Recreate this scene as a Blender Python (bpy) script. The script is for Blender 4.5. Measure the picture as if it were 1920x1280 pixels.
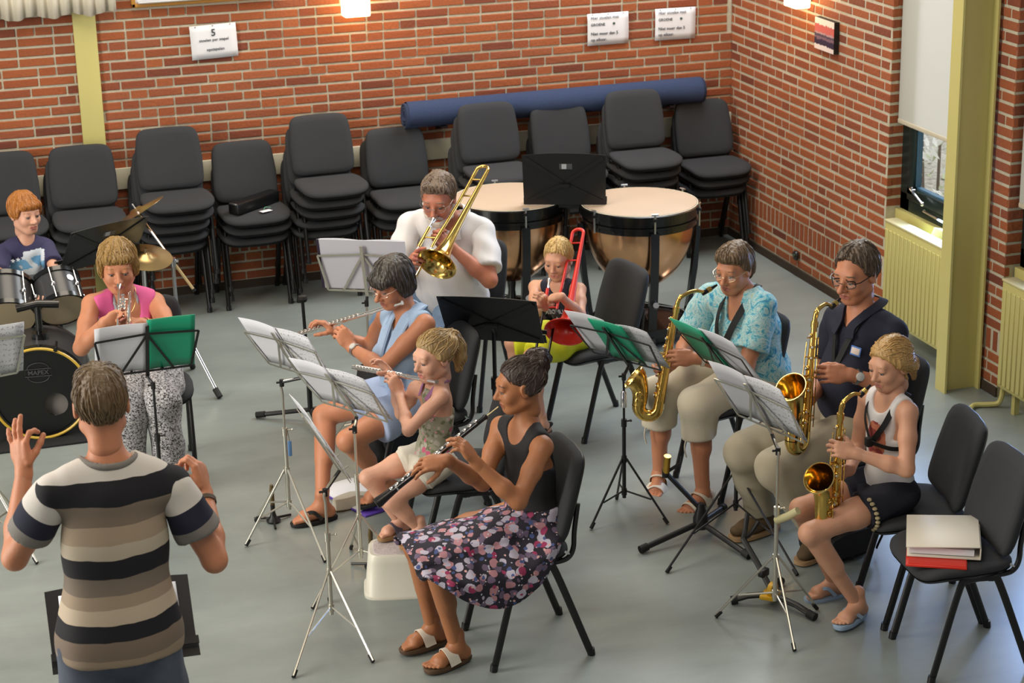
import bpy, bmesh, math, random
import numpy as np
from mathutils import Vector, Matrix
random.seed(7); rng = np.random.default_rng(11)
for _o in list(bpy.data.objects): bpy.data.objects.remove(_o, do_unlink=True)
SC = bpy.context.scene
COL = SC.collection
V = Vector
def lin(c): return c/12.92 if c <= .04045 else ((c+.055)/1.055)**2.4
def srgb(r, g, b): return (lin(r/255), lin(g/255), lin(b/255), 1)

# ---------------------------------------------------------------- camera
FPX, PIT, YAW, ROL = 3836.29, .322861, .310713, -.0214955
CP = V((-5.71733, -12.76456, 3.88523))
_F = V((math.sin(YAW)*math.cos(PIT), math.cos(YAW)*math.cos(PIT), -math.sin(PIT)))
_R = V((math.cos(YAW), -math.sin(YAW), 0)); _U = _R.cross(_F)
_R2 = _R*math.cos(ROL)+_U*math.sin(ROL); _U2 = _U*math.cos(ROL)-_R*math.sin(ROL)
cd = bpy.data.cameras.new('camera'); cam = bpy.data.objects.new('camera', cd); COL.objects.link(cam)
M = Matrix.Identity(4)
for i in range(3): M[i][0], M[i][1], M[i][2], M[i][3] = _R2[i], _U2[i], -_F[i], CP[i]
cam.matrix_world = M
cd.sensor_fit = 'HORIZONTAL'; cd.sensor_width = 36; cd.lens = FPX/1920*36
cd.clip_start = .05; cd.clip_end = 200
cd.dof.use_dof = True; cd.dof.focus_distance = 8.9; cd.dof.aperture_fstop = 6.3
SC.camera = cam

# ---------------------------------------------------------------- light
w = bpy.data.worlds.new('world'); SC.world = w; w.use_nodes = True
bg = w.node_tree.nodes['Background']; bg.inputs[0].default_value = (.95, .96, 1, 1); bg.inputs[1].default_value = .22
def area(name, loc, size, power, color, target, sy=None):
    d = bpy.data.lights.new(name, 'AREA'); d.energy = power; d.color = color; d.size = size
    if sy: d.shape = 'RECTANGLE'; d.size_y = sy
    o = bpy.data.objects.new(name, d); COL.objects.link(o); o.location = loc
    o.rotation_euler = (V(target)-V(loc)).to_track_quat('-Z', 'Y').to_euler(); return o
area('window_daylight', (-9.2, -5.2, 2.3), 2.2, 430, (1, .95, .86), (-3.2, -3.6, .7), 6.5).name = 'left_windows'
area('ceiling_light', (-4.0, -2.4, 4.9), 2.4, 150, (1, .88, .70), (-4.0, -2.4, 0), 3.4)
area('ceiling_light', (-4.6, -8.6, 4.9), 2.4, 90, (1, .88, .70), (-4.6, -8.2, 0), 2.4)
area('window_daylight', (.04, -4.18, .92), .30, 20, (.30, .50, 1), (-3, -5.4, .0), 1.0)
area('window_daylight', (.04, -2.85, 1.0), .45, 14, (.36, .56, 1), (-3, -4.6, .0), .8)
area('garden_daylight', (2.2, -1.2, 4.0), 2.4, 620, (.93, .97, 1), (1.6, -1.2, 0), 7.0)
SC.view_settings.view_transform = 'Standard'; SC.view_settings.look = 'None'
SC.view_settings.exposure = 0.0; SC.view_settings.gamma = 1; SC.view_settings.use_curve_mapping = False
SC.cycles.max_bounces = 6; SC.cycles.diffuse_bounces = 3; SC.cycles.glossy_bounces = 3; SC.cycles.transmission_bounces = 4; SC.cycles.transparent_max_bounces = 8; SC.cycles.caustics_reflective = False; SC.cycles.caustics_refractive = False
# ---------------------------------------------------------------- materials
MATS = {}
def nodes(name):
    m = bpy.data.materials.new(name); m.use_nodes = True
    nt = m.node_tree; b = nt.nodes['Principled BSDF']; return m, nt, b
def mat(name, col, rough=.6, metal=0, var=0, vscale=20, bump=0, bscale=80, spec=None, coat=0, trans=0, stretch=None, alpha=1):
    if name in MATS: return MATS[name]
    m, nt, b = nodes(name)
    b.inputs['Base Color'].default_value = col; b.inputs['Roughness'].default_value = rough; b.inputs['Metallic'].default_value = metal
    if spec is not None: b.inputs['Specular IOR Level'].default_value = spec
    if coat: b.inputs['Coat Weight'].default_value = coat
    if trans: b.inputs['Transmission Weight'].default_value = trans
    if var or bump:
        tc = nt.nodes.new('ShaderNodeTexCoord'); src = tc.outputs['Object']
        if stretch:
            mp = nt.nodes.new('ShaderNodeMapping'); mp.inputs['Scale'].default_value = stretch
            nt.links.new(src, mp.inputs[0]); src = mp.outputs[0]
    if var:
        n = nt.nodes.new('ShaderNodeTexNoise'); n.inputs['Scale'].default_value = vscale; n.inputs['Detail'].default_value = 4
        nt.links.new(src, n.inputs['Vector'])
        r = nt.nodes.new('ShaderNodeMapRange'); r.inputs['From Min'].default_value = .25; r.inputs['From Max'].default_value = .75
        r.inputs['To Min'].default_value = 1-var; r.inputs['To Max'].default_value = 1+var
        nt.links.new(n.outputs['Fac'], r.inputs['Value'])
        mx = nt.nodes.new('ShaderNodeVectorMath'); mx.operation = 'SCALE'; mx.inputs[0].default_value = col[:3]
        nt.links.new(r.outputs[0], mx.inputs['Scale']); nt.links.new(mx.outputs[0], b.inputs['Base Color'])
    if bump:
        n2 = nt.nodes.new('ShaderNodeTexNoise'); n2.inputs['Scale'].default_value = bscale; n2.inputs['Detail'].default_value = 5
        nt.links.new(src, n2.inputs['Vector'])
        bp = nt.nodes.new('ShaderNodeBump'); bp.inputs['Strength'].default_value = bump; bp.inputs['Distance'].default_value = .01
        nt.links.new(n2.outputs['Fac'], bp.inputs['Height']); nt.links.new(bp.outputs[0], b.inputs['Normal'])
    MATS[name] = m; return m
def emis(name, col, strength):
    if name in MATS: return MATS[name]
    m, nt, b = nodes(name); b.inputs['Base Color'].default_value = col
    b.inputs['Emission Color'].default_value = col; b.inputs['Emission Strength'].default_value = strength
    MATS[name] = m; return m

# ---------------------------------------------------------------- mesh builder
def _frame(d, up=V((0, 0, 1))):
    d = V(d).normalized()
    if abs(d.dot(up)) > .98: up = V((0, 1, 0))
    x = up.cross(d).normalized(); y = d.cross(x); return x, y, d
def wmat(o): return (wmat(o.parent) @ o.matrix_basis) if o.parent else o.matrix_basis.copy()
class MB:
    def __init__(s): s.v = []; s.f = []; s.m = []; s.mi = 0
    def add(s, vs, fs):
        o = len(s.v); s.v += [tuple(q) for q in vs]; s.f += [tuple(i+o for i in f) for f in fs]; s.m += [s.mi]*len(fs); return s
    def box(s, c, sz, R=None):
        c = V(c); vs = []
        for dx in (-.5, .5):
            for dy in (-.5, .5):
                for dz in (-.5, .5):
                    q = V((dx*sz[0], dy*sz[1], dz*sz[2])); vs.append(c+(R @ q if R else q))
        return s.add(vs, [(0, 1, 3, 2), (4, 6, 7, 5), (0, 4, 5, 1), (2, 3, 7, 6), (0, 2, 6, 4), (1, 5, 7, 3)])
    def rbox(s, c, sz, r=.01, R=None, seg=2):
        bm = bmesh.new(); bmesh.ops.create_cube(bm, size=1)
        for q in bm.verts: q.co = V((q.co.x*sz[0], q.co.y*sz[1], q.co.z*sz[2]))
        bmesh.ops.bevel(bm, geom=bm.edges[:], offset=r, segments=seg, affect='EDGES', profile=.5)
        bm.verts.index_update(); c = V(c)
        s.add([c+(R @ q.co if R else q.co) for q in bm.verts], [[q.index for q in f.verts] for f in bm.faces]); bm.free(); return s
    def bar(s, a, b, w, h, up=(0, 0, 1)):
        a, b = V(a), V(b); x, y, d = _frame(b-a, V(up)); vs = []
        for q in (a, b):
            for i, j in ((-1, -1), (1, -1), (1, 1), (-1, 1)): vs.append(q+x*(i*w/2)+y*(j*h/2))
        return s.add(vs, [(3, 2, 1, 0), (4, 5, 6, 7), (0, 1, 5, 4), (1, 2, 6, 5), (2, 3, 7, 6), (3, 0, 4, 7)])
    def cyl(s, a, b, r0, r1=None, n=12, cap=True): return s.tube([a, b], [r0, r0 if r1 is None else r1], n, cap=cap)
    def tube(s, pts, r, n=8, cap=True, closed=False, flat=None):
        pts = [V(q) for q in pts]; N = len(pts); rs = r if isinstance(r, (list, tuple)) else [r]*N
        vs = []; x = None
        for i in range(N):
            a = pts[i-1] if (i > 0 or closed) else pts[0]; b = pts[(i+1) % N] if (i < N-1 or closed) else pts[-1]
            d = (b-a)
            if d.length < 1e-9: d = V((0, 0, 1))
            d.normalize()
            if x is None: x, y, _ = _frame(d)
            else:
                x = x-d*x.dot(d)
                x = x.normalized() if x.length > 1e-6 else _frame(d)[0]
            y = d.cross(x)
            for k in range(n):
                t = 2*math.pi*k/n; vs.append(pts[i]+x*(rs[i]*math.cos(t))+y*(rs[i]*math.sin(t)*(flat or 1)))
        fs = []
        for i in range(N if closed else N-1):
            j = (i+1) % N
            for k in range(n): l = (k+1) % n; fs.append((i*n+k, i*n+l, j*n+l, j*n+k))
        if cap and not closed: fs += [tuple(range(n-1, -1, -1)), tuple((N-1)*n+k for k in range(n))]
        return s.add(vs, fs)
    def lathe(s, prof, n=24, o=(0, 0, 0), axis=(0, 0, 1), capends=True):
        x, y, d = _frame(axis); o = V(o); vs = []
        for r, z in prof:
            for k in range(n): t = 2*math.pi*k/n; vs.append(o+d*z+(x*math.cos(t)+y*math.sin(t))*r)
        fs = []
        for i in range(len(prof)-1):
            for k in range(n): l = (k+1) % n; fs.append((i*n+k, i*n+l, (i+1)*n+l, (i+1)*n+k))
        if capends:
            if prof[0][0] > 1e-6: fs.append(tuple(range(n-1, -1, -1)))
            if prof[-1][0] > 1e-6: fs.append(tuple((len(prof)-1)*n+k for k in range(n)))
        return s.add(vs, fs)
    def loft(s, rings, cap=True):
        n = len(rings[0]); vs = [q for r in rings for q in r]; fs = []
        for i in range(len(rings)-1):
            for k in range(n): l = (k+1) % n; fs.append((i*n+k, i*n+l, (i+1)*n+l, (i+1)*n+k))
        if cap: fs += [tuple(range(n-1, -1, -1)), tuple((len(rings)-1)*n+k for k in range(n))]
        return s.add(vs, fs)
    def grid(s, fn, nu, nv, closeu=False):
        vs = [fn(i/(nu if closeu else nu-1), j/(nv-1)) for j in range(nv) for i in range(nu)]; fs = []
        for j in range(nv-1):
            for i in range(nu if closeu else nu-1):
                k = (i+1) % nu; fs.append((j*nu+i, j*nu+k, (j+1)*nu+k, (j+1)*nu+i))
        return s.add(vs, fs)
    def ell(s, c, r, n=16, m=10, R=None):
        c = V(c); vs = []; fs = []
        if not isinstance(r, (list, tuple)): r = (r, r, r)
        for j in range(m+1):
            ph = math.pi*j/m
            for i in range(n):
                th = 2*math.pi*i/n; q = V((r[0]*math.sin(ph)*math.cos(th), r[1]*math.sin(ph)*math.sin(th), r[2]*math.cos(ph))); vs.append(c+(R @ q if R else q))
        for j in range(m):
            for i in range(n): k = (i+1) % n; fs.append((j*n+i, (j+1)*n+i, (j+1)*n+k, j*n+k))
        return s.add(vs, fs)
    def slab(s, poly, d):   # polygon extruded along vector d
        d = V(d); n = len(poly); vs = [V(q) for q in poly]+[V(q)+d for q in poly]
        return s.add(vs, [tuple(range(n-1, -1, -1)), tuple(range(n, 2*n))]+[(k, (k+1) % n, n+(k+1) % n, n+k) for k in range(n)])
    def mesh(s, name, mats, smooth=True, angle=40):
        me = bpy.data.meshes.new(name); me.from_pydata(s.v, [], s.f)
        for m in (mats if isinstance(mats, (list, tuple)) else [mats]): me.materials.append(m)
        if any(s.m): me.polygons.foreach_set('material_index', s.m)
        bm = bmesh.new(); bm.from_mesh(me); bmesh.ops.recalc_face_normals(bm, faces=bm.faces); bm.to_mesh(me); bm.free()
        if smooth:
            me.polygons.foreach_set('use_smooth', [True]*len(me.polygons)); me.set_sharp_from_angle(angle=math.radians(angle))
        me.update(); return me
    def build(s, name, mats, parent=None, smooth=True, world=False, angle=40):
        if world and parent is not None:
            Mi = wmat(parent).inverted(); s.v = [tuple(Mi @ V(q)) for q in s.v]
        return put(name, s.mesh(name, mats, smooth, angle), parent)
def put(name, me, parent=None):
    o = bpy.data.objects.new(name, me); COL.objects.link(o)
    if parent is not None: o.parent = parent
    return o
def tag(o, label=None, cat=None, group=None, kind=None):
    if label: o['label'] = label
    if cat: o['category'] = cat
    if group: o['group'] = group
    if kind: o['kind'] = kind
    return o
def thing(name, label, cat, loc=(0, 0, 0), rz=0, group=None):
    o = bpy.data.objects.new(name, None); COL.objects.link(o); o.empty_display_size = .1
    o.matrix_basis = Matrix.Translation(V(loc)) @ Matrix.Rotation(rz, 4, 'Z')
    return tag(o, label, cat, group)
KIDS = {}
def copy_tree(o, parent=None):
    c = o.copy(); COL.objects.link(c); c.parent = parent
    for ch in list(o.children):
        copy_tree(ch, c)
    return c
def cat_curve(pts, n=8, closed=False):
    P = [V(q) for q in pts]; out = []; N = len(P)
    for i in range(N if closed else N-1):
        p0 = P[i-1] if (i > 0 or closed) else P[0]*2-P[1]; p1 = P[i]; p2 = P[(i+1) % N]; p3 = P[(i+2) % N] if (i+2 < N or closed) else P[-1]*2-P[-2]
        for k in range(n):
            t = k/n; out.append(.5*((2*p1)+(p2-p0)*t+(2*p0-5*p1+4*p2-p3)*t*t+(3*p1-p0-3*p2+p3)*t**3))
    if not closed: out.append(P[-1])
    return out
def lerpl(a, b, n): return [a+(b-a)*i/(n-1) for i in range(n)]
def text_mesh(txt, size, M, depth=.0006, bold=0, align='CENTER'):
    cu = bpy.data.curves.new('t', 'FONT'); cu.body = txt; cu.size = size; cu.align_x = align; cu.align_y = 'CENTER'; cu.extrude = depth; cu.offset = bold; cu.resolution_u = 2
    ob = bpy.data.objects.new('t', cu); COL.objects.link(ob)
    dg = bpy.context.evaluated_depsgraph_get(); dg.update()
    me = ob.evaluated_get(dg).to_mesh(); vs = [M @ q.co for q in me.vertices]; fs = [tuple(p.vertices) for p in me.polygons]
    ob.evaluated_get(dg).to_mesh_clear(); bpy.data.objects.remove(ob); bpy.data.curves.remove(cu)
    return vs, fs
# ---------------------------------------------------------------- the room
def brick_mat():
    m, nt, b = nodes('brick'); N = nt.nodes; L = nt.links
    oi = N.new('ShaderNodeObjectInfo'); ge = N.new('ShaderNodeNewGeometry')
    ad = N.new('ShaderNodeMath'); ad.operation = 'ADD'; L.new(oi.outputs['Random'], ad.inputs[0]); L.new(ge.outputs['Random Per Island'], ad.inputs[1])
    fr = N.new('ShaderNodeMath'); fr.operation = 'FRACT'; L.new(ad.outputs[0], fr.inputs[0])
    cr = N.new('ShaderNodeValToRGB'); e = cr.color_ramp.elements
    e[0].position = 0; e[0].color = srgb(122, 62, 42); e[1].position = 1; e[1].color = srgb(180, 102, 60)
    for p, c in ((.06, (146, 76, 48)), (.35, (164, 86, 48)), (.7, (172, 94, 52)), (.92, (154, 84, 54))):
        q = e.new(p); q.color = srgb(*c)
    L.new(fr.outputs[0], cr.inputs[0])
    tc = N.new('ShaderNodeTexCoord'); n = N.new('ShaderNodeTexNoise'); n.inputs['Scale'].default_value = 60; n.inputs['Detail'].default_value = 6
    L.new(ge.outputs['Position'], n.inputs['Vector'])
    r = N.new('ShaderNodeMapRange'); r.inputs['To Min'].default_value = .62; r.inputs['To Max'].default_value = 1.02; L.new(n.outputs['Fac'], r.inputs['Value'])
    vm = N.new('ShaderNodeVectorMath'); vm.operation = 'SCALE'; L.new(cr.outputs[0], vm.inputs[0]); L.new(r.outputs[0], vm.inputs['Scale']); L.new(vm.outputs[0], b.inputs['Base Color'])
    bp = N.new('ShaderNodeBump'); bp.inputs['Strength'].default_value = .6; bp.inputs['Distance'].default_value = .006; L.new(n.outputs['Fac'], bp.inputs['Height']); L.new(bp.outputs[0], b.inputs['Normal'])
    b.inputs['Roughness'].default_value = .85; return m
BRICK = brick_mat()
MORTAR = mat('mortar', srgb(196, 188, 166), .95, var=.10, vscale=30, bump=.5, bscale=200)
OLIVE = mat('olive_paint', srgb(200, 190, 120), .42, var=.03, vscale=3)
CREAM = mat('cream_paint', srgb(206, 200, 178), .5)
GREEN_D = mat('dark_green_paint', srgb(22, 36, 34), .35)
def floor_mat():
    m, nt, b = nodes('linoleum'); N = nt.nodes; L = nt.links
    tc = N.new('ShaderNodeTexCoord'); a = N.new('ShaderNodeTexNoise'); a.inputs['Scale'].default_value = 1.4; a.inputs['Detail'].default_value = 8; a.inputs['Roughness'].default_value = .65
    mp = N.new('ShaderNodeMapping'); mp.inputs['Scale'].default_value = (1, 2.4, 1); L.new(tc.outputs['Object'], mp.inputs[0]); L.new(mp.outputs[0], a.inputs['Vector'])
    cr = N.new('ShaderNodeValToRGB'); e = cr.color_ramp.elements; e[0].position = .3; e[0].color = srgb(125, 132, 129); e[1].position = .7; e[1].color = srgb(143, 151, 147)
    L.new(a.outputs['Fac'], cr.inputs[0]); L.new(cr.outputs[0], b.inputs['Base Color'])
    r = N.new('ShaderNodeMapRange'); r.inputs['To Min'].default_value = .25; r.inputs['To Max'].default_value = .33; L.new(a.outputs['Fac'], r.inputs['Value']); L.new(r.outputs[0], b.inputs['Roughness'])
    return m
FLOOR = floor_mat()
tag(MB().box((-4.5, -7.5, -.05), (9.4, 15.4, .1)).build('floor', FLOOR, smooth=False), kind='structure', label='grey green linoleum floor')
HC, Z0 = .0625, .052; H_B = .0460          # course height, first bed joint
def brick_mesh(L, H=H_B, D=.03, seed=0):
    r = random.Random(seed); bm = bmesh.new(); bmesh.ops.create_cube(bm, size=1)
    for q in bm.verts: q.co = V((q.co.x*L, q.co.y*D, q.co.z*H))
    bmesh.ops.bevel(bm, geom=[e for e in bm.edges if all(q.co.y < 0 for q in e.verts)], offset=.0035, segments=1, affect='EDGES')
    for q in bm.verts: q.co += V((r.uniform(-1, 1)*.0012, r.uniform(-1, 1)*.0006, r.uniform(-1, 1)*.0013))
    me = bpy.data.meshes.new('brick'); bm.to_mesh(me); bm.free(); me.materials.append(BRICK); return me
BL = {}
def get_brick(L, H=H_B):
    k = (round(L, 3), round(H, 3))
    if k not in BL: BL[k] = [brick_mesh(L, H, seed=i+int(L*1000)) for i in range(3)]
    return random.choice(BL[k])
def wall_bricks(wall, u0, u1, ztop, M, score, skip=None, seed=1, limit=300):
    # M maps local (u along wall, y out of wall is -y, z up) to world
    r = random.Random(seed); items = []
    n = int((ztop-Z0)/HC); k = 0
    while k < n:
        z = Z0+k*HC
        if k == 3:                       # a band of bricks standing on edge
            u = u0+.004
            while u+.05 <= u1: items.append((u, H_B, z, .113)); u += .0625
            k += 2; continue
        u = u0-r.choice((0, .055, .11, .165)); runs = 0
        while u < u1-.01:
            Lb = .207 if r.random() < .74 else .098
            if runs >= 4: Lb = .098; runs = 0
            runs = runs+1 if Lb > .15 else 0
            a, b = max(u, u0), min(u+Lb, u1)
            if b-a > .03: items.append((a, round((b-a)/.005)*.005 if (b-a) < Lb-.001 else Lb, z, H_B))
            u += Lb+.0125
        k += 1
    items = [i for i in items if not (skip and skip(i[0]+i[1]/2, i[2]+i[3]/2))]
    items.sort(key=lambda i: -score(i[0]+i[1]/2, i[2], i[1]))
    rest = MB()
    for q, (u, L, z, H) in enumerate(items):
        c = M @ V((u+L/2, 0, z+.0075+H/2))
        if q < limit:
            o = put('brick', get_brick(L, H), wall); o.matrix_basis = Matrix.Translation(c) @ M.to_3x3().to_4x4() @ Matrix.Translation((0, .015+r.uniform(-.0015, .0015), 0))
        else:
            e = r.uniform(-.0015, .0015); j = lambda: r.uniform(-.001, .001)
            vs = []
            for dx in (-1, 1):
                for dy in (e, .03):
                    for dz in (-1, 1): vs.append(c+M.to_3x3() @ V((dx*(L/2)+j(), dy, dz*(H/2)+j())))
            rest.add(vs, [(0, 1, 3, 2), (4, 6, 7, 5), (0, 4, 5, 1), (2, 3, 7, 6), (0, 2, 6, 4), (1, 5, 7, 3)])
    if rest.v: tag(rest.build('bricks', BRICK, wall, smooth=False), kind='stuff')
MI = Matrix.Identity(4)
wb = tag(MB().box((-3.2, .108, 1.55), (6.6, .2, 3.1)).build('wall_back', MORTAR, smooth=False), kind='structure', label='red brick back wall')
wall_bricks(wb, -5.9, 0.0, 2.7, MI, lambda u, z, L: (1 if L > .15 else .6)*(1 if (z > .95 and z < 1.95 and u > -5.05) else .2)+.05*abs(u)/5, seed=3)
# right wall: runs from the corner towards the camera; local u = -Y, out of wall = -X
MR = Matrix(((0, 1, 0, 0), (-1, 0, 0, 0), (0, 0, 1, 0), (0, 0, 0, 1)))
YC, YP0, YP1, YW2 = 2.265, 3.36, 3.595, 4.75
m = MB().box((.1035, -(YC)/2-.004, 1.55), (.2, YC-.016, 3.1))
wr = tag(m.build('wall_right', MORTAR, smooth=False), kind='structure', label='red brick side wall with windows')
wall_bricks(wr, 0.0, YC, 2.7, MR, lambda u, z, L: (1 if L > .15 else .6)*(1 if z < 1.95 else .2)+.1*u/2+(.1 if z > .4 else 0), seed=5)
MB().box((.1035, -(YP0+YP1)/2, 1.55), (.2, YP1-YP0-.016, 3.1)).build('pier_core', MORTAR, wr, smooth=False)
def course_ends(parent, y, sgn, x0, x1, ztop, z0=Z0, seed=0):
    # brick ends on a reveal: faces look along Y (sgn)
    r = random.Random(seed); k = 0
    while z0+k*HC < ztop:
        z = z0+k*HC+.006; L = x1-x0-.004
        o = put('brick', get_brick(round(L, 3)), parent); o.matrix_basis = Matrix.Translation(((x0+x1)/2, y-sgn*.0155, z+.025)) @ Matrix.Rotation(0 if sgn < 0 else math.pi, 4, 'Z')
        k += 1
course_ends(wr, -YC+.001, -1, .002, .105, 2.2, Z0+HC*11, 1)
course_ends(wr, -YP1+.001, -1, .002, .105, 2.2, Z0+HC*11, 2)
r_ = random.Random(9); k = 0
while Z0+k*HC < 2.3:                      # the narrow pier
    z = Z0+k*HC; split = r_.choice((.21, .21, .1, .15))
    if k == 3:
        for q in range(3):
            o = put('brick', get_brick(H_B, .113), wr); o.matrix_basis = Matrix.Translation((.0, -(YP0+.04+q*.07), z+.006+.0565)) @ MR @ Matrix.Translation((0, .015, 0))
        k += 2; continue
    u = YP0+.003
    for L in ((split, .224-split) if split < .2 else (.224,)):
        o = put('brick', get_brick(round(L, 3)), wr); o.matrix_basis = Matrix.Translation((0, -(u+L/2), z+.031)) @ MR @ Matrix.Translation((0, .015, 0)); u += L+.0105
    k += 1
DARKB = mat('baseboard_paint', srgb(58, 46, 34), .7, var=.2, vscale=12)
tag(MB().box((-2.95, -.006, .0265), (5.9, .012, .053)).build('baseboard_back', DARKB, smooth=False), kind='structure')
tag(MB().box((-.006, -YC/2, .0265), (.012, YC, .053)).build('baseboard_right', DARKB, smooth=False), kind='structure')
tag(MB().box((-.006, -(YP0+YP1)/2, .0265), (.012, YP1-YP0, .053)).build('baseboard_pier', DARKB, smooth=False), kind='structure')
tag(MB().rbox((-2.95, -.011, .808), (5.9, .022, .134), .003).build('trim_1', CREAM), kind='structure', label='cream painted wooden chair rail')
tag(MB().rbox((-4.34, -.014, 1.55), (.139, .026, 3.1), .002).build('trim_2', OLIVE), kind='structure', label='flat olive painted steel post set in the brick wall')
# window parapets and lintel zone
for (ya, yb) in ((YC, YP0), (YP1, YW2)):
    MB().box((.16, -(ya+yb)/2, .325), (.12, yb-ya, .65)).build('parapet', OLIVE, wr, smooth=False)
    MB().box((.15, -(ya+yb)/2, 2.85), (.2, yb-ya, .5)).build('lintel', OLIVE, wr, smooth=False)
GLASS = None
def glass_mat():
    m, nt, b = nodes('window_glass'); N = nt.nodes; L = nt.links; out = N['Material Output']
    t = N.new('ShaderNodeBsdfTransparent'); g = N.new('ShaderNodeBsdfGlossy'); g.inputs['Roughness'].default_value = .02
    mx = N.new('ShaderNodeMixShader'); mx.inputs[0].default_value = .08; L.new(t.outputs[0], mx.inputs[1]); L.new(g.outputs[0], mx.inputs[2]); L.new(mx.outputs[0], out.inputs[0]); return m
GLASS = glass_mat()
METAL = mat('brushed_steel', (.62, .62, .62, 1), .28, 1)
CHROME = mat('chrome', (.78, .78, .78, 1), .1, 1)
def window(n, ya, yb, label):
    zb, zt = .735, 2.6; xf = .125; wdt = .2 if n == 1 else .1
    m = MB(); yc = -(ya+yb)/2
    m.box((xf, -ya-wdt*.25, (zb+zt)/2), (.06, wdt*.5, zt-zb)); m.box((xf, -yb+wdt*.25, (zb+zt)/2), (.06, wdt*.5, zt-zb))
    m.box((xf, yc, zb+.05), (.06, yb-ya, .1)); m.box((xf, yc, zt-.05), (.06, yb-ya, .1))
    o = tag(m.build('window_%d' % n, GREEN_D, smooth=False), kind='structure', label=label)
    s = MB(); a, b = -ya-wdt*.5, -yb+wdt*.5; w = .07
    for y in (a-w/2, b+w/2): s.rbox((xf-.022, y, (zb+zt)/2+.03), (.05, w, zt-zb-.16), .006)
    s.rbox((xf-.022, (a+b)/2, zb+.115), (.05, a-b, .075), .006)
    sash = s.build('sash', GREEN_D, o)
    g = MB()
    for y in (a-w-.006, b+w+.006): g.box((xf-.012, y, (zb+zt)/2+.05), (.03, .012, zt-zb-.2))
    g.box((xf-.012, (a+b)/2, zb+.158), (.03, a-b-2*w, .012)); g.build('glazing_bead', mat('bead', srgb(70, 105, 130), .3), o, smooth=False)
    MB().box((xf-.005, (a+b)/2, (zb+zt)/2+.05), (.006, a-b-2*w, zt-zb-.2)).build('pane', GLASS, o, smooth=False)
    MB().rbox((.085, yc, .69), (.05, yb-ya-.004, .09), .004).build('apron_panel', OLIVE, o)
    MB().rbox((.07, yc, .652), (.14, yb-ya-.004, .022), .006).build('window_sill', OLIVE, o)
    h = MB(); y = a-.10
    h.cyl((xf-.05, y, zb+.15), (xf-.075, y, zb+.15), .012); h.tube([(xf-.07, y, zb+.17), (xf-.085, y-.01, zb+.165), (xf-.085, y-.06, zb+.145), (xf-.085, y-.15, zb+.11)], .009, 8)
    h.ell((xf-.08, y-.15, zb+.108), .014, 8, 6); h.build('window_handle', CHROME, sash)
    h = MB(); h.tube([(xf-.05, y-.13, zb+.065), (xf-.06, y-.13, zb+.06), (xf-.06, y-.36, zb+.05), (xf-.05, y-.36, zb+.05)], .007, 6); h.build('window_stay', METAL, o)
    return o
window(1, YC, YP0, 'dark green window behind the roller blind and olive column')
window(2, YP1, YW2, 'dark green window at the right edge')
# outside: hedge ground and the neighbouring brickwork
tag(MB().box((4, -4, -.06), (7.5, 14, .1)).build('garden_ground', mat('gravel', srgb(196, 190, 178), .9, var=.5, vscale=28), smooth=False), kind='structure')
m = MB().box((.95, -.20, 1.2), (.2, 1.18, 2.4)); ow = tag(m.build('wall_outside', MORTAR, smooth=False), kind='structure')
k = 0
while k*HC < 2.2:
    for q in range(5):
        o = put('brick', get_brick(.21), ow); o.matrix_basis = Matrix.Translation((.95-.1, -(-.32+q*.22+(k % 2)*.11), k*HC+.03)) @ MR @ Matrix.Translation((0, .012, 0))
    o = put('brick', get_brick(.17), ow); o.matrix_basis = Matrix.Translation((.95, -.80, k*HC+.03)) @ Matrix.Translation((0, .012, 0)); k += 1
m = MB()
for i in range(4200):
    x, y, z = 1.45+rng.random()*.9, -3.2+rng.random()*5.6, rng.random()**.9*1.8
    d = V((rng.normal(), rng.normal(), rng.normal())).normalized(); e = d.cross(V((0, 0, 1))).normalized(); s_ = .03+rng.random()*.035; c = V((x, y, z))
    m.mi = int(rng.random() < .6); m.add([c-d*s_, c+e*s_*.45, c+d*s_, c-e*s_*.45], [(0, 1, 2, 3)])
m.mi = 2
for i in range(26):
    y = -3.1+i*.21; m.tube([(1.8, y, 0), (1.85+rng.normal()*.1, y+rng.normal()*.1, .9), (1.8+rng.normal()*.2, y+rng.normal()*.2, 1.7)], .012, 5)
hd = m.build('hedge', [mat('leaf_light', srgb(196, 204, 168), .6), mat('leaf_pale', srgb(222, 220, 214), .6), mat('twig', srgb(126, 112, 100), .8)], smooth=False)
tag(hd, 'pale leafy hedge outside the window', 'hedge', kind='stuff')
# H profile column
t = tag(MB().box((-.234, -3.397, 1.55), (.012, .104, 3.1)).box((-.026, -3.397, 1.55), (.012, .104, 3.1)).box((-.13, -3.397, 1.55), (.2, .008, 3.1)).build('column', OLIVE, smooth=False), 'olive painted steel H column standing between the windows', 'column')
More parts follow.
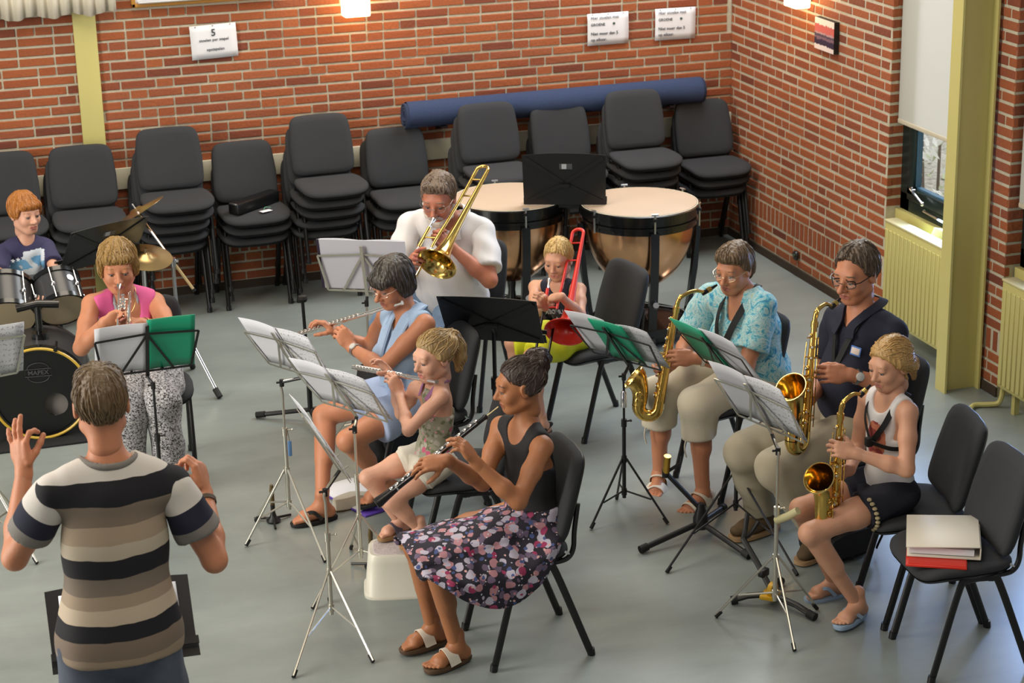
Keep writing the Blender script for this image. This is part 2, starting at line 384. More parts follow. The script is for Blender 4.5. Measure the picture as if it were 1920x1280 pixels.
# roller blinds
def blind(y0, y1, zb, label, ch):
    mm, nt, b = nodes('blind_fabric') if 'blind' not in MATS else (MATS['blind'], None, None)
    if nt:
        MATS['blind'] = mm; L = nt.links; N = nt.nodes; b.inputs['Base Color'].default_value = srgb(226, 224, 214); b.inputs['Roughness'].default_value = .8
        tr = N.new('ShaderNodeBsdfTranslucent'); tr.inputs[0].default_value = srgb(226, 228, 230); mx = N.new('ShaderNodeMixShader'); mx.inputs[0].default_value = .45
        L.new(b.outputs[0], mx.inputs[1]); L.new(tr.outputs[0], mx.inputs[2]); L.new(mx.outputs[0], N['Material Output'].inputs[0])
    t = thing('roller_blind', label, 'blind', (.055, -(y0+y1)/2, zb), 0, 'roller blinds in the windows')
    MB().box((.055, -(y0+y1)/2, (zb+2.5)/2+.01), (.0015, y1-y0, 2.5-zb)).build('fabric', mm, t, smooth=False, world=True)
    MB().rbox((.055, -(y0+y1)/2, zb+.012), (.012, y1-y0, .026), .004).build('bottom_bar', mat('blind_bar', srgb(196, 186, 164), .6), t, world=True)
    MB().cyl((.055, -y0, 2.52), (.055, -y1, 2.52), .025).build('roller', mat('blind_bar', srgb(196, 186, 164), .6), t, world=True)
blind(YC+.01, YP0-.03, 1.255, 'off white roller blind drawn over the window beside the column', 1)
blind(YP1+.02, YW2-.02, 1.07, 'off white roller blind at the right edge of the photo', 1)
# radiators
def radiator(y0, y1, label):
    t = thing('radiator', label, 'radiator', (-.06, -(y0+y1)/2, 0), 0, 'olive panel radiators under the windows')
    MB().rbox((-.06, -(y0+y1)/2, .42), (.075, y1-y0, .59), .008).build('body', OLIVE, t, world=True)
    n = int((y1-y0)/.045); m = MB()
    for i in range(n):
        y = -y0-.03-i*(y1-y0-.06)/(n-1); m.rbox((-.099, y, .41), (.008, .032, .53), .003, seg=1)
    m.build('front_panel', OLIVE, t, world=True)
    MB().rbox((-.06, -(y0+y1)/2, .7215), (.082, y1-y0+.004, .013), .004).build('top_grille', mat('grille_paint', srgb(214, 206, 160), .3), t, world=True)
    for y in (y0+.12, y1-.12): MB().box((-.05, -y, .07), (.03, .03, .14)).build('foot', OLIVE, t, smooth=False, world=True)
    return t
radiator(2.44, 3.325, 'olive panel radiator behind the man with glasses')
t = radiator(3.74, 4.7, 'olive panel radiator at the right edge of the photo')
MB().tube(cat_curve([(-.06, -3.752, .2), (-.06, -3.745, .1), (-.075, -3.74, .03), (-.12, -3.72, .016), (-.2, -3.70, .016), (-.25, -3.74, .016)]), .014, 8).build('pipe', OLIVE, t, world=True)
# wall socket
t = thing('wall_socket', 'small dark oval wall socket low on the side brick wall', 'socket', (-.012, -1.116, .142))
MB().lathe([(.0, .0), (.032, 0), (.032, .012), (.028, .018), (0, .018)], 20, (0, 0, 0), (-1, 0, 0)).build('plate', mat('bakelite', srgb(30, 28, 26), .3), t)
MB().cyl((-.015, 0, 0), (-.024, 0, 0), .012).build('socket_hole', mat('bakelite2', srgb(70, 84, 60), .3), t)
# wall lamps
def wall_lamp(p, n, label):
    t = thing('wall_lamp', label, 'lamp', p, math.atan2(n[1], n[0])-math.pi/2, 'frosted box wall lamps')
    MB().rbox((0, .075, .13), (.17, .11, .26), .012).build('shade', emis('lamp_glass', (1, .72, .36, 1), 7), t)
    MB().rbox((0, .01, .13), (.1, .02, .2), .004).build('back_plate', METAL, t)
    pl = bpy.data.lights.new('lamp_glow', 'POINT'); pl.energy = 5; pl.color = (1, .62, .28); pl.shadow_soft_size = .08
    q = bpy.data.objects.new('lamp_glow', pl); COL.objects.link(q); q.parent = t; q.location = (0, .2, .1)
wall_lamp((-2.64, -.004, 1.735), (0, -1), 'glowing frosted glass box lamp on the back wall')
wall_lamp((-.004, -1.17, 1.775), (-1, 0), 'glowing frosted glass box lamp on the side wall above the small picture')
# paper signs
PAPER = mat('paper', srgb(226, 226, 230), .7); INK = mat('ink', srgb(62, 64, 70), .7); INKG = mat('ink_green', srgb(58, 82, 74), .7)
def sign(xc, zc, rot, lines, label, dot=None):
    t = thing('paper_sign', label, 'sign', (xc, -.012, zc)); t.rotation_euler = (0, rot, 0)
    m = MB(); m.grid(lambda u, v: ((u-.5)*.293, -.004-.006*math.sin(v*3.1), (v-.5)*.213), 8, 6); s = m.build('sheet', PAPER, t)
    s.modifiers.new('thick', 'SOLIDIFY').thickness = .0008
    for (txt, x, z, sz, bold, al) in lines:
        vs, fs = text_mesh(txt, sz, Matrix.Translation((x, -.0125, z)) @ Matrix.Rotation(math.pi/2, 4, 'X'), .0004, bold, al)
        m = MB(); m.add(vs, fs); m.build('lettering', INK, t, smooth=False)
    if dot: MB().cyl((dot[0], -.0115, dot[1]), (dot[0], -.0135, dot[1]), .0085, n=16).build('green_dot', INKG, t)
    for x in (-.11, 0, .11): MB().cyl((x, -.004, .1), (x, -.012, .1), .003, n=6).build('pin', mat('pin', srgb(120, 120, 126), .4, .6), t)
sign(-3.548, 1.632, -.03, [('5', 0, .055, .062, .001, 'CENTER'), ('stoelen per stapel', 0, .012, .026, .0002, 'CENTER'), ('opstapelen', .005, -.048, .026, .0003, 'CENTER')], 'white paper sign with a large 5 above the stacked chairs')
gl = [('Hier stoelen met', -.125, .078, .029, .0002, 'LEFT'), ('GROENE', -.125, .032, .026, .0002, 'LEFT'), ('Niet meer dan 5', -.125, -.028, .029, .0002, 'LEFT'), ('op elkaar.', -.125, -.068, .029, .0002, 'LEFT')]
sign(-.904, 1.518, 0, gl, 'white paper sign about green chairs, left of the pair near the corner', (.04, .034))
sign(-.42, 1.516, .012, gl, 'white paper sign about green chairs, right of the pair nearest the corner', (.04, .034))
# picture on canvas
t = thing('canvas_picture', 'small square canvas print of a crowd before a red roofed building', 'picture', (-.0, -1.47, 1.545))
MB().box((-.018, 0, .0975), (.034, .262, .195)).build('canvas_block', mat('black_edge', srgb(18, 17, 16), .5), t, smooth=False)
def pic_mat():
    m, nt, b = nodes('picture_print'); N = nt.nodes; L = nt.links
    tc = N.new('ShaderNodeTexCoord'); sp = N.new('ShaderNodeSeparateXYZ'); L.new(tc.outputs['Object'], sp.inputs[0])
    nz = N.new('ShaderNodeTexNoise'); nz.inputs['Scale'].default_value = 70; L.new(tc.outputs['Object'], nz.inputs['Vector'])
    ad = N.new('ShaderNodeMath'); ad.operation = 'MULTIPLY_ADD'; L.new(nz.outputs['Fac'], ad.inputs[0]); ad.inputs[1].default_value = .03; L.new(sp.outputs['Z'], ad.inputs[2])
    mr = N.new('ShaderNodeMapRange'); mr.inputs['From Min'].default_value = .015; mr.inputs['From Max'].default_value = .21; L.new(ad.outputs[0], mr.inputs['Value'])
    cr = N.new('ShaderNodeValToRGB'); cr.color_ramp.interpolation = 'CONSTANT'; e = cr.color_ramp.elements
    e[0].position = 0; e[0].color = srgb(220, 206, 200); e[1].position = .16; e[1].color = srgb(48, 38, 62)
    for p, c in ((.34, (120, 92, 104)), (.42, (78, 64, 80)), (.5, (176, 140, 140)), (.56, (196, 96, 88)), (.8, (226, 216, 200))):
        q = e.new(p); q.color = srgb(*c)
    L.new(mr.outputs[0], cr.inputs[0]); L.new(cr.outputs[0], b.inputs['Base Color']); b.inputs['Roughness'].default_value = .5; return m
MB().box((-.036, 0, .0975), (.002, .26, .193)).build('print', pic_mat(), t, smooth=False)
# notice board with oak frame, valance curtain
t = thing('whiteboard', 'white notice board with an oak frame at the top of the back wall', 'board', (-3.58, -.02, 1.88))
OAK = mat('oak', srgb(188, 134, 58), .45, var=.18, vscale=8, stretch=(1, 6, 30))
m = MB(); m.rbox((0, -.005, .012), (.93, .035, .024), .004); m.rbox((-.453, -.005, .41), (.024, .035, .82), .004); m.rbox((.453, -.005, .41), (.024, .035, .82), .004); m.rbox((0, -.005, .81), (.93, .035, .024), .004); m.build('frame', OAK, t)
MB().box((0, -.002, .41), (.88, .012, .78)).build('board_panel', mat('whiteboard', srgb(222, 224, 228), .25), t, smooth=False)
MB().rbox((0, -.03, .03), (.86, .05, .012), .004).build('pen_tray', mat('alu', (.7, .7, .7, 1), .35, .8), t)
m = MB()
def cur(u, v):
    x = -5.35+u*1.2; a = math.sin(u*2*math.pi*17)*.018+math.sin(u*2*math.pi*5.3)*.012
    return (x, -.11+a*(1-.4*v), 1.872+.012*math.sin(u*2*math.pi*5.3+1)+v*.9)
m.grid(cur, 260, 8); o = m.build('curtain', mat('curtain', srgb(214, 206, 186), .85, var=.08, vscale=30, stretch=(8, 8, .3)))
o.modifiers.new('thick', 'SOLIDIFY').thickness = .003
tag(o, 'pleated cream curtain hanging at the top left of the back wall', 'curtain')
# carpet roll lying behind the chairs
t = thing('carpet_roll', 'long blue rolled carpet lying along the back wall behind the chairs', 'carpet', (-1.3, -.1, .985))
BLUE = mat('blue_carpet', srgb(50, 64, 96), .95, var=.18, vscale=120, bump=.6, bscale=400)
pts = []
for i in range(80):
    a = i/80*2*math.pi*3.0; r = .022+.058*i/79; pts.append((r*math.cos(a), r*math.sin(a)))
m = MB()
def spir(u, v):
    i = min(int(u*79), 79); q = pts[i]; return (-1.06+v*2.1, q[0]-.012, .09+q[1])
m.grid(spir, 80, 12); o = m.build('carpet', BLUE, t, angle=80); s = o.modifiers.new('thick', 'SOLIDIFY'); s.thickness = .012; s.offset = 1
MB().tube([(-1.04, -.012, .09), (1.02, -.012, .09)], .0855, 32, cap=False).build('outer_wrap', BLUE, t)
for x in (-.8, .8): MB().bar((x, .085, .0), (x, -.07, 0), .04, .012).bar((x, .085, -.04), (x, .085, .06), .04, .012).build('bracket', mat('black_steel', srgb(24, 24, 26), .45), t, smooth=False)
# ---------------------------------------------------------------- chairs (front is +Y, origin on the floor)
FAB = mat('charcoal_fabric', srgb(47, 48, 51), .92, var=.10, vscale=250, bump=.25, bscale=500)
SHELL = mat('black_plastic', srgb(20, 20, 21), .45); BLK = mat('black_tube', srgb(17, 17, 18), .38); RUB = mat('rubber', srgb(12, 12, 12), .7)
def sq(t, e):
    c, s = math.cos(t), math.sin(t); return math.copysign(abs(c)**e, c), math.copysign(abs(s)**e, s)
def make_chair():
    t = thing('stacking_chair', 'x', 'chair')
    N = 44
    def seat_ring(k, z):
        out = []
        for i in range(N):
            x, y = sq(2*math.pi*i/N, .42); w = .222-.03*max(0, -y)**1.5
            X, Y = x*w*k, .062+y*.205*k+(1-k)*0; Z = z-.028*max(0, (Y-.15)/.117)**2+.006*(x*k)**2
            out.append((X, Y, Z))
        return out
    m = MB(); m.loft([seat_ring(.90, .443), seat_ring(.97, .447), seat_ring(1, .457), seat_ring(.995, .468), seat_ring(.95, .477), seat_ring(.8, .481), seat_ring(.4, .479)]); m.build('seat', FAB, t, angle=70)
    m = MB(); m.loft([seat_ring(.80, .425), seat_ring(.93, .430), seat_ring(.985, .4455)]); m.build('seat_pan', SHELL, t, angle=70)
    def back_ring(k, d):
        out = []
        for i in range(N):
            x, z = sq(2*math.pi*i/N, .30); w = .206-.014*max(0, z)
            X, Z = x*w*(1-(1-k)*.9), .676+z*(.186-(1-k)*.16)
            y0 = -.118-(Z-.50)*.27+.62*X*X; out.append((X, y0+d, Z))
        return out
    m = MB(); m.loft([back_ring(.90, .0), back_ring(.985, .003), back_ring(1, .014), back_ring(.985, .026), back_ring(.93, .036), back_ring(.75, .042), back_ring(.35, .040)]); m.build('backrest', FAB, t, angle=70)
    m = MB(); m.loft([back_ring(.55, -.016), back_ring(.88, -.014), back_ring(.975, -.002), back_ring(.975, .006)]); m.build('back_shell', SHELL, t, angle=70)
    for s in (-1, 1):
        x = s*.196
        m = MB(); m.tube(cat_curve([(x*.92, .02, .425), (x*.97, .075, .424), (x, .108, .395), (x*1.02, .208, .012)], 5), .0125, 10, flat=1.25); m.tube([(x*1.02, .2075, .03), (x*1.02, .2115, 0)], .0165, 10); m.build('leg', BLK, t)
        m = MB(); m.tube(cat_curve([(x*.92, .02, .425), (x*.97, -.03, .424), (x, -.06, .395), (x*1.02, -.206, .012)], 5), .0125, 10, flat=1.25); m.tube([(x*1.02, -.2055, .03), (x*1.02, -.2095, 0)], .0165, 10); m.build('leg', BLK, t)
        m = MB(); m.tube(cat_curve([(x*.9, .05, .427), (x*.9, -.06, .427), (x*.9, -.118, .437), (x*.88, -.145, .475), (x*.86, -.152, .55), (x*.8, -.172, .66)], 5), .011, 8); m.build('back_support', BLK, t)
        MB().cyl((x*.9, -.128, .452), (x*.9, -.105, .47), .006, n=6).build('bolt', CHROME, t)
    MB().tube([(-.19, .06, .418), (.19, .06, .418)], .010, 8).build('cross_bar', BLK, t)
    MB().tube([(-.19, -.02, .418), (.19, -.02, .418)], .010, 8).build('cross_bar', BLK, t)
    return t
CH0 = make_chair(); _first = [True]
def chair(x, y, a, label, group=None, z=0, tilt=0):
    if _first[0]: t = CH0; _first[0] = False
    else: t = copy_tree(CH0)
    t.matrix_basis = Matrix.Translation((x, y, z)) @ Matrix.Rotation(math.radians(a)-math.pi/2, 4, 'Z')
    tag(t, label, 'chair', group); return t
STK = [(-4.93, 4, 'stack behind the red haired drummer'), (-4.46, 4, 'stack before the olive wall post'), (-3.915, 5, 'tall stack left of the black case'), (-3.425, 3, 'stack carrying the black case'),
       (-2.945, 5, 'tall stack right of the black case'), (-2.445, 3, 'stack left of the trombone man'), (-1.855, 5, 'stack behind the left kettledrum'), (-1.315, 4, 'stack behind the kettledrum desk'),
       (-.83, 5, 'stack behind the right kettledrum'), (-.27, 3, 'stack in the room corner')]
ORD = ['bottom', 'second from bottom', 'third from bottom', 'fourth from bottom', 'top']
for i, (x, n, lab) in enumerate(STK):
    for k in range(n):
        nm = 'top' if k == n-1 else ORD[k]
        chair(x+random.uniform(-.012, .012)-.010*(n-1-k), (-.345 if i in (6, 8) else -.275 if i == 7 else -.245)-.026*k, -90+random.uniform(-2, 2), 'charcoal chair, %s of the %s' % (nm, lab), 'chairs stacked along the back wall', z=.0702*k)
chair(-3.335, -5.47, 180, 'charcoal chair under the oboe girl in the flowered skirt', 'chairs of the players')
chair(-1.72, -6.19, 174, 'charcoal chair with ring binders on its seat', 'chairs of the players')
chair(-1.655, -5.735, 168, 'charcoal chair under the saxophone girl in the white top', 'chairs of the players')
chair(-1.52, -4.98, 186, 'charcoal chair under the saxophone man in the navy shirt', 'chairs of the players')
chair(-1.83, -4.19, 190, 'charcoal chair under the saxophone woman in the turquoise blouse', 'chairs of the players')
chair(-2.16, -3.20, 189, 'charcoal chair under the boy with the red trombone', 'chairs of the players')
chair(-2.70, -2.50, 225, 'charcoal chair under the man with the brass trombone', 'chairs of the players')
chair(-3.27, -3.85, 184, 'charcoal chair under the flute woman in pale blue', 'chairs of the players')
chair(-3.30, -4.66, 172, 'charcoal chair under the flute girl', 'chairs of the players')
chair(-4.50, -2.97, -96, 'charcoal chair under the trumpet woman in pink', 'chairs of the players')
# ---------------------------------------------------------------- music stands
NICK = mat('nickel_tube', (.60, .58, .50, 1), .3, .85); SBLK = mat('stand_black', srgb(20, 20, 22), .42)
PAPER2 = mat('sheet_paper', srgb(206, 206, 212), .7); FGREEN = mat('green_folder', srgb(24, 150, 112), .35)
def sheet_mat():
    m, nt, b = nodes('music_print'); N = nt.nodes; L = nt.links
    tc = N.new('ShaderNodeTexCoord'); sp = N.new('ShaderNodeSeparateXYZ'); L.new(tc.outputs['Object'], sp.inputs[0])
    nz = N.new('ShaderNodeTexNoise'); nz.inputs['Scale'].default_value = 130; L.new(tc.outputs['Object'], nz.inputs['Vector'])
    w = N.new('ShaderNodeMath'); w.operation = 'MULTIPLY'; w.inputs[1].default_value = 2*math.pi/.03; L.new(sp.outputs['Y'], w.inputs[0])
    s = N.new('ShaderNodeMath'); s.operation = 'SINE'; L.new(w.outputs[0], s.inputs[0])
    a = N.new('ShaderNodeMath'); a.operation = 'GREATER_THAN'; a.inputs[1].default_value = .0; L.new(s.outputs[0], a.inputs[0])
    g = N.new('ShaderNodeMath'); g.operation = 'GREATER_THAN'; g.inputs[1].default_value = .58; L.new(nz.outputs['Fac'], g.inputs[0])
    mu = N.new('ShaderNodeMath'); mu.operation = 'MULTIPLY'; L.new(a.outputs[0], mu.inputs[0]); L.new(g.outputs[0], mu.inputs[1])
    mx = N.new('ShaderNodeMix'); mx.data_type = 'RGBA'; mx.inputs[6].default_value = srgb(206, 206, 210); mx.inputs[7].default_value = srgb(140, 140, 146)
    L.new(mu.outputs[0], mx.inputs[0]); L.new(mx.outputs[2], b.inputs['Base Color']); b.inputs['Roughness'].default_value = .7; return m
MUSIC = sheet_mat()
def desk_frame(TL, TR, BR, BL):
    TL, TR, BR, BL = map(V, (TL, TR, BR, BL)); c = (TL+TR+BR+BL)/4
    x = ((TR-TL)+(BR-BL)).normalized(); y = ((TL-BL)+(TR-BR)); y = (y-x*y.dot(x)).normalized(); n = x.cross(y)
    Mx = Matrix.Identity(4)
    for i in range(3): Mx[i][0], Mx[i][1], Mx[i][2], Mx[i][3] = x[i], y[i], n[i], c[i]
    return Mx
def tripod(t, hub, feet, M, topz, r=.0055, ring=.16, name='tripod_leg'):
    hub = V(hub)
    for f in feet:
        f = V(f); top = V((hub.x, hub.y, topz)); low = V((hub.x, hub.y, topz-ring)); d = (V((f.x, f.y, 0))-V((hub.x, hub.y, 0))).normalized()
        mid = (top+f)*.5+V((0, 0, .01))
        m = MB(); m.tube([top+d*.012, f+V((0, 0, .012))], r, 8); m.tube([low+d*.012, top+(f-top)*.62], r*.8, 6); o = m.build(name, M, t, world=True)
        MB().tube([f+(top-f).normalized()*.035+V((0, 0, .004)), f+V((0, 0, .006))], .009, 8).build('rubber_foot', RUB, o, world=True)
def wire_stand(label, corners, base, feet, M, hubz=.30, knob=None, side=-1, group='folding wire music stands'):
    """corners as seen from behind (the camera side): the desk's back is the +n side"""
    D = desk_frame(*corners); base = V(base)
    t = thing('music_stand', label, 'music stand', (base.x, base.y, 0), 0, group)
    W, H = .235, .125; P = lambda x, y, z=0: D @ V((x, y, z))
    m = MB(); m.bar(P(0, -H-.03, .008), P(0, H+.02, .008), .016, .006, D.to_3x3() @ V((0, 0, 1))); m.build('spine', M, t, world=True)
    for s in (-1, 1):
        b = lambda p, q: MB().bar(P(*p, .003), P(*q, .003), .011, .003, D.to_3x3() @ V((0, 0, 1)))
        b((0, H*.75), (s*W, H*.62)).build('arm', M, t, smooth=False, world=True); b((0, H*.72), (s*W*.52, -H)).build('brace', M, t, smooth=False, world=True)
        b((s*W, H*.62), (s*W*.86, -H)).build('side_bar', M, t, smooth=False, world=True); b((0, -H), (s*W*.86, -H)).build('lower_bar', M, t, smooth=False, world=True)
        MB().bar(P(s*W*.3, -H, 0), P(s*W*.3, -H, -.03), .01, .003).build('ledge_hook', M, t, smooth=False, world=True)
    j = P(0, -H-.03, .008); top = V((base.x, base.y, j.z-.03)); k = V((base.x, base.y, hubz+(top.z-hubz)*.45))
    m = MB(); m.tube([V((base.x, base.y, hubz-.2)), k], .0095, 10); m.build('lower_tube', M, t, world=True)
    m = MB(); m.tube(cat_curve([k, V((base.x, base.y, top.z-.06)), top, j], 6), .006, 8); m.build('upper_tube', M, t, world=True)
    m = MB(); m.tube([k-V((0, 0, .025)), k+V((0, 0, .012))], .0135, 10); m.tube([k, k+V((.03, 0, 0))], .004, 6); m.ell(k+V((.034, 0, 0)), (.006, .010, .006), 8, 6); m.build('clamp', M, t, world=True)
    m = MB(); m.tube([top-V((0, 0, .02)), top+V((0, 0, .012))], .011, 8); m.tube([top, top+V((-.025, 0, 0))], .005, 6); m.tube([top, j], .008, 8); m.build('tilt_joint', SBLK, t, world=True)
    for zz in (hubz, hubz-.165): MB().tube([(base.x, base.y, zz-.02), (base.x, base.y, zz+.012)], .0135, 10).build('tripod_collar', M, t, world=True)
    tripod(t, base, feet, M, hubz, ring=.165)
    return t, D
def page(name, D, x0, x1, y0, y1, z, M, label, cat='sheet music', group='sheet music on the stands', bow=.008, thick=.002, tilt=0):
    base = D @ V(((x0+x1)/2, y0, z)); t = thing(name, label, cat, base, 0, group)
    mm = M if isinstance(M, (list, tuple)) else [M]
    m = MB(); m.grid(lambda u, v: (x0+(x1-x0)*u, y0+(y1-y0)*v, z-bow*math.sin(math.pi*u)-tilt*v), 10, 6)
    # local object coords keep the page flat for the print
    o = m.build(name+'_leaf' if False else 'page', mm[0], t, angle=80); o.matrix_basis = t.matrix_basis.inverted() @ D
    s = o.modifiers.new('thick', 'SOLIDIFY'); s.thickness = thick; return t
def desk_stand(label, corners, base, feet=None, lipdown=True, group='black desk music stands', zbase=None, brand=True, rot=0):
    D = desk_frame(*corners); base = V(base); t = thing('music_stand', label, 'music stand', (base.x, base.y, 0), 0, group)
    W, H = .245, .155; P = lambda x, y, z=0: D @ V((x, y, z))
    pl = []
    for i in range(13):
        u = i/12*2-1; pl.append((u*W, H+.012*(1-u*u)))
    prof = [(-W, -H)]+[(-W+.0, H-.02)]+pl[0:]+[(W, H-.02), (W, -H)]
    prof = [(-W*.98, -H)]+pl+[(W*.98, -H)]
    m = MB(); m.slab([P(x, y, 0) for x, y in prof], D.to_3x3() @ V((0, 0, .003))); m.build('desk', SBLK, t, smooth=False, world=True)
    m = MB(); m.bar(P(-W, -H, -.027), P(W, -H, -.027), .004, .06, D.to_3x3() @ V((0, 1, 0))); m.bar(P(-W, -H+.015, -.056), P(W, -H+.015, -.056), .03, .004, D.to_3x3() @ V((0, 0, 1))); m.build('lip', SBLK, t, smooth=False, world=True)
    n = D.to_3x3() @ V((0, 0, 1))
    for s in (-1, 1):
        MB().bar(P(0, -.02, .006), P(s*W*.93, H*.9, .006), .022, .006, n).build('rib', mat('rib_black', srgb(12, 12, 13), .5), t, smooth=False, world=True)
        MB().bar(P(0, -.02, .006), P(s*W*.9, -H*.85, .006), .022, .006, n).build('rib', mat('rib_black', srgb(12, 12, 13), .5), t, smooth=False, world=True)
    if brand:
        MB().box((0, 0, 0), (.075, .034, .001)).build('name_plate', mat('plate_grey', srgb(74, 76, 80), .4), t).matrix_basis = t.matrix_basis.inverted() @ D @ Matrix.Translation((.01, H*.55, .004))
        MB().box((0, 0, 0), (.028, .030, .001)).build('plate_mark', mat('plate_white', srgb(176, 178, 180), .4), t).matrix_basis = t.matrix_basis.inverted() @ D @ Matrix.Translation((.0, H*.55, .005))
    j = P(0, -.03, .012); top = V((base.x, base.y, j.z-.05)); h = .22
    m = MB(); m.tube([(base.x, base.y, h-.16), (base.x, base.y, top.z-.25)], .0145, 12); m.build('lower_tube', SBLK, t, world=True)
    m = MB(); m.tube([(base.x, base.y, top.z-.27), (base.x, base.y, top.z), tuple(j)], .0105, 10); m.build('upper_tube', SBLK, t, world=True)
    m = MB(); m.tube([(base.x, base.y, top.z-.29), (base.x, base.y, top.z-.23)], .02, 12); m.build('clutch', SBLK, t, world=True)
    MB().bar(P(-.03, -.03, .012), P(.03, -.03, .012), .02, .02, n).build('tilt_bracket', SBLK, t, smooth=False, world=True)
    if feet is None: feet = [(base.x+.27*math.cos(rot+q*2.094), base.y+.27*math.sin(rot+q*2.094), 0) for q in range(3)]
    tripod(t, base, feet, SBLK, h, r=.010, ring=.14)
    return t, D
def fold(lab, D, x0, x1, y0, y1, z, M=None, **k): return page('folder', D, x0, x1, y0, y1, z, M or FGREEN, lab, 'folder', 'green music folders', thick=.004, bow=.004, **k)
def lift(c, dz): return [(q[0], q[1], q[2]+dz) for q in c]
# wire stands: corners (TL, TR, BR, BL) seen from the camera
c = [(-2.698, -4.324, 1.0), (-2.509, -4.627, 1.0), (-2.353, -4.512, .735), (-2.545, -4.142, .735)]
t, D = wire_stand('black wire stand with green folder between the red trombone and the turquoise blouse', c, (-2.49, -4.40, 0), [(-2.69, -4.485, 0), (-2.448, -4.19, 0), (-2.331, -4.556, 0)], SBLK, .30)
m = MB(); b_ = t.location; m.lathe([(.0, 0), (.014, .002), (.014, .07), (.008, .082), (0, .082)], 14, (0, 0, .555)); m.build('silver_sleeve', CHROME, t)
page('sheet_music', D, -.235, .0, -.125, .17, -.016, PAPER2, 'pale sheet at the left end of the stand by the red trombone')
fold('green folder open on the wire stand by the red trombone', D, -.085, .115, -.125, .172, -.005)
page('sheet_music', D, .06, .245, -.125, .155, -.018, MUSIC, 'printed music at the right end of the stand by the red trombone')
c = [(-2.295, -4.604, 1.0), (-2.212, -4.978, 1.0), (-2.03, -4.86, .75), (-2.12, -4.50, .75)]
t, D = wire_stand('black wire stand with green folder before the turquoise blouse', c, (-2.09, -4.79, 0), [(-2.542, -5.056, 0), (-2.013, -5.286, 0), (-1.80, -4.45, 0)], SBLK, .33)
fold('green folder open on the stand before the turquoise blouse', D, -.235, .0, -.12, .17, -.008)
page('sheet_music', D, -.02, .235, -.125, .175, -.014, PAPER2, 'white sheets leaning on the stand before the turquoise blouse')
c = [(-2.473, -5.43, 1.07), (-2.379, -5.744, 1.07), (-2.222, -5.749, .82), (-2.326, -5.393, .82)]
t, D = wire_stand('silver wire stand with white sheets before the saxophone man', c, (-2.30, -5.66, 0), [(-2.515, -5.539, 0), (-2.34, -5.94, 0), (-2.081, -5.62, 0)], NICK, .30)
page('sheet_music', D, -.22, .0, -.125, .185, -.006, PAPER2, 'white left sheet on the silver stand before the saxophone man')
page('sheet_music', D, .0, .22, -.125, .18, -.008, MUSIC, 'printed right sheet on the silver stand before the saxophone man')
MB().tube([(.0, 0, .465), (.028, -.05, .50), (.055, -.085, .535)], .017, 10).build('handle', mat('cream_handle', srgb(206, 198, 150), .4), t)
c = [(-4.142, -4.859, .95), (-4.117, -5.149, .95), (-3.993, -5.182, .70), (-3.989, -4.836, .70)]
t, D = wire_stand('silver wire stand nearest the camera before the oboe girl', c, (-4.085, -5.13, 0), [(-4.323, -5.447, 0), (-3.987, -5.43, 0), (-4.02, -4.80, 0)], NICK, .30)
page('sheet_music', D, -.2, .2, -.125, .175, -.006, MUSIC, 'white sheets on the stand before the oboe girl')
c = [(-4.043, -4.507, 1.0), (-3.88, -4.74, 1.0), (-3.70, -4.74, .75), (-3.875, -4.41, .75)]
t, D = wire_stand('silver wire stand before the flute girl, middle of the three', c, (-3.83, -4.62, 0), [(-4.109, -4.858, 0), (-3.62, -4.80, 0), (-3.80, -4.30, 0)], NICK, .30)
page('sheet_music', D, -.225, .0, -.12, .17, -.006, PAPER2, 'white left sheet on the stand before the flute girl')
page('sheet_music', D, .0, .23, -.12, .165, -.009, MUSIC, 'white right sheet on the stand before the flute girl')
c = [(-4.165, -4.047, 1.06), (-3.973, -4.392, 1.06), (-3.873, -4.25, .81), (-4.054, -3.945, .81)]
t, D = wire_stand('silver wire stand before the flute woman with a blue tag', c, (-4.03, -4.06, 0), [(-4.149, -3.829, 0), (-4.25, -4.10, 0), (-3.946, -4.404, 0)], NICK, .34)
page('sheet_music', D, -.225, .02, -.125, .17, -.006, PAPER2, 'white left sheet on the stand before the flute woman')
page('sheet_music', D, .0, .23, -.125, .165, -.009, MUSIC, 'printed right sheet on the stand before the flute woman')
g = thing('luggage_tag', 'small blue tag hanging on the silver stand before the flute woman', 'tag', (-4.015, -4.085, .42)); MB().rbox((0, 0, .03), (.018, .006, .075), .003).build('tag_body', mat('tag_blue', srgb(96, 136, 186), .5), g); MB().tube([(0, 0, .066), (-.006, .01, .13)], .0012, 5).build('string', RUB, g)
c = [(-4.829, -3.93, 1.06), (-4.388, -3.899, 1.06), (-4.379, -3.82, .81), (-4.808, -3.81, .81)]
t, D = wire_stand('black wire stand with white sheets and green folder before the trumpet woman', c, (-4.585, -3.85, 0), [(-4.88, -3.80, 0), (-4.40, -4.10, 0), (-4.50, -3.62, 0)], SBLK, .30)
page('sheet_music', D, -.235, .005, -.125, .15, -.006, PAPER2, 'grey white sheet on the stand before the trumpet woman')
fold('green folder on the stand before the trumpet woman', D, .0, .22, -.125, .165, -.009)
c = [(-3.58, -2.99, 1.08), (-3.25, -3.18, 1.08), (-3.19, -3.12, .83), (-3.50, -2.965, .83)]
t, D = wire_stand('silver wire stand with an open music book before the trombone man', c, (-3.37, -3.04, 0), [(-3.6, -3.0, 0), (-3.3, -3.3, 0), (-3.2, -2.85, 0)], NICK, .30)
bk = thing('music_book', 'open music book on the silver stand before the trombone man', 'book', D @ V((0, -.12, -.01)))
m = MB(); m.slab([D @ V(q) for q in ((-.225, -.12, -.012), (.225, -.12, -.012), (.225, .17, -.012), (-.225, .17, -.012))], D.to_3x3() @ V((0, 0, .004))); m.build('cover', mat('grey_cover', srgb(196, 196, 204), .6), bk, smooth=False, world=True)
